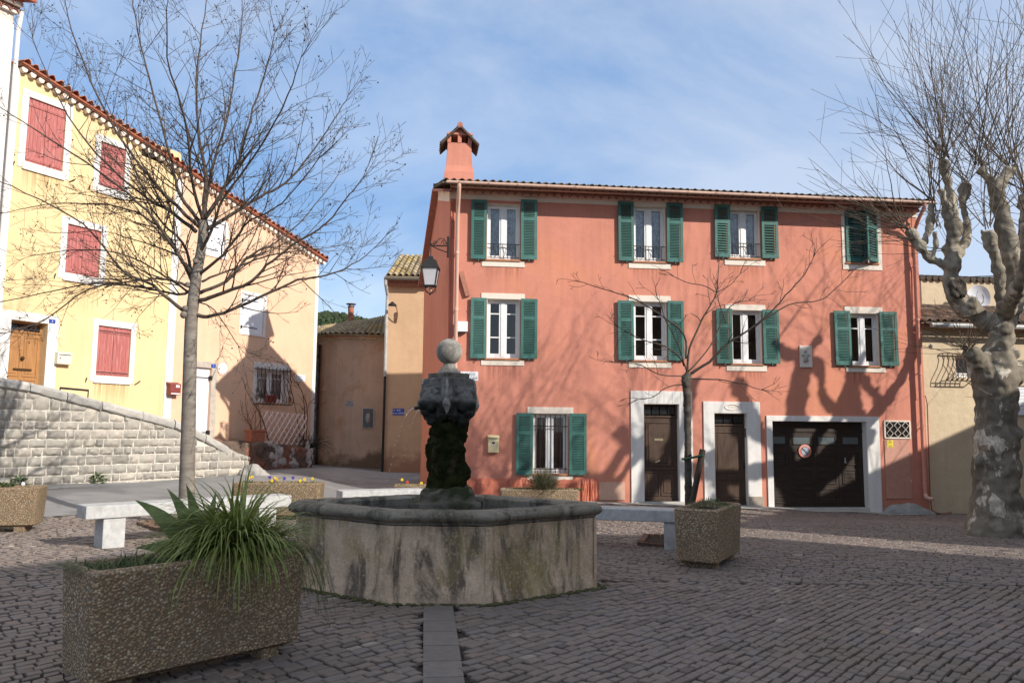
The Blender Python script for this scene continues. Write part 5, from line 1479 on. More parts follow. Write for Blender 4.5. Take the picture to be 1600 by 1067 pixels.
# slab band running to the basin
sb_ = MB(); vals = []
y = 1.6
while y < 7.6:
    l = random.uniform(.34, .4); xc = -.384 - .107 * (y + l / 2 - 5)
    z = gz(xc, y)
    sb_.obox(Matrix.Translation((xc, y + l / 2, z - .0135)) @ Matrix.Rotation(math.atan(.107), 4, 'Z'), .265, l - .012, .033); vals += [random.random()] * 8; y += l
o = sb_.build('paving_slabs', M['slab'], None, bevel=.006); o['kind'] = 'structure'
a = o.data.attributes.new('rnd', 'FLOAT', 'POINT'); a.data.foreach_set('value', vals)

# sloping street behind the stone wall
SWA, SWB = Vector((-10.75, 16.7, 0)), Vector((-7.0, 21.55, 0))
swd = (SWB - SWA).normalized(); swn = Vector((-swd.y, swd.x, 0))       # away from the viewer
def sw_loc(px, py, off=0.0):
    d = ray(px, py); c = Vector((0, 0, CAM_Z)); q = SWA + swn * off
    t = (q - c).dot(swn) / d.dot(swn); p = c + d * t
    return (p - SWA).dot(swd), p.z
top_px = [(-60, 580), (0, 590), (60, 600), (120, 617), (200, 637), (270, 655), (310, 672), (340, 688), (365, 703), (382, 712)]
top = [sw_loc(*p) for p in top_px]
top = [(top[0][0] - 6, top[0][1] + .9)] + top
s_end = sw_loc(390, 720)[0]
rmp = MB(); n = 40
for i in range(n + 1):
    s = top[0][0] + (s_end + 3.0 - top[0][0]) * i / n
    zt = float(np.interp(s, [p[0] for p in top], [p[1] for p in top])) - .12
    for j in range(13):
        p = SWA + swd * s + swn * (.1 + 5.4 * j / 12)
        zr = max(zt, gz(p.x, p.y) + .006) if s < top[-1][0] else max(gz(p.x, p.y) + .006, top[-1][1] - .12 - (s - top[-1][0]) * .45)
        rmp.v.append((p.x, p.y, zr))
for i in range(n):
    for j in range(12): rmp.f.append((i * 13 + j, (i + 1) * 13 + j, (i + 1) * 13 + j + 1, i * 13 + j + 1))
o = rmp.build('street', M['asphalt'], None, smooth=True); o['kind'] = 'structure'

# retaining wall of squared limestone with sloping coping
wt = thing('stone_wall', 'squared limestone retaining wall with sloping coping below yellow house', 'wall', (SWA.x, SWA.y, 0), math.atan2(swd.y, swd.x))
tp = lambda s: float(np.interp(s, [p[0] for p in top], [p[1] for p in top]))
core = MB(); ss = list(np.linspace(top[0][0], s_end - .05, 40))
for k, s in enumerate(ss):
    z = tp(s) - .02
    core.v += [(s, .02, -.3), (s, .02, z), (s, .45, z), (s, .45, -.3)]
for k in range(len(ss) - 1):
    a = 4 * k
    for q_ in range(3): core.f.append((a + q_, a + 4 + q_, a + 5 + q_, a + 1 + q_))
core.f.append((len(core.v) - 4, len(core.v) - 3, len(core.v) - 2, len(core.v) - 1))
core.build('wall_core', M['mortar'], wt)
def rough_block(mb, vals, x0, z0, x1, z1a, z1b, y=0.0, depth=.052, n=6, m_=4, r=.018):
    """rock-faced block with a chamfered rim"""
    b0 = len(mb.v); g = .011; val = random.random()
    cx = random.uniform(-.3, .3)
    for j in range(m_ + 1):
        for i in range(n + 1):
            u, v = i / n, j / m_
            x = x0 + g + (x1 - x0 - 2 * g) * u
            zt = z1a + (z1b - z1a) * u - g
            z = z0 + g + (zt - z0 - g) * v
            e = min(i, n - i, j, m_ - j)
            yy = y + .015 if e == 0 else y - depth * (.55 + .45 * random.random()) * (1 if e > 1 else .75)
            mb.v.append((x + random.uniform(-.011, .011), yy, z + random.uniform(-.01, .01)))
    for j in range(m_):
        for i in range(n): mb.f.append((b0 + j * (n + 1) + i, b0 + j * (n + 1) + i + 1, b0 + (j + 1) * (n + 1) + i + 1, b0 + (j + 1) * (n + 1) + i))
    vals += [val] * ((n + 1) * (m_ + 1))
blk = MB(); vals = []
cop_h = .2
z = .12
gbase = lambda s: gz(*(SWA + swd * s).to_tuple()[:2])
zrow = .05
while zrow < 5:
    hrow = random.uniform(.16, .25); s = top[0][0] + random.uniform(0, .4)
    # the foot row sits on the road
    while s < s_end:
        l = random.uniform(.16, .42)
        if s + l > s_end - .05: l = s_end - s
        a, c = tp(s) - cop_h, tp(s + l) - cop_h
        if s > top[-1][0] - 1.2: a, c = tp(s) - .01, tp(min(s + l, top[-1][0] + .6)) - .01
        t0, t1 = min(zrow + hrow, a), min(zrow + hrow, c)
        if min(a, c) - (zrow + hrow) < .1 and a > zrow: t0, t1 = a, c
        if min(t0, t1) - zrow > .09 and zrow + hrow > gbase(s): rough_block(blk, vals, s, zrow, s + l, t0, t1)
        s += l
    zrow += hrow
o = blk.build('blocks', M['stone'], wt, smooth=True, angle=35)
a = o.data.attributes.new('rnd', 'FLOAT', 'POINT'); a.data.foreach_set('value', vals)
blk = MB(); vals = []
s = top[0][0]
while s < top[-1][0] - .6:
    l = random.uniform(.55, 1.0); e = min(s + l, top[-1][0])
    a, c = tp(s), tp(e)
    b0 = len(blk.v); n = 6; yf = -.06 - random.uniform(0, .02)
    prof = [(yf + .03, -cop_h), (yf, -cop_h + .03), (yf - .012, -.06), (yf + .05, 0), (.42, .0)]
    for i in range(n + 1):
        u = i / n; x = s + .008 + (e - s - .016) * u; zt = a + (c - a) * u
        for (yy, dz) in prof: blk.v.append((x, yy + random.uniform(-.012, .012), zt + dz + random.uniform(-.008, .008)))
    k = len(prof)
    for i in range(n):
        for q_ in range(k - 1): blk.f.append((b0 + i * k + q_, b0 + (i + 1) * k + q_, b0 + (i + 1) * k + q_ + 1, b0 + i * k + q_ + 1))
    blk.f.append(tuple(b0 + q_ for q_ in range(k))); blk.f.append(tuple(b0 + n * k + q_ for q_ in range(k))[::-1])
    vals += [random.random()] * (k * (n + 1)); s = e
o = blk.build('coping', M['stone_top'], wt, smooth=True, angle=35)
a = o.data.attributes.new('rnd', 'FLOAT', 'POINT'); a.data.foreach_set('value', vals)
# rubble toe at the low end of the wall
b = MB()
for (px, py, r_) in ((395, 736, .22), (404, 742, .2), (413, 746, .14), (398, 745, .2), (388, 742, .24)):
    p = at(px, py, 21.4); b.sphere((p.x, p.y, p.z), r_, 10, 7, (1.2, 1, .8))
f2 = fuse(b, .05, 1, .05, 5, 1, .02, 14)
f2v = wt.matrix_world
Lm = local_of(wt); f2.v = [tuple(Lm @ Vector(p)) for p in f2.v]
f2.build('rubble_toe', surf('grey_rubble_stone', (.24, .22, .2), (.42, .39, .35), 7, .95, .8, 18, .03), wt, smooth=True)

# rough planted wall below the peach house
FL = Facade(*FY.world(0, -1.0, 0).to_tuple()[:2], 90 - YD, 0)
la = [(326, 684), (360, 688), (395, 690), (430, 693), (460, 697), (487, 704)]
lt = thing('low_wall', 'rough dark stone planter wall with white patches below peach house', 'wall', FL.world(FL.uv(326, 700)[0], 0, 0), FL.phi)
Lm = local_of(lt)
us = [FL.uv(*p) for p in la]; u00 = us[0][0]
b = MB(); n, m_ = 60, 14
for i in range(n + 1):
    u = u00 + (us[-1][0] - u00) * i / n; zt = float(np.interp(u, [p[0] for p in us], [p[1] for p in us])) + .05 * math.sin(i * .5) - .03
    for j in range(m_ + 1):
        z = -.2 + (zt + .2) * j / m_
        b.v.append((u - u00, -random.uniform(0, .09) + .02 * (j == m_), z))
    b.v.append((u - u00, .9, zt + random.uniform(-.03, .04)))
k = m_ + 2
for i in range(n):
    for j in range(m_ + 1): b.f.append((i * k + j, (i + 1) * k + j, (i + 1) * k + j + 1, i * k + j + 1))
b.f.append(tuple(n * k + j for j in range(k)) + ((len(b.v)),)) if False else None
b.add([(us[-1][0] - u00, 0, -.2), (us[-1][0] - u00, .9, -.2), (us[-1][0] - u00, .9, us[-1][1]), (us[-1][0] - u00, 0, us[-1][1])], [(0, 1, 2, 3)])
b.build('rough_face', surf('dark_rubble', (.07, .05, .04), (.17, .12, .09), 5, .95, 1.0, 12, .04, c3=(.25, .1, .06), s3=1.1, p3=(.5, .58)), lt, smooth=True)
b = MB()
for (px, py, sx, sz) in ((431, 712, .36, .38), (455, 716, .2, .36), (480, 712, .1, .5), (420, 694, .1, .08)):
    u, z = FL.uv(px, py); b.sphere((u - u00, -.0, z), 1, 14, 9, (sx, .1, sz)); b.sphere((u - u00 + sx * .5, 0, z - sz * .4), 1, 10, 8, (sx * .7, .09, sz * .5)); b.sphere((u - u00 - sx * .4, 0, z + sz * .1), 1, 10, 8, (sx * .6, .09, sz * .6))
f2 = fuse(b, .035, 1, .09, 4, 2, .03, 15); f2.build('pale_boulders', surf('pale_rock', (.2, .17, .15), (.48, .43, .39), 5, .95, .8, 16, .03), lt, smooth=True)
# lattice panel on top
u0, z0 = FL.uv(409, 684, .6); u1, z1 = FL.uv(480, 640, .6)
tl = thing('trellis', 'pale pink diamond lattice trellis on low wall under barred window', 'trellis', FL.world(u0, .6, FL.uv(440, 692, .6)[1]), FL.phi)
b = MB(); Wt, Ht = u1 - u0, 1.05
st = .24
lean = -.12
def clipbar(x, s):
    # diagonal lath through (x,0) rising to the right (s=1) or left
    p = []
    for t in np.linspace(0, Ht, 40):
        xx = x + s * t * .75
        if 0 <= xx <= Wt: p.append((xx, t))
    if len(p) > 1: b.bar((p[0][0], -.008 * s, p[0][1] + lean * p[0][0] * .4), (p[-1][0], -.008 * s, p[-1][1] + lean * p[-1][0] * .4), .012, .042, up=(0, 1, 0))
x = -Ht
while x < Wt + Ht: clipbar(x, 1); clipbar(x, -1); x += st
b.build('laths', plain('pale_pink_lath', (.82, .68, .62), .8, .2), tl)

# hills far beyond
hb_ = MB(); n, m_ = 70, 24
from mathutils import noise as mn
for i in range(n + 1):
    X = -420 + 700 * i / n
    for j in range(m_ + 1):
        Y = 420 + 260 * j / m_
        t = j / m_
        ridge = at(515, 507, 560).z * (1 - .0019 * abs(X + 125)) * math.exp(-((X + 125) / 210) ** 2) + 6
        hgt = ridge * math.sin(min(1, t * 1.9) * math.pi / 2) if t < .53 else ridge * math.cos((t - .53) / .47 * math.pi / 2)
        hb_.v.append((X, Y, max(-2, hgt + 5 * mn.noise(Vector((X * .02, Y * .02, 0))) + 2.5 * mn.noise(Vector((X * .11, Y * .11, 3))))))
for i in range(n):
    for j in range(m_): hb_.f.append((i * (m_ + 1) + j, (i + 1) * (m_ + 1) + j, (i + 1) * (m_ + 1) + j + 1, i * (m_ + 1) + j + 1))
o = hb_.build('hills', surf('wooded_slope', (.025, .04, .018), (.07, .085, .045), .15, .95, 1, .4, 2.0, .1, world=True), None, smooth=True); o['kind'] = 'structure'
wd_ = MB(); rng = random.Random(5)
for i in range(2600):
    X = rng.uniform(-230, -40); Y = rng.uniform(430, 570)
    t = (Y - 420) / 260
    ridge = at(515, 507, 560).z * (1 - .0019 * abs(X + 125)) * math.exp(-((X + 125) / 210) ** 2) + 6
    hgt = ridge * math.sin(min(1, t * 1.9) * math.pi / 2) if t < .53 else ridge * math.cos((t - .53) / .47 * math.pi / 2)
    s_ = rng.uniform(.8, 1.7)
    for q in range(3):
        wd_.sphere((X + rng.uniform(-1, 1), Y, hgt + s_ * .3 + rng.uniform(0, 1)), s_ * rng.uniform(.5, .9), 6, 4, (1, 1, rng.uniform(.8, 1.5)))
o = wd_.build('far_wood', surf('pine_foliage', (.02, .035, .014), (.06, .08, .035), .3, .95, 0, world=True), None); o['kind'] = 'stuff'; o['label'] = 'distant pine wood covering the hill beyond the lane'
# ------------------------------------------------------------------ fountain
def weathered(name, base, dark, green, rim=False):
    m, nt, b = _new(name); v = _coord(nt)
    col = _ramp(nt, _noise(nt, v, 3, 6, .65, .5), [(.3, [x * .75 for x in base]), (.7, [x * 1.2 for x in base])])
    vs = _coord(nt, (1, 1, .28))
    f = _ramp(nt, _noise(nt, vs, 3.4, 8, .72, .7), [(.475, 0.0), (.59, .92)]); col = _mix(nt, f, col, dark)
    f = _ramp(nt, _noise(nt, v, 1.7, 5, .6, .3), [(.5, 0.0), (.68, .75)]); col = _mix(nt, f, col, green)
    f = _ramp(nt, _noise(nt, v, 34, 4, .7), [(.55, 0.0), (.72, .5)]); col = _mix(nt, f, col, [min(1, x * 1.7) for x in base])
    f = _ramp(nt, _noise(nt, v, 60, 4, .7), [(.56, 0.0), (.7, .6)]); col = _mix(nt, f, col, [x * .5 for x in dark])
    nt.links.new(col, b.inputs['Base Color']); b.inputs['Roughness'].default_value = .85; b.inputs['Specular IOR Level'].default_value = .25
    p = _bump(nt, b, _noise(nt, v, 7, 5, .6), .5, .03); _bump(nt, b, _noise(nt, v, 55, 5, .7), .6, .008, p)
    return m
M['basin'] = weathered('weathered_basin_stone', (.56, .41, .285), (.1, .078, .06), (.3, .23, .09))
M['rim'] = weathered('lichen_rim_stone', (.24, .21, .165), (.06, .053, .044), (.125, .11, .075))
M['carved'] = weathered('lichen_carved_stone', (.36, .33, .29), (.12, .11, .098), (.22, .2, .16))
FC = Vector((-.66, 8.4, gz(-.66, 8.4)))
fo = thing('fountain', 'old stone fountain with octagonal basin and mossy pedestal topped by ball', 'fountain', FC, R(1.0))
OCT = [(-.45, -.9), (.45, -.9), (1.52, -.1), (1.53, .12), (.45, .92), (-.45, .92), (-1.53, .12), (-1.52, -.1)]
def off_poly(P, d):
    out = []; n = len(P)
    for i in range(n):
        a, p, c = Vector(P[i - 1]), Vector(P[i]), Vector(P[(i + 1) % n])
        e1 = (p - a).normalized(); e2 = (c - p).normalized()
        n1 = Vector((e1.y, -e1.x)); n2 = Vector((e2.y, -e2.x))
        bis = (n1 + n2).normalized(); k = d / max(.5, bis.dot(n1)); out.append(p + bis * k)
    return out
def subdiv(P, st):
    out = []
    for i in range(len(P)):
        a, c = Vector(P[i]), Vector(P[(i + 1) % len(P)]); n = max(1, round((c - a).length / st))
        out += [a.lerp(c, k / n) for k in range(n)]
    return out
def loop_strip(mb, loops, close=True):
    n = len(loops[0]); b = len(mb.v)
    for l in loops: mb.v += [tuple(p) for p in l]
    for i in range(len(loops) - 1):
        for k in range(n): mb.f.append((b + i * n + k, b + i * n + (k + 1) % n, b + (i + 1) * n + (k + 1) % n, b + (i + 1) * n + k))
def at_z(P, z, wob=0): return [Vector((p.x, p.y, z)) + (Vector((random.uniform(-wob, wob), random.uniform(-wob, wob), random.uniform(-wob, wob)))) for p in P]
def loops_from(prof, st=.12, wob=0.0):
    base = off_poly(OCT, 0)
    res = []
    cnt = None
    tmpl = []
    for i in range(8):
        a, c = Vector(OCT[i]), Vector(OCT[(i + 1) % 8]); tmpl.append(max(1, round((c - a).length / st)))
    for d, z in prof:
        P = off_poly(OCT, d); l = []
        for i in range(8):
            a, c = P[i], P[(i + 1) % 8]
            for k in range(tmpl[i]): l.append(a.lerp(c, k / tmpl[i]))
        res.append(at_z(l, z, wob))
    return res
RT = .835
b = MB(); loop_strip(b, loops_from([(.02, -.4), (.02, .05), (.0, .12), (0, RT - .14)], .15, .004)); b.build('basin', M['basin'], fo, smooth=True, angle=30)
b = MB()
prof = [(-.2, .25), (-.2, RT - .03), (-.17, RT - .005), (-.1, RT), (0, RT - .002), (.045, RT - .01), (.07, RT - .032), (.078, RT - .055), (.07, RT - .08), (.045, RT - .1), (.012, RT - .112), (.008, RT - .13), (-.005, RT - .135)]
loop_strip(b, loops_from(prof, .07, .0035)); b.build('rim', M['rim'], fo, smooth=True, angle=45)
for x, y in ((-.45, -.9), (.45, -.9), (1.52, -.1)):     # faint pilaster strips at the corners
    b = MB(); b.obox(Matrix.Translation((x * 1.002, y * 1.004, .33)) @ Matrix.Rotation(math.atan2(y, x) + (0 if x > 1 else .35 * (-1 if x > 0 else 1)), 4, 'Z'), .03, .075, .72); b.build('corner_strip', M['basin'], fo, bevel=.01)
mw, nt, bs = _new('basin_water'); bs.inputs['Base Color'].default_value = (.05, .05, .045, 1); bs.inputs['Roughness'].default_value = .06; bs.inputs['Specular IOR Level'].default_value = .5
_bump(nt, bs, _noise(nt, _coord(nt), 9, 3, .6), .35, .03)
b = MB(); P = off_poly(OCT, -.19); b.add([(p.x, p.y, RT - .1) for p in P], [tuple(range(8))]); b.build('water', mw, fo)
# pedestal
b = MB(); b.box(-.36, -.36, .2, .36, .36, .855); b.obox(Matrix.Translation((0, 0, .88)) @ Matrix.Rotation(R(4), 4, 'Z'), .54, .54, .12)
b.obox(Matrix.Translation((-.12, -.14, .945)) @ Matrix.Rotation(R(-6), 4, 'Z'), .24, .2, .08); b.obox(Matrix.Translation((.11, -.14, .95)) @ Matrix.Rotation(R(8), 4, 'Z'), .2, .22, .09); b.obox(Matrix.Translation((0, .08, .94)) @ Matrix.Rotation(R(3), 4, 'Z'), .44, .3, .1)
f2 = fuse(b, .022, 1, .022, 9, 4, .012, 23); f2.build('pedestal_base', M['mossy_stone'], fo, smooth=True)
b = MB(); b.lathe([(.25, .9), (.21, 1.0), (.185, 1.15), (.175, 1.4), (.175, 1.6), (.17, 1.74)], 20)
for i in range(46):
    a = random.uniform(0, 6.28); z = random.uniform(.95, 1.66); b.sphere((.165 * math.cos(a), .165 * math.sin(a), z), random.uniform(.035, .075), 8, 6, (1, 1, 1.5))
f2 = fuse(b, .022, 1, .03, 9, 5, .02, 28); f2.build('mossy_column', M['moss'], fo, smooth=True)
hm = fo
b = MB(); RZ = Matrix.Rotation(R(45), 4, 'Z')
b.obox(Matrix.Translation((0, 0, 1.91)) @ RZ, .385, .385, .4)
lf = MB()
for k in range(4):
    a = R(45 + 90 * k); dx, dy = math.cos(a), math.sin(a); qx, qy = -dy, dx
    def F(o, s_, z): return (dx * o + qx * s_, dy * o + qy * s_, z)
    b.sphere(F(.2, 0, 1.87), .135, 14, 10, (1, 1, .8))                   # skull
    b.sphere(F(.3, 0, 1.83), .085, 14, 10, (1, 1, .7))                   # muzzle
    b.sphere(F(.365, 0, 1.85), .04, 10, 8)                               # nose
    b.sphere(F(.31, 0, 1.745), .05, 10, 8, (1, 1, .7))                   # jaw
    for s_ in (-1, 1):
        b.tube([F(.2, .02 * s_, 1.99), F(.265, .06 * s_, 1.975), F(.25, .12 * s_, 1.945)], [.03, .032, .025], 8)   # brow
        b.sphere(F(.295, .05 * s_, 1.8), .05, 10, 8)                    # cheek
        b.tube([F(.2, .15 * s_, 2.02), F(.21, .165 * s_, 1.93), F(.2, .15 * s_, 1.8), F(.16, .12 * s_, 1.68)], [.022, .035, .04, .02], 8)  # mane lock
        b.tube([F(.2, .1 * s_, 1.79), F(.215, .1 * s_, 1.72), F(.18, .08 * s_, 1.64)], [.035, .04, .015], 8)
    b.tube([F(.25, 0, 1.74), F(.22, 0, 1.66), F(.17, 0, 1.6)], [.06, .06, .02], 8)   # beard
    a2 = a + R(45); cx_, sy_ = math.cos(a2), math.sin(a2)
    lf.tube([(.272 * cx_, .272 * sy_, 2.1), (.276 * cx_, .276 * sy_, 1.95), (.285 * cx_, .285 * sy_, 1.83), (.27 * cx_, .27 * sy_, 1.72)], [.012, .02, .045, .006], 8)
lf2 = fuse(lf, .012, 1, .008, 16, 9, .003, 50); lf2.build('corner_leaf', M['carved'], fo, smooth=True)
f2 = fuse(b, .011, 0, .012, 14, 6, .007, 45)
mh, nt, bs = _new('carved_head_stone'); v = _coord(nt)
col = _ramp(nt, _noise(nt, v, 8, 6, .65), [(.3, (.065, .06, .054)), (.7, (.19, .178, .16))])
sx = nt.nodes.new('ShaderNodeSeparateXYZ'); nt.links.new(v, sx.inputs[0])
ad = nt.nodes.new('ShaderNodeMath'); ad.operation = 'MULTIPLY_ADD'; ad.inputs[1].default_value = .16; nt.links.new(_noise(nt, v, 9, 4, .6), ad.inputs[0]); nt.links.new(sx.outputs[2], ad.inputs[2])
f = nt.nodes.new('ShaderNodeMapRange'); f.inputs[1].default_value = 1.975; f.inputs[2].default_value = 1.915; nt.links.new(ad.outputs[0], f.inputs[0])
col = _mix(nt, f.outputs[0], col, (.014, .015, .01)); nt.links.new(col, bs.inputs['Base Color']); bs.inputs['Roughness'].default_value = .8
_bump(nt, bs, _noise(nt, v, 45, 5, .7), .6, .008)
f2.build('mask_block', mh, fo, smooth=True)
b = MB(); b.obox(Matrix.Translation((0, 0, 2.135)) @ RZ, .31, .31, .05); b.build('cap_slab', M['rim'], fo, bevel=.008)
b = MB(); b.lathe([(.13, 2.155), (.105, 2.19), (.07, 2.225), (.055, 2.26), (.06, 2.275)], 24); b.sphere((0, 0, 2.39), .138, 28, 18); b.build('ball_finial', M['carved'], fo, smooth=True, angle=60)
for k in (1, 2):
    a = R(45 + 90 * k); dx, dy = math.cos(a), math.sin(a); b = MB()
    b.tube([(dx * .33, dy * .33, 1.8), (dx * .45, dy * .45, 1.785)], .017, 8); b.build('spout', M['iron'], fo)
mj, nt, bs = _new('falling_water'); bs.inputs['Base Color'].default_value = (.8, .85, .88, 1); bs.inputs['Roughness'].default_value = .08; bs.inputs['Transmission Weight'].default_value = .7; bs.inputs['IOR'].default_value = 1.33
b = MB()
for k in (1, 2):
    a = R(45 + 90 * k); dx, dy = math.cos(a), math.sin(a)
    pts = [(.46 + .36 * t, 1.79 - .05 * t - 1.0 * t * t * .9) for t in np.linspace(0, 1, 22)]
    b.tube([(dx * r_, dy * r_, z) for r_, z in pts[:8]], [.005, .005, .004, .004, .003, .003, .002, .002], 5)
    for r_, z in pts[8:]:
        if z > .75: b.sphere((dx * r_ + random.uniform(-.01, .01), dy * r_, z + random.uniform(-.02, .02)), random.uniform(.0025, .005), 6, 4, (1, 1, 1.4))
b.build('water_jet', mj, fo, smooth=True)

# ------------------------------------------------------------------ benches
def bench(label, c, rz, L, Dp=.42, H=.545, inset=.22, lw=.27):
    z = gz(c[0], c[1])
    o = thing('stone_bench', label, 'bench', (c[0], c[1], z), rz, 'stone benches round the fountain')
    b = MB(); b.box(-L / 2, -Dp / 2, H - .165, L / 2, Dp / 2, H); b.build('seat_slab', M['bench'], o, bevel=.012)
    for s_ in (-1, 1):
        x = s_ * (L / 2 - inset - lw / 2); b = MB(); b.box(x - lw / 2, -Dp / 2 + .03, -.08, x + lw / 2, Dp / 2 - .03, H - .164); b.build('leg', M['bench'], o, bevel=.01)
    return o
F0 = at(135, 790, 10.2); F1 = at(456, 774, 12.1)
d = Vector((F1.x - F0.x, F1.y - F0.y, 0)); L1 = d.length; d.normalize(); nb = Vector((d.y, -d.x, 0))
c = (F0 + F1) / 2 - nb * .21
bench('pale stone bench in the sun behind the big planter', (c.x, c.y), math.atan2(d.y, d.x), L1)
F0 = at(535, 768, 12.9); d = Vector((.9, .42, 0)).normalized(); nb = Vector((d.y, -d.x, 0)); c = F0 + d * .7 - nb * .21
bench('stone bench behind the basin, only its top showing over the rim', (c.x, c.y), math.atan2(d.y, d.x), 1.4)
F0 = at(1062, 787, 11.2); d = Vector((.95, -.24, 0)).normalized(); nb = Vector((d.y, -d.x, 0)); c = F0 - d * .85 - nb * .21
bench('shaded grey stone bench between basin and square planter', (c.x, c.y), math.atan2(d.y, d.x), 1.7, inset=.06, lw=.16)

# ------------------------------------------------------------------ planters and what grows in them
def planter(label, p, d, L, W, H, zb, mat=None, feet=True):
    """p: front corner on the ground plan, d: direction of the long side; the body extends to the left of d"""
    d = Vector((d[0], d[1], 0)).normalized()
    o = thing('planter', label, 'planter', (p[0], p[1], gz(p[0], p[1])), math.atan2(d.y, d.x), 'exposed aggregate planters')
    mat = mat or M['pebble']
    b = MB(); t = .065; tp_ = .025
    def ring(x0, y0, x1, y1, z, r=.05, n=4):
        pts = []
        for (cx, cy, a0) in ((x1 - r, y0 + r, -90), (x1 - r, y1 - r, 0), (x0 + r, y1 - r, 90), (x0 + r, y0 + r, 180)):
            for k in range(n + 1): a = R(a0 + 90 * k / n); pts.append(Vector((cx + r * math.cos(a), cy + r * math.sin(a), z)))
        return pts
    loops = [ring(tp_ + .05, tp_ + .05, L - tp_ - .05, W - tp_ - .05, zb), ring(tp_, tp_, L - tp_, W - tp_, zb + .03)]
    nz_ = 6
    for k in range(1, nz_): f = k / nz_; loops.append(ring(tp_ * (1 - f), tp_ * (1 - f), L - tp_ * (1 - f), W - tp_ * (1 - f), zb + .03 + (H - .05) * f))
    loops += [ring(0, 0, L, W, zb + H - .02), ring(.02, .02, L - .02, W - .02, zb + H), ring(t - .015, t - .015, L - t + .015, W - t + .015, zb + H), ring(t, t, L - t, W - t, zb + H - .02), ring(t, t, L - t, W - t, zb + H - .16)]
    loop_strip(b, loops)
    nn = len(loops[0]); b.f.append(tuple(range(nn))[::-1])
    b.build('trough', mat, o, smooth=True, angle=40)
    s_ = MB(); n, m_ = 14, 6; b0 = 0
    for j in range(m_ + 1):
        for i in range(n + 1): s_.v.append((t - .005 + (L - 2 * t + .01) * i / n, t - .005 + (W - 2 * t + .01) * j / m_, zb + H - .075 + random.uniform(-.015, .02)))
    for j in range(m_):
        for i in range(n): s_.f.append((j * (n + 1) + i, j * (n + 1) + i + 1, (j + 1) * (n + 1) + i + 1, (j + 1) * (n + 1) + i))
    s_.build('soil', M['soil'], o, smooth=True)
    if feet:
        for x in (.16, L - .3):
            f_ = MB(); f_.box(x, .07, -.05, x + .14, W - .07, zb + .004); f_.build('foot', mat, o, bevel=.008)
    return o
def blade(mb, p, az, el, L, w, droop, n=6, fold=.25, twist=0.0, tip=.15, roll=0.0):
    """strap leaf: starts at p, climbing at angle el, bending over by droop"""
    p = Vector(p); q = []; a = el; step = L / n; pos = p.copy()
    h = Vector((math.cos(az), math.sin(az), 0)); sd = Vector((-h.y, h.x, 0))
    b0 = len(mb.v)
    for i in range(n + 1):
        t = i / n
        ww = w * (min(1, .45 + t * 2.2) if t < .35 else max(tip * (1 - t) + .02, 1 - ((t - .35) / .65) ** 1.6))
        dirv = h * math.cos(a) + Vector((0, 0, math.sin(a)))
        up = sd.cross(dirv)
        tw = roll + twist * t; s2 = sd * math.cos(tw) + up * math.sin(tw); u2 = up * math.cos(tw) - sd * math.sin(tw)
        mb.v += [tuple(pos - s2 * ww / 2), tuple(pos - u2 * fold * ww * .5), tuple(pos + s2 * ww / 2)]
        pos = pos + dirv * step; a -= droop / n * (.6 + .8 * t)
    for i in range(n):
        k = b0 + 3 * i; mb.f += [(k, k + 1, k + 4, k + 3), (k + 1, k + 2, k + 5, k + 4)]
def leafy(mb, p, r, h, n, size, rng=random):
    for i in range(n):
        a = rng.uniform(0, 6.28); rr = r * math.sqrt(rng.random()); z = h * rng.random() * (1 - .4 * rr / r)
        blade(mb, (p[0] + rr * math.cos(a), p[1] + rr * math.sin(a), p[2] + z), a + rng.uniform(-.8, .8), rng.uniform(-.1, 1.0), size * rng.uniform(.6, 1.3), size * rng.uniform(.35, .6), rng.uniform(.2, 1.4), 3)
G1 = leaf_mat('strap_leaf_green', (.085, .12, .03), (.2, .255, .075), 9, .4)
G2 = leaf_mat('grass_leaf_green', (.11, .14, .03), (.34, .385, .1), 12, .42)
G3 = leaf_mat('weed_green', (.06, .085, .03), (.14, .17, .065), 14, .6)
G4 = leaf_mat('bright_weed_green', (.06, .12, .02), (.12, .2, .04), 10, .5)
G5 = leaf_mat('olive_spike_green', (.1, .105, .055), (.24, .23, .14), 10, .7)
def plant(name, label, cat, loc, parts, group=None, rz=0):
    o = thing(name, label, cat, loc, rz, group)
    for nm, mb, mat in parts: mb.build(nm, mat, o, smooth=True)
    return o
# big planter in front
pA_, pB_ = (-2.44, 4.80), (-1.46, 5.9)
dv = Vector((pB_[0] - pA_[0], pB_[1] - pA_[1], 0)); LB = dv.length; dv.normalize(); nv_ = Vector((-dv.y, dv.x, 0))
big = planter('big pebbled concrete planter in the foreground with strap-leaved plants', pA_, dv, LB, .5, .675, .06)
def bp(x, y, z): q = Vector((pA_[0], pA_[1], 0)) + dv * x + nv_ * y; return Vector((q.x, q.y, z))
ZS = .66
b = MB(); c0 = bp(1.05, .24, ZS); rng = random.Random(3)
for i in range(700):
    a = rng.uniform(0, 6.28); r_ = rng.uniform(0, .19)
    el = rng.uniform(.7, 1.55); L_ = rng.uniform(.42, .92)
    blade(b, (r_ * math.cos(a), r_ * math.sin(a) * .8, 0), a + rng.uniform(-.5, .5), el, L_ * (.72 if math.cos(a) > .3 else .85 if math.cos(a) < -.4 else 1), rng.uniform(.013, .026), rng.uniform(1.3, 3.0), 8, .3)
for i in range(170):      # long blades spilling over the front edge
    a = rng.uniform(-2.5, -.55); el = rng.uniform(.5, 1.2)
    blade(b, (rng.uniform(-.15, .15), rng.uniform(-.12, .05), 0), a, el, rng.uniform(.5, .86), rng.uniform(.009, .016), rng.uniform(2.4, 3.2), 10, .3)
bd = MB()
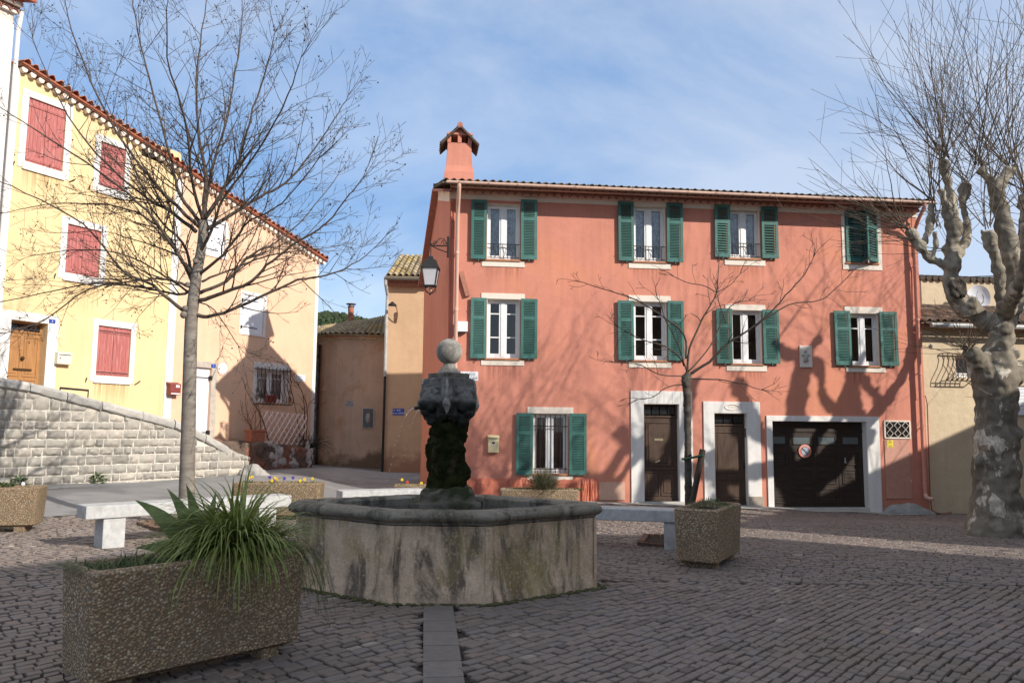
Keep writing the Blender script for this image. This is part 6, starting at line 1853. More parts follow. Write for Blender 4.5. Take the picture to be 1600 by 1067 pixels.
for i in range(90):
    a = rng.uniform(0, 6.28); blade(bd, (rng.uniform(-.14, .14), rng.uniform(-.1, .1), 0), a if i % 2 else rng.uniform(-2.5, -.6), rng.uniform(.2, 1.2), rng.uniform(.25, .6), rng.uniform(.007, .014), rng.uniform(1.6, 3.2), 8, .5, rng.uniform(-2, 2))
G6 = leaf_mat('dry_leaf_straw', (.17, .12, .05), (.36, .28, .14), 10, .7)
by = MB()
for i in range(130):
    a = rng.uniform(0, 6.28); blade(by, (rng.uniform(-.15, .15), rng.uniform(-.12, .12), 0), a, rng.uniform(.6, 1.5), rng.uniform(.3, .6), rng.uniform(.01, .02), rng.uniform(1.0, 2.6), 8, .3, rng.uniform(-.8, .8))
G7 = leaf_mat('young_leaf_green', (.14, .2, .04), (.32, .38, .1), 12, .45)
plant('grass_clump', 'dense arching grassy clump spilling over the big planter', 'plant', c0, [('foliage', b, G2), ('dry_blades', bd, G6), ('young_blades', by, G7)])
b = MB(); c0 = bp(.84, .3, ZS)
for (az, el, L_, w_, dr, rl) in ((R(172), .9, .66, .13, .6, 1.1), (R(182), .5, .46, .1, .8, 1.1), (R(165), 1.25, .58, .11, .6, 1.0), (R(150), 1.4, .56, .11, .5, .9), (R(95), 1.35, .52, .1, .5, .3), (R(60), 1.25, .46, .09, .8, -.5), (R(20), .9, .42, .08, 1.1, -.8),
                                 (R(250), .7, .36, .08, 1.3, .2), (R(300), .8, .36, .07, 1.2, 0), (R(120), .95, .44, .1, .9, .6), (R(40), .6, .38, .07, 1.0, -.6), (R(280), 1.1, .46, .09, .8, .1), (R(225), .9, .36, .09, 1.1, .5)):
    blade(b, (.03 * math.cos(az), .03 * math.sin(az), 0), az, el, L_, w_, dr, 9, .3, .2, .1, rl)
for i in range(60): blade(b, (rng.uniform(-.12, .2), rng.uniform(-.1, .1), 0), rng.uniform(0, 6.28), rng.uniform(.5, 1.4), rng.uniform(.22, .42), rng.uniform(.014, .026), rng.uniform(.8, 2.2), 7, .35)
plant('broadleaf_plant', 'plant with broad pointed leaves leaning out of the big planter', 'plant', c0, [('foliage', b, G1)])
b = MB(); c0 = bp(.93, .3, ZS)
pts = [Vector((0, 0, 0)), Vector((.0, .01, .16)), Vector((.03, .01, .26))]
b.tube(pts, [.006, .005, .004], 5); blade(b, pts[-1], R(50), 1.1, .13, .03, .1, 6, .3)
plant('flower_stalk', 'single dry dark stalk standing above the big planter plants', 'plant', bp(.88, .3, ZS + .08), [('stalk', b, M['twig_dark'])])
b = MB(); c0 = bp(.34, .25, ZS + .02)
for i in range(900):
    x, y = rng.uniform(-.3, .45), rng.uniform(-.17, .2); q = dv * x + nv_ * y; blade(b, (q.x, q.y, rng.uniform(-.01, .03)), rng.uniform(0, 6.28), rng.uniform(0, 1.2), rng.uniform(.04, .11), rng.uniform(.006, .014), rng.uniform(.2, 1.5), 3)
for i in range(110):
    q = dv * rng.uniform(-.34, -.26) + nv_ * rng.uniform(-.15, .25); blade(b, (q.x, q.y, .04), rng.uniform(2.6, 4.2) + R(20), rng.uniform(.1, .8), rng.uniform(.08, .2), .004, rng.uniform(.8, 2.4), 5)
plant('creeping_weed', 'low creeping weeds at the bare end of the big planter', 'plant', c0, [('foliage', b, G3)])
b = MB(); c0 = bp(LB - .05, .2, ZS + .04)
for i in range(20):
    p = Vector((rng.uniform(-.1, .04), rng.uniform(-.24, .2), 0)); a = rng.uniform(-1.5, .8); pts = [p]; dirv = Vector((math.cos(a), math.sin(a), rng.uniform(.1, .9))) ; L_ = rng.uniform(.3, .8)
    q = p.copy(); out = [q.copy()]
    for k in range(8):
        q = q + dirv.normalized() * L_ / 8; dirv += Vector((rng.uniform(-.15, .15), rng.uniform(-.15, .15), -.75)); out.append(q.copy())
    b.tube(out, .0018, 3, caps=False)
    for k in range(2, 9):
        for _ in range(3): blade(b, out[k], rng.uniform(0, 6.28), rng.uniform(-.6, .8), rng.uniform(.025, .055), .0045, rng.uniform(0, 1), 2)
plant('trailing_weed', 'wispy trailing weed hanging from the far end of big planter', 'plant', c0, [('foliage', b, G3)], rz=math.atan2(dv.y, dv.x))
for k, (px, py, lab) in enumerate(((360, 1012, 'small ground tuft nearest the picture edge, under the big planter front'), (452, 985, 'small ground tuft under the far end of the big planter'))):
    p = ground_at(px, py); b = MB()
    for i in range(46): blade(b, (rng.uniform(-.03, .03), rng.uniform(-.03, .03), 0), rng.uniform(0, 6.28), rng.uniform(.3, 1.3), rng.uniform(.06, .13), .005, rng.uniform(.6, 2), 5)
    plant('grass_tuft', lab, 'weed', p, [('foliage', b, G3)], 'weeds under the big planter')
# moss and grit along the foot of the basin
b = MB(); rng = random.Random(77); ring_ = subdiv(off_poly(OCT, .03), .02)
for q in ring_:
    for _ in range(2):
        if rng.random() < .75:
            s_ = rng.uniform(.008, .028); x, y = q.x + rng.uniform(-.03, .07) * (1 if q.x > 0 else -1), q.y - rng.uniform(-.01, .06)
            b.sphere((x, y, .004), s_, 5, 4, (1.3, 1.1, .5))
o = b.build('moss_fringe', surf('dull_moss', (.05, .05, .02), (.12, .11, .05), 20, .95), None, loc=FC); o['kind'] = 'stuff'; o['label'] = 'moss and grit along the foot of the fountain basin'
# square planter on the right
pr = ground_at(1121, 884); 
sq = planter('pebbled concrete planter with low heather beside the shaded bench', (2.42, 9.5), (.49, .87), 1.17, .54, .64, .05)
b = MB(); q = Vector((2.42, 9.5, 0)); d1 = Vector((.49, .87, 0)).normalized(); n1 = Vector((-d1.y, d1.x, 0)); c0 = q + d1 * .68 + n1 * .27; c0.z = .62
for i in range(620):
    a, r_ = rng.uniform(0, 6.28), math.sqrt(rng.random()); blade(b, (.36 * r_ * math.cos(a) * .8, .4 * r_ * math.sin(a), .0 + .1 * (1 - r_)), rng.uniform(0, 6.28), rng.uniform(.2, 1.5), rng.uniform(.03, .08), .006, rng.uniform(0, 1), 2)
plant('heather', 'low dark green heather in the planter beside shaded bench', 'plant', c0, [('foliage', b, G3)])
# planters further back
def flowers(mb_leaf, mbs, n, L, W, rng):
    for i in range(n):
        x, y = rng.uniform(-L / 2, L / 2), rng.uniform(-W / 2, W / 2)
        leafy(mb_leaf, (x, y, -.03), .06, .09, 16, .05, rng)
        if rng.random() < .75:
            m_ = mbs[rng.randrange(len(mbs))]; a = rng.uniform(0, 6.28); z = rng.uniform(.06, .11)
            for k in range(5):
                an = a + k * 1.257; m_.sphere((x + .016 * math.cos(an), y - .005, z + .016 * math.sin(an)), .014, 6, 4, (1, .4, 1))
YEL = plain('yellow_petal', (.75, .5, .03), .6, .2); PUR = plain('violet_petal', (.09, .05, .3), .6, .2); REDP = plain('red_petal', (.65, .08, .05), .6, .2); WHP = plain('white_petal', (.7, .68, .7), .6, .2)
pl1 = planter('sunlit pebbled planter at the left picture edge', (-8.25, 11.3), (.97, .24), 1.5, .5, .56, .07, M['pebble_pale'])
b = MB(); y_ = MB(); v_ = MB(); w_ = MB(); rng = random.Random(8); flowers(b, [v_, w_, w_], 9, 1.2, .25, rng)
for i in range(60): blade(b, (.28 + rng.uniform(-.1, .1), rng.uniform(-.08, .08), rng.uniform(0, .08)), rng.uniform(0, 6.28), rng.uniform(.2, 1.4), rng.uniform(.06, .13), .03, rng.uniform(.3, 1.5), 4)
plant('pansies', 'few pansies and a leafy weed in planter at left picture edge', 'flowers', (-7.6, 11.7, gz(-7.6, 11.7) + .58), [('foliage', b, G3), ('violet_blooms', v_, PUR), ('white_blooms', w_, WHP)], rz=.24)
pm = at(362, 768, 13.6)
pl2 = planter('sunlit pebbled planter with pansies behind the pale bench', (pm.x, 13.6), (.998, .05), 1.46, .5, .56, .05, M['pebble_pale'])
b = MB(); y_ = MB(); v_ = MB(); rng = random.Random(9); flowers(b, [y_, v_], 15, 1.25, .26, rng)
plant('pansies', 'yellow and violet pansies in the planter behind pale bench', 'flowers', (pm.x + .73, 13.87, gz(pm.x, 13.6) + .58), [('foliage', b, G3), ('yellow_blooms', y_, YEL), ('violet_blooms', v_, PUR)])
pm2 = at(614, 772, 14.6)
pl3 = planter('pebbled planter with red flowers half hidden by the mossy pedestal', (pm2.x, 14.6), (.99, .12), 1.3, .5, .5, .05, M['pebble_pale'])
b = MB(); r_ = MB(); y_ = MB(); rng = random.Random(10); flowers(b, [r_, y_], 14, 1.1, .26, rng)
plant('flowers', 'red and yellow flowers in the planter behind the pedestal', 'flowers', (pm2.x + .6, 14.9, gz(pm2.x, 14.6) + .52), [('foliage', b, G4), ('red_blooms', r_, REDP), ('yellow_blooms', y_, YEL)])
pm3 = at(781, 776, 17.2); pm4 = at(905, 780, 17.2)
pl4 = planter('long low planter with a spiky bush below the barred window', (pm3.x, 17.2), (1, .0), pm4.x - pm3.x, .5, .42, .02, M['pebble'])
b = MB(); zc_ = gz(pm3.x, 17.2) + .4; c0 = at(848, 760, 17.45)
for i in range(900):
    a, ph = rng.uniform(0, 6.28), math.acos(rng.uniform(.02, 1)); r0 = rng.uniform(.1, .3)
    p = Vector((math.sin(ph) * math.cos(a) * 1.1, math.sin(ph) * math.sin(a) * .7, math.cos(ph) * .95))
    blade(b, p * r0, a, math.pi / 2 - ph + rng.uniform(-.4, .4), rng.uniform(.16, .34), .016, rng.uniform(-.3, .6), 3)
plant('spiky_bush', 'rounded spiky olive bush in the low planter below barred window', 'bush', (c0.x, 17.45, zc_), [('foliage', b, G5)])
b = MB(); rng = random.Random(12)
for i in range(26): leafy(b, (rng.uniform(-.8, .8), rng.uniform(-.12, .12), 0), .07, .07, 12, .05, rng)
plant('ground_cover', 'low dark leaves along the planter below the barred window', 'plant', ((pm3.x + pm4.x) / 2 + .1, 17.45, zc_), [('foliage', b, G3)])
# weeds along the stone wall
for k, (px, py, s_, lab) in enumerate(((155, 749, .26, 'small bright weed at the foot of the stone wall'), (30, 757, .24, 'dark leafy weed above the planter at left picture edge, against the stone wall'))):
    s, z = sw_loc(px, py, -.1); p = SWA + swd * s + swn * -.1; b = MB()
    leafy(b, (0, 0, 0), s_ * .55, s_, 90, .09, rng)
    plant('wall_weed', lab, 'weed', (p.x, p.y, gz(p.x, p.y)), [('foliage', b, G4)], 'weeds at the stone wall')

# ------------------------------------------------------------------ bare trees
def to3(pts, Y, lean=0.0, x0=None, wig=0.0, rng=random):
    """picture points of a limb -> world points; the limb leans towards (+) or away as it leaves the trunk"""
    out = []; acc = 0
    for i, (px, py) in enumerate(pts):
        if i: acc += math.dist(pts[i], pts[i - 1]) / FPX * Y
        out.append(at(px, py, Y + lean * acc))
    return out
def grow(mb, p, d, L, r, rng, lvl, spec, ends=None):
    """one twig and its side twigs"""
    n = max(3, int(L / spec['seg'])); pts = [p.copy()]; rad = [r]; q = p.copy(); d = d.normalized()
    for i in range(n):
        d = (d + Vector((rng.uniform(-1, 1), rng.uniform(-1, 1), rng.uniform(-1, 1))) * spec['wig'] + Vector((0, 0, spec['up'])) * (1.0 / n)).normalized()
        q = q + d * (L / n); pts.append(q.copy()); rad.append(max(spec['rmin'], r * (1 - .75 * (i + 1) / n)))
    mb.tube(pts, rad, 5 if r > .012 else (4 if r > .006 else 3), caps=False)
    if ends is not None and lvl <= 1: ends.append(q.copy())
    if lvl > 0:
        m_ = max(1, int(L * spec['dens'][lvl]))
        for i in range(m_):
            t = rng.uniform(.15, .98); k = min(n - 1, int(t * n)); a = pts[k].lerp(pts[k + 1], t * n - k); dd = (pts[k + 1] - pts[k]).normalized()
            s = dd.cross(Vector((rng.uniform(-1, 1), rng.uniform(-1, 1), rng.uniform(-1, 1)))).normalized()
            ang = rng.uniform(.45, 1.0)
            grow(mb, a, dd * math.cos(ang) + s * math.sin(ang), L * rng.uniform(.3, .55) * (1 - .45 * t), max(spec['rmin'], rad[k] * .55), rng, lvl - 1, spec, ends)
def limb(mb, P, r0, r1, rng, spec, dens=3.2, Lc=(.5, 1.3), lvl=2, nsm=4, sides=7, start=.15, ends=None, fork=True):
    S = smooth_line(P, nsm); n = len(S)
    S = [s + Vector((rng.uniform(-1, 1), rng.uniform(-1, 1), rng.uniform(-1, 1))) * r0 * .35 for s in S]
    S[0] = P[0]
    rad = [r0 + (r1 - r0) * (i / (n - 1)) ** .8 for i in range(n)]
    mb.tube(S, rad, sides, caps=True)
    tot = sum((S[i + 1] - S[i]).length for i in range(n - 1)); m_ = int(tot * dens)
    for i in range(m_):
        t = start + (1 - start) * (i + rng.random()) / m_; f = t * (n - 1); k = min(n - 2, int(f)); a = S[k].lerp(S[k + 1], f - k); dd = (S[k + 1] - S[k]).normalized()
        s = dd.cross(Vector((rng.uniform(-1, 1), rng.uniform(-1, 1) * .9, rng.uniform(-1, 1)))).normalized(); ang = rng.uniform(.45, .95)
        grow(mb, a, dd * math.cos(ang) + s * math.sin(ang), rng.uniform(*Lc) * (1.1 - .35 * t), max(spec['rmin'], rad[k] * .5), rng, lvl, spec, ends)
    if fork:
        dd = (S[-1] - S[-2]).normalized()
        for i in range(3): grow(mb, S[-1], dd + Vector((rng.uniform(-.4, .4), rng.uniform(-.4, .4), rng.uniform(-.3, .3))), rng.uniform(*Lc) * .8, r1, rng, lvl, spec, ends)

# tall tree on the left
YT = 12.8
tb = at(291, 815, YT); tb.z = gz(tb.x, YT)
lime = thing('bare_tree', 'tall bare tree with straight grey trunk and fine twigs behind bench', 'tree', tb)
def L_(P): return [p - tb for p in P]
tk = MB(); TR = [(291, 822), (291, 812), (291.5, 780), (293, 720), (295, 640), (297, 560), (299, 500), (302, 470), (307, 430), (315, 385), (318, 345)]
rr_ = [.16, .132, .122, .116, .11, .104, .099, .093, .084, .075, .066]
S = smooth_line(L_(to3(TR, YT)), 3); rad = list(np.interp(np.linspace(0, 10, len(S)), range(11), rr_))
tk.tube(S, rad, 14); 
for (px, py, r_) in ((289, 482, .05), (293, 445, .045), (306, 408, .05), (287, 492, .06)):
    p = at(px, py, YT - .08) - tb; tk.sphere(p, r_, 8, 6)
tko = tk.build('trunk', M['bark_lime'], lime, smooth=True)
spec = dict(seg=.13, wig=.12, up=.3, rmin=.0029, dens={2: 6, 1: 7, 0: 0})
LIMBS = [  # picture points, radius, lean in depth
    ([(306, 493), (336, 493), (407, 465), (466, 438), (510, 431), (550, 414), (585, 388)], .05, .1),
    ([(312, 470), (336, 463), (392, 440), (417, 415), (458, 382), (510, 349), (545, 305), (568, 280)], .052, -.15),
    ([(312, 458), (352, 440), (382, 407), (396, 396), (433, 377), (480, 336), (530, 270)], .045, .35),
    ([(308, 432), (349, 397), (372, 367), (392, 344), (440, 318), (500, 246)], .04, -.4),
    ([(318, 362), (372, 329), (407, 308), (445, 286), (483, 245), (520, 190), (545, 150)], .05, .2),
    ([(318, 345), (349, 296), (367, 260), (377, 240), (395, 170), (418, 100), (430, 50)], .055, -.1),
    ([(317, 345), (322, 278), (314, 235), (306, 150), (312, 70), (325, -10)], .06, .1),
    ([(314, 350), (281, 303), (268, 253), (240, 150), (215, 50), (205, -20)], .05, .15),
    ([(312, 355), (265, 311), (230, 273), (170, 185), (120, 70), (100, 0)], .048, -.2),
    ([(306, 362), (260, 326), (230, 311), (150, 240), (95, 160), (50, 60)], .05, .25),
    ([(300, 428), (281, 402), (263, 374), (230, 329), (160, 272), (60, 205), (-10, 160)], .052, -.25),
    ([(296, 455), (276, 460), (230, 450), (150, 443), (60, 460), (-30, 478)], .036, .2),
    ([(294, 492), (255, 460), (230, 440), (190, 422), (130, 350), (40, 302), (-30, 270)], .046, -.1),
    ([(296, 448), (268, 438), (230, 437), (140, 452), (70, 500), (10, 520)], .034, -.35),
    ([(300, 440), (270, 380), (235, 345), (180, 322), (90, 318), (20, 330)], .038, .45),
    ([(302, 470), (330, 480), (350, 505), (372, 540)], .018, -.3),
    ([(318, 350), (330, 270), (352, 190), (372, 90), (380, 20)], .045, .5),
    ([(318, 350), (300, 280), (290, 190), (262, 90), (262, 0)], .045, -.55),
    ([(310, 400), (330, 360), (350, 310), (400, 240), (450, 150), (470, 90)], .042, -.5),
    ([(300, 425), (285, 380), (240, 330), (200, 240), (150, 120)], .04, .6),
    ([(316, 440), (350, 425), (420, 400), (470, 392), (520, 386)], .03, .7),
    ([(298, 460), (270, 440), (200, 400), (120, 390), (50, 400)], .03, .65)]
rng = random.Random(21); cr = MB(); ends = []
for P, r_, ln in LIMBS:
    limb(cr, L_(to3(P, YT, ln)), r_ * .72, .006, rng, spec, dens=5.4, Lc=(.55, 1.5), lvl=2, ends=ends)
cr.build('crown', M['twig'], lime, smooth=True)
sb_ = MB(); rng = random.Random(5)
for e in rng.sample(ends, min(900, len(ends))):
    p = e + Vector((rng.uniform(-.03, .03), rng.uniform(-.03, .03), -rng.uniform(.01, .05))); sb_.sphere(p, rng.uniform(.010, .015), 5, 4)
o = sb_.build('seed_balls', M['twig_dark'], lime); o['kind'] = 'stuff'

# pollarded plane on the right
YP = 13.9
pb_ = at(1557, 830, YP); pb_.z = gz(pb_.x, YP)
plane = thing('plane_tree', 'old pollarded plane tree with flaking bark and knobbly limbs', 'tree', pb_)
def K(px, py, dy=0): return at(px, py, YP + dy) - pb_
PX = YP / FPX
b = MB()
def knobby(P, n=3, jitter=.15, sides=12):
    pts = [K(p[0], p[1], p[3] if len(p) > 3 else 0) for p in P]; rad = [p[2] * PX * (1 if sides > 12 else .86) for p in P]
    S = smooth_line(pts, n); rr = list(np.interp(np.linspace(0, len(P) - 1, len(S)), range(len(P)), rad))
    rr = [r_ * (1 + random.uniform(-jitter, jitter)) for r_ in rr]
    b.tube(S, rr, sides)
    for s, r_ in zip(S, rr):
        if random.random() < .55: a = random.uniform(0, 6.28); b.sphere(s + Vector((math.cos(a), math.sin(a), random.uniform(-.5, .5))) * r_ * .85, r_ * random.uniform(.3, .55), 8, 6)
random.seed(11)
knobby([(1557, 850, 50), (1557, 830, 46), (1556, 808, 39), (1556, 780, 36), (1556, 745, 33), (1556, 705, 32), (1557, 670, 29), (1556, 630, 30), (1554, 595, 34), (1555, 570, 32), (1561, 545, 21), (1563, 522, 18), (1567, 500, 20)], 3, .06, 18)
for i in range(9):
    a = i * .7; p = K(1557, 838) + Vector((.42 * math.cos(a), .42 * math.sin(a), 0)); b.sphere(p, random.uniform(.12, .2), 10, 7, (1, 1, .8))
knobby([(1566, 502, 19), (1545, 505, 18), (1523, 490, 17), (1500, 472, 17), (1486, 446, 16), (1486, 420, 14), (1490, 403, 13)])
knobby([(1487, 418, 11), (1468, 411, 10), (1450, 400, 9), (1434, 380, 9), (1424, 366, 9), (1416, 358, 10)])
knobby([(1456, 402, 7), (1461, 385, 6, -.05), (1462, 360, 7, -.1)]); knobby([(1440, 390, 6), (1450, 360, 6, .1), (1453, 340, 6, .15), (1456, 318, 8, .2)])
knobby([(1490, 405, 13), (1488, 382, 13), (1490, 360, 11), (1485, 334, 11), (1484, 300, 9), (1479, 272, 8), (1476, 252, 10)])
knobby([(1488, 340, 7), (1476, 318, 6, -.1), (1468, 296, 8, -.15)])
knobby([(1496, 400, 9), (1508, 380, 8, .1), (1511, 351, 8, .2), (1504, 318, 7, .25), (1509, 288, 9, .3)])
knobby([(1567, 502, 21), (1578, 482, 20), (1585, 452, 19), (1582, 417, 17), (1577, 386, 16), (1566, 346, 14), (1561, 317, 13), (1554, 284, 13)])
knobby([(1556, 290, 10), (1542, 276, 8), (1530, 264, 11)]); knobby([(1556, 290, 10), (1568, 280, 8, .1), (1577, 264, 10, .15)])
knobby([(1567, 478, 12), (1562, 452, 10, -.2), (1562, 430, 10, -.3), (1553, 398, 9, -.4), (1543, 360, 11, -.5)])
knobby([(1584, 450, 15), (1594, 417, 13, .2), (1600, 375, 12, .35), (1602, 330, 11, .4), (1601, 305, 13, .45)])
knobby([(1575, 585, 22), (1605, 575, 19), (1640, 562, 17), (1668, 530, 15), (1690, 480, 14), (1700, 430, 16)])
knobby([(1548, 580, 24), (1525, 562, 16, -.25), (1514, 547, 11, -.35)])
knobby([(1578, 470, 14), (1600, 440, 12, .7), (1625, 380, 10, 1.3), (1630, 320, 12, 1.6)]); knobby([(1572, 492, 14), (1580, 470, 12, -.7), (1600, 420, 10, -1.5), (1610, 350, 12, -1.9)])
f2 = fuse(b, .026, 2, .045, 3.4, 8, .03, 9)
f2.build('trunk', M['bark_plane'], plane, smooth=True)
hol = MB(); p = K(1496, 450, -.17); 
for a in np.linspace(0, 6.28, 14): hol.sphere(p + Vector((.115 * math.cos(a), 0, .14 * math.sin(a))), .05 + random.uniform(-.012, .012), 8, 6)
hol.sphere(p + Vector((0, .03, 0)), .1, 10, 8)
fuse(hol, .02, 1, .025, 9, 2, .015, 25).build('burr', surf('dark_burr', (.04, .035, .028), (.12, .1, .08), 9, .95, 1, 30, .02), plane, smooth=True)
KN = [(1416, 356, 0, 22, 'L'), (1462, 356, -.1, 8, 'U'), (1456, 314, .2, 13, 'U'), (1476, 248, 0, 24, 'U'), (1468, 292, -.15, 9, 'U'), (1509, 284, .3, 12, 'U'), (1530, 258, 0, 20, 'U'), (1577, 258, .15, 20, 'U'), (1554, 282, 0, 6, 'U'),
      (1543, 354, -.5, 12, 'U'), (1601, 300, .45, 18, 'U'), (1700, 424, 0, 20, 'U'), (1512, 545, -.37, 30, 'D'), (1630, 314, 1.6, 14, 'U'), (1610, 344, -1.9, 12, 'U'), (1430, 378, 0, 8, 'L')]
rng = random.Random(31); sh = MB()
sps = dict(seg=.16, wig=.085, up=.22, rmin=.0035, dens={1: 1.6, 0: 0})
for (px, py, dy, n, kd) in KN:
    c = K(px, py, dy)
    for i in range(int(n * .85)):
        if kd == 'U': d = Vector((rng.gauss(-.1, .5), rng.gauss(0, .45), 1.0)); L2 = rng.uniform(1.3, 3.9)
        elif kd == 'L': d = Vector((rng.gauss(-.7, .5), rng.gauss(0, .5), rng.uniform(.0, .9))); L2 = rng.uniform(.8, 2.5)
        else: d = Vector((rng.gauss(-.3, .7), rng.gauss(-.2, .5), rng.uniform(-.1, 1.0))); L2 = rng.uniform(.3, 1.3)
        grow(sh, c + Vector((rng.uniform(-.08, .08), rng.uniform(-.08, .08), rng.uniform(-.05, .05))), d, L2, rng.uniform(.007, .012), rng, 1, sps)
for i in range(46):   # stray shoots from the limbs
    px, py = rng.choice([(1490, 390), (1484, 330), (1578, 400), (1561, 330), (1505, 350), (1450, 395), (1530, 495), (1590, 430), (1556, 620), (1520, 560)])
    grow(sh, K(px, py), Vector((rng.gauss(-.5, .7), rng.gauss(0, .7), rng.uniform(-.2, .6))), rng.uniform(.5, 2.0), .007, rng, 1, sps)
sh.build('crown', M['shoot'], plane, smooth=True)
sh2 = MB(); rng = random.Random(32)
for (px, py, dy, n, kd) in KN:
    for i in range(int(n * .3)):
        grow(sh2, K(px, py, dy), Vector((rng.gauss(-.1, .5), rng.gauss(0, .45), 1.0)), rng.uniform(1.3, 3.4), rng.uniform(.005, .009), rng, 1, sps)
sparse = sh2.build('crown', M['shoot'], plane, smooth=True); SPARSE = sparse.data; bpy.data.objects.remove(sparse)

# two more planes of the row stand outside the picture and shade the coral house; copies with thinned crowns
def copy_tree(root, label, loc, rz, sc):
    r = root.copy(); COL.objects.link(r); r['label'] = label; r.location = loc; r.rotation_euler = (0, 0, rz); r.scale = (sc, sc, sc)
    for ch in root.children:
        c = ch.copy(); COL.objects.link(c); c.parent = r
        if ch.name.startswith('crown'): c.data = SPARSE      # crown thinned so its shadow on the house front stays light
        for g in ch.children: d = g.copy(); COL.objects.link(d); d.parent = c
    return r
for r_ in (plane,): r_['group'] = 'pollarded plane trees on the square'
copy_tree(plane, 'pollarded plane tree standing outside the picture, nearest the lane gap', (13.3, 12.2, gz(13.3, 12.2)), R(75), 1.27)
copy_tree(plane, 'pollarded plane tree standing outside the picture, beyond the other one', (14.6, 16.6, gz(14.6, 16.6)), R(200), 1.34)

# small tied tree in front of the doors
YS = 12.2
sbp = at(1077, 838, YS); sbp.z = gz(sbp.x, YS)
small = thing('small_tree', 'small bare tree tied to a stake before the brown doors', 'tree', sbp)
def Q(P, ln=0): return [p - sbp for p in to3(P, YS, ln)]
b = MB(); S = smooth_line(Q([(1077, 846), (1077, 830), (1076, 780), (1075, 720), (1074.5, 660), (1073, 612), (1072, 596), (1076, 582)]), 4)
b.tube(S, list(np.interp(np.linspace(0, 7, len(S)), range(8), [.09, .07, .06, .056, .055, .062, .07, .05])), 10)
for i in range(8): a = random.uniform(0, 6.28); p = S[-4 - i % 3]; b.sphere(p + Vector((math.cos(a) * .05, math.sin(a) * .05, random.uniform(-.1, .1))), .035, 8, 6)
f2 = fuse(b, .015, 1, .01, 12, 3, .004, 40); f2.build('trunk', surf('dark_young_bark', (.045, .035, .028), (.1, .082, .065), 8, .9, .6, 40, .008, stretch=(1, 1, 2)), small, smooth=True)
sp2 = dict(seg=.07, wig=.3, up=.12, rmin=.0032, dens={2: 3.6, 1: 5, 0: 0})
SL_ = [([(1077, 585), (1108, 565), (1132, 541), (1162, 520), (1195, 497), (1228, 462), (1257, 428), (1272, 402)], .034, -.1),
       ([(1180, 510), (1231, 477), (1281, 469), (1308, 449), (1342, 415)], .016, .15),
       ([(1074, 590), (1077, 545), (1096, 502), (1113, 472), (1120, 456), (1122, 430), (1124, 404)], .026, .2),
       ([(1120, 457), (1098, 446), (1075, 442), (1054, 433)], .010, 0), ([(1120, 457), (1140, 446), (1156, 428)], .009, 0), ([(1134, 505), (1124, 475), (1120, 457)], .011, 0),
       ([(1070, 572), (1060, 556), (1039, 541), (1000, 529), (967, 511)], .022, -.3), ([(1072, 560), (1069, 523), (1030, 490), (988, 466), (940, 451), (905, 440)], .022, .25),
       ([(1076, 592), (1120, 593), (1160, 600), (1189, 609)], .017, -.2), ([(1070, 600), (1050, 603), (1036, 608), (1021, 620), (997, 623)], .014, -.3), ([(1072, 588), (1030, 585), (1000, 570), (960, 566)], .013, -.5), ([(1074, 585), (1060, 540), (1040, 500), (1030, 470)], .015, -.6), ([(1076, 580), (1110, 540), (1140, 480), (1170, 470)], .016, .6)]
rng = random.Random(41); cr = MB()
for P, r_, ln in SL_: limb(cr, Q(P, ln), r_ * .8, .0055, rng, sp2, dens=4.2, Lc=(.22, .62), lvl=2, sides=6, start=.25)
cr.build('crown', M['twig_dark'], small, smooth=True)
p0, p1 = at(1083, 778, 12.05), at(1098, 702, 12.05); dq = (p1 - p0).normalized(); p0 = p0 - dq * .62
st = thing('tree_stake', 'leaning dark wooden stake strapped to the small tree', 'stake', (p0.x, p0.y, gz(p0.x, p0.y)))
q = Vector(st.location); b = MB(); b.tube([p0 - q, p1 - q], .045, 10); b.build('post', M['wood_black'], st)
b = MB(); sA, sB = at(1074, 717, 12.16) - q, at(1095, 712, 12.02) - q
b.tube([sA + Vector((-.05, -.06, 0)), sB + Vector((.02, -.05, .01))], .02, 6); b.tube([sA + Vector((-.07, .02, 0)), sA + Vector((-.06, -.06, 0))], .02, 6); b.build('strap', plain('green_strap', (.02, .06, .035), .6, .3), st)
# brick edged tree pits
def pit(label, c, s_, rz):
    o = thing('tree_pit', label, 'tree pit', (c[0], c[1], gz(c[0], c[1])), rz, 'brick edged tree pits')
    b = MB(); n = int(2 * s_ / .11)
    for k in range(4):
        for i in range(n):
            t = -s_ + 2 * s_ * (i + .5) / n
            x, y = ((t, -s_), (s_, t), (t, s_), (-s_, t))[k]
            w, d_ = ((.1, .09), (.09, .1), (.1, .09), (.09, .1))[k]
            b.box(x - w / 2, y - d_ / 2, -.05, x + w / 2, y + d_ / 2, .055 + random.uniform(-.008, .008))
    b.build('brick_edging', plain('dark_brick', (.17, .1, .07), .9, .2, var=.3, scale=14), o, bevel=.006)
    b = MB(); b.box(-s_ + .04, -s_ + .04, -.04, s_ - .04, s_ - .04, .015); b.build('soil', M['soil'], o)
pit('brick edged tree pit around the small tree by the shaded bench', (sbp.x - .2, 12.1), .5, R(-14))
pit('brick edged tree pit around the tall grey trunk behind the pale bench', (tb.x, 12.75), .52, R(42))

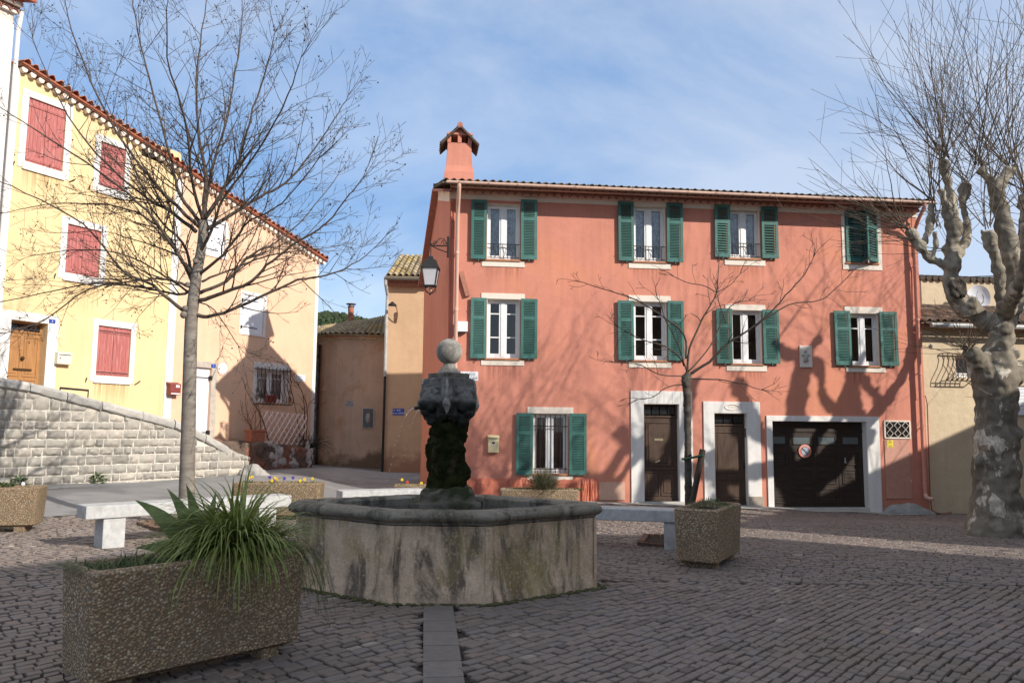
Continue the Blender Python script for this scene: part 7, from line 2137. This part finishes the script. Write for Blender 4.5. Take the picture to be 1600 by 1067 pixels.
# pots and bare climbers at the peach house
pp = FL.world(FL.uv(399, 680, .35)[0], .35, FL.uv(399, 690, .35)[1])
o = thing('flower_pot', 'terracotta trough pot on the rough dark wall left of the trellis', 'pot', pp, FL.phi)
b = MB(); b.add([(-.27, -.12, 0), (.27, -.12, 0), (.27, .12, 0), (-.27, .12, 0), (-.3, -.15, .36), (.3, -.15, .36), (.3, .15, .36), (-.3, .15, .36)], [(0, 3, 2, 1), (0, 1, 5, 4), (1, 2, 6, 5), (2, 3, 7, 6), (3, 0, 4, 7), (4, 5, 6, 7)]); b.build('trough', M['terracotta'], o, bevel=.01)
b = MB(); b.box(-.32, -.17, .32, .32, .17, .38); b.build('lip', M['terracotta'], o, bevel=.008)
rng = random.Random(51); b = MB(); s3 = dict(seg=.1, wig=.2, up=.3, rmin=.006, dens={2: 3, 1: 4, 0: 0})
for i in range(9): grow(b, Vector((rng.uniform(-.2, .2), 0, 0)), Vector((rng.gauss(-.25, .5), rng.gauss(0, .3), 1)), rng.uniform(.6, 1.2), .014, rng, 1, s3)
plant('bare_shrub', 'bare twiggy shrub in the terracotta trough pot', 'shrub', pp + Vector((0, 0, .37)), [('twigs', b, plain('reddish_twig', (.16, .075, .05), .9, .2))])
b = MB(); c = FY.world(FY.uv(470, 690, -.3)[0], -.35, FY.uv(470, 692, -.3)[1])
for P, r_ in (([(474, 690), (476, 640), (471, 610), (458, 592), (452, 575)], .022), ([(478, 690), (480, 640), (474, 618), (466, 600), (460, 588)], .018), ([(470, 690), (462, 640), (458, 620), (452, 600)], .014), ([(476, 650), (484, 630), (492, 622), (498, 616)], .012), ([(474, 640), (468, 632), (458, 630)], .01)):
    limb(b, [FY.world(FY.uv(*p, -.3)[0], -.3, FY.uv(*p, -.3)[1]) - c for p in P], r_, .006, rng, s3, dens=2.4, Lc=(.2, .6), lvl=1, sides=5)
plant('bare_climber', 'bare climbing rose stems beside the barred window', 'climber', c, [('stems', b, plain('reddish_stem', (.12, .06, .045), .9, .2))])
b = MB(); c = FY.world(FY.uv(408, 640, -.5)[0], -.5, FY.uv(408, 690, -.5)[1])
limb(b, [FY.world(FY.uv(*p, -.5)[0], -.5, FY.uv(*p, -.5)[1]) - c for p in [(420, 690), (412, 660), (402, 638), (392, 622), (385, 611)]], .02, .008, rng, s3, dens=1.5, Lc=(.2, .6), lvl=1, sides=5)
plant('bare_branch', 'lone bare branch leaning left from behind the trellis', 'shrub', c, [('stems', b, M['twig_dark'])])
b = MB(); c = FL.world(FL.uv(484, 695, .3)[0], .3, FL.uv(484, 705, .3)[1])
for i in range(160):
    a = rng.uniform(0, 6.28); grow(b, Vector((0, 0, .1)), Vector((math.cos(a), math.sin(a) * .6, rng.uniform(.3, 2))), rng.uniform(.4, .95), .005, rng, 0, dict(seg=.1, wig=.25, up=-.9, rmin=.004, dens={0: 0}))
plant('dry_grass', 'dark dry tuft at the end of the rough wall by the lane', 'plant', c, [('blades', b, plain('dry_dark_grass', (.05, .05, .035), .9, .2))])
# red pots behind the barred window
r = pw[1]
for k in range(3):
    uu = r[0] + (r[2] - r[0]) * (.3 + .13 * k); o = thing('flower_pot', ('red clay pot behind window bars, nearest the wall end', 'red clay pot behind window bars, middle of three', 'red clay pot behind window bars, nearest the street plate')[k], 'pot', FY.world(uu, -.1, r[1]), FY.phi, 'clay pots behind the window bars')
    b = MB(); b.lathe([(.055, 0), (.075, .2), (.085, .2), (.085, .24), (.07, .24)], 12); b.build('body', plain('red_clay', (.3, .08, .06), .8, .2), o, smooth=True, angle=40)
    b = MB(); leafy(b, (0, 0, .22), .06, .2, 26, .06, rng); b.build('foliage', G3, o)

# houses behind the photographer that shade the square
def shade_house(label, poly, h, mat, zr=0.6):
    c = Vector((sum(p[0] for p in poly) / len(poly), sum(p[1] for p in poly) / len(poly)))
    o = thing('house', label, 'house', (c.x, c.y, 0))
    P = [(x - c.x, y - c.y) for x, y in poly]
    b = MB(); b.prism(P, -1, h); b.build('wall', mat, o)
    b = MB(); b.prism([(x * 1.02, y * 1.02) for x, y in P], h + .002, h + .2); b.build('eaves', M['tile'], o)
    return o
SUNV = Vector((1, -.71, .66))
def toward(p, h):
    t = h / SUNV.z; return (p[0] + SUNV.x * t, p[1] + SUNV.y * t)
HB = 10.5
gl = [(-5.9, 8.6), (-3.1, 11.5), (-.3, 13.1)]
e0, e1, e2 = (toward(p, HB) for p in gl)
near = toward((3.75, 12.85), HB)
print('shade house edge', e0, e1, e2, near)
shade_house('tall plain house behind the photographer shading the fountain', [e0, e1, e2, near, (near[0] + 5, near[1] - 6), (e0[0] + 8, e0[1] - 7.5), (e0[0] + 2.5, e0[1] - 5)], HB - .2, M['sand'])
HA = 6.9
fa = toward((4.15, 14.45), HA); fb_ = toward((11.8, 21, 0), HA + 0)
far = (24.0, 22.0)
print('lane house', fa, far)
shade_house('plain house beyond the lane gap outside the picture', [fa, far, (far[0] + 8, far[1] - 5), (fa[0] + 8, fa[1] - 5.4)], HA - .2, M['buff'])

# ------------------------------------------------------------------ sun, sky, view
sd = bpy.data.lights.new('sun', 'SUN'); sd.energy = 3.8; sd.angle = R(.53); sd.color = (1, .95, .87)
so = bpy.data.objects.new('sun', sd); COL.objects.link(so)
so.rotation_euler = SUNV.to_track_quat('Z', 'Y').to_euler(); so.location = (20, -14, 20)
w = bpy.data.worlds.new('World'); scene.world = w; w.use_nodes = True; nt = w.node_tree
bg = nt.nodes['Background']; sky = nt.nodes.new('ShaderNodeTexSky'); sky.sky_type = 'NISHITA'; sky.sun_disc = False
el = math.atan2(SUNV.z, math.hypot(SUNV.x, SUNV.y)); sky.sun_elevation = el
sky.sun_rotation = math.atan2(SUNV.x, SUNV.y)
sky.air_density = 1.0; sky.dust_density = .6; sky.ozone_density = 1.5; sky.altitude = 300
tc = nt.nodes.new('ShaderNodeTexCoord'); mp = nt.nodes.new('ShaderNodeMapping'); mp.inputs['Scale'].default_value = (1.0, .55, 2.0); mp.inputs['Rotation'].default_value = (0, .15, .5)
nt.links.new(tc.outputs['Generated'], mp.inputs['Vector'])
cl = _ramp(nt, _noise(nt, mp.outputs['Vector'], 2.2, 7, .55, .35), [(.3, .62), (.72, .85)])
cl2 = _ramp(nt, _noise(nt, mp.outputs['Vector'], 1.7, 7, .58, .5), [(.38, (.95, 1.75, 3.2)), (.62, (2.75, 3.15, 3.9))])
sp_ = nt.nodes.new('ShaderNodeSeparateXYZ'); nt.links.new(tc.outputs['Generated'], sp_.inputs[0])
hi_ = _ramp(nt, sp_.outputs[2], [(.45, 0.0), (.7, .85)])
cl2 = _mix(nt, hi_, cl2, (3.5, 3.55, 3.6))          # unseen overhead sky, whitened to lift and neutralise the fill light
skyc = _mix(nt, cl, sky.outputs['Color'], cl2)
nt.links.new(skyc, bg.inputs['Color']); bg.inputs['Strength'].default_value = .15
scene.view_settings.view_transform = 'Standard'; scene.view_settings.look = 'None'; scene.view_settings.exposure = 0.62; scene.view_settings.gamma = 1
scene.render.engine = 'CYCLES'
scene.cycles.max_bounces = 8; scene.cycles.diffuse_bounces = 4; scene.cycles.transparent_max_bounces = 12
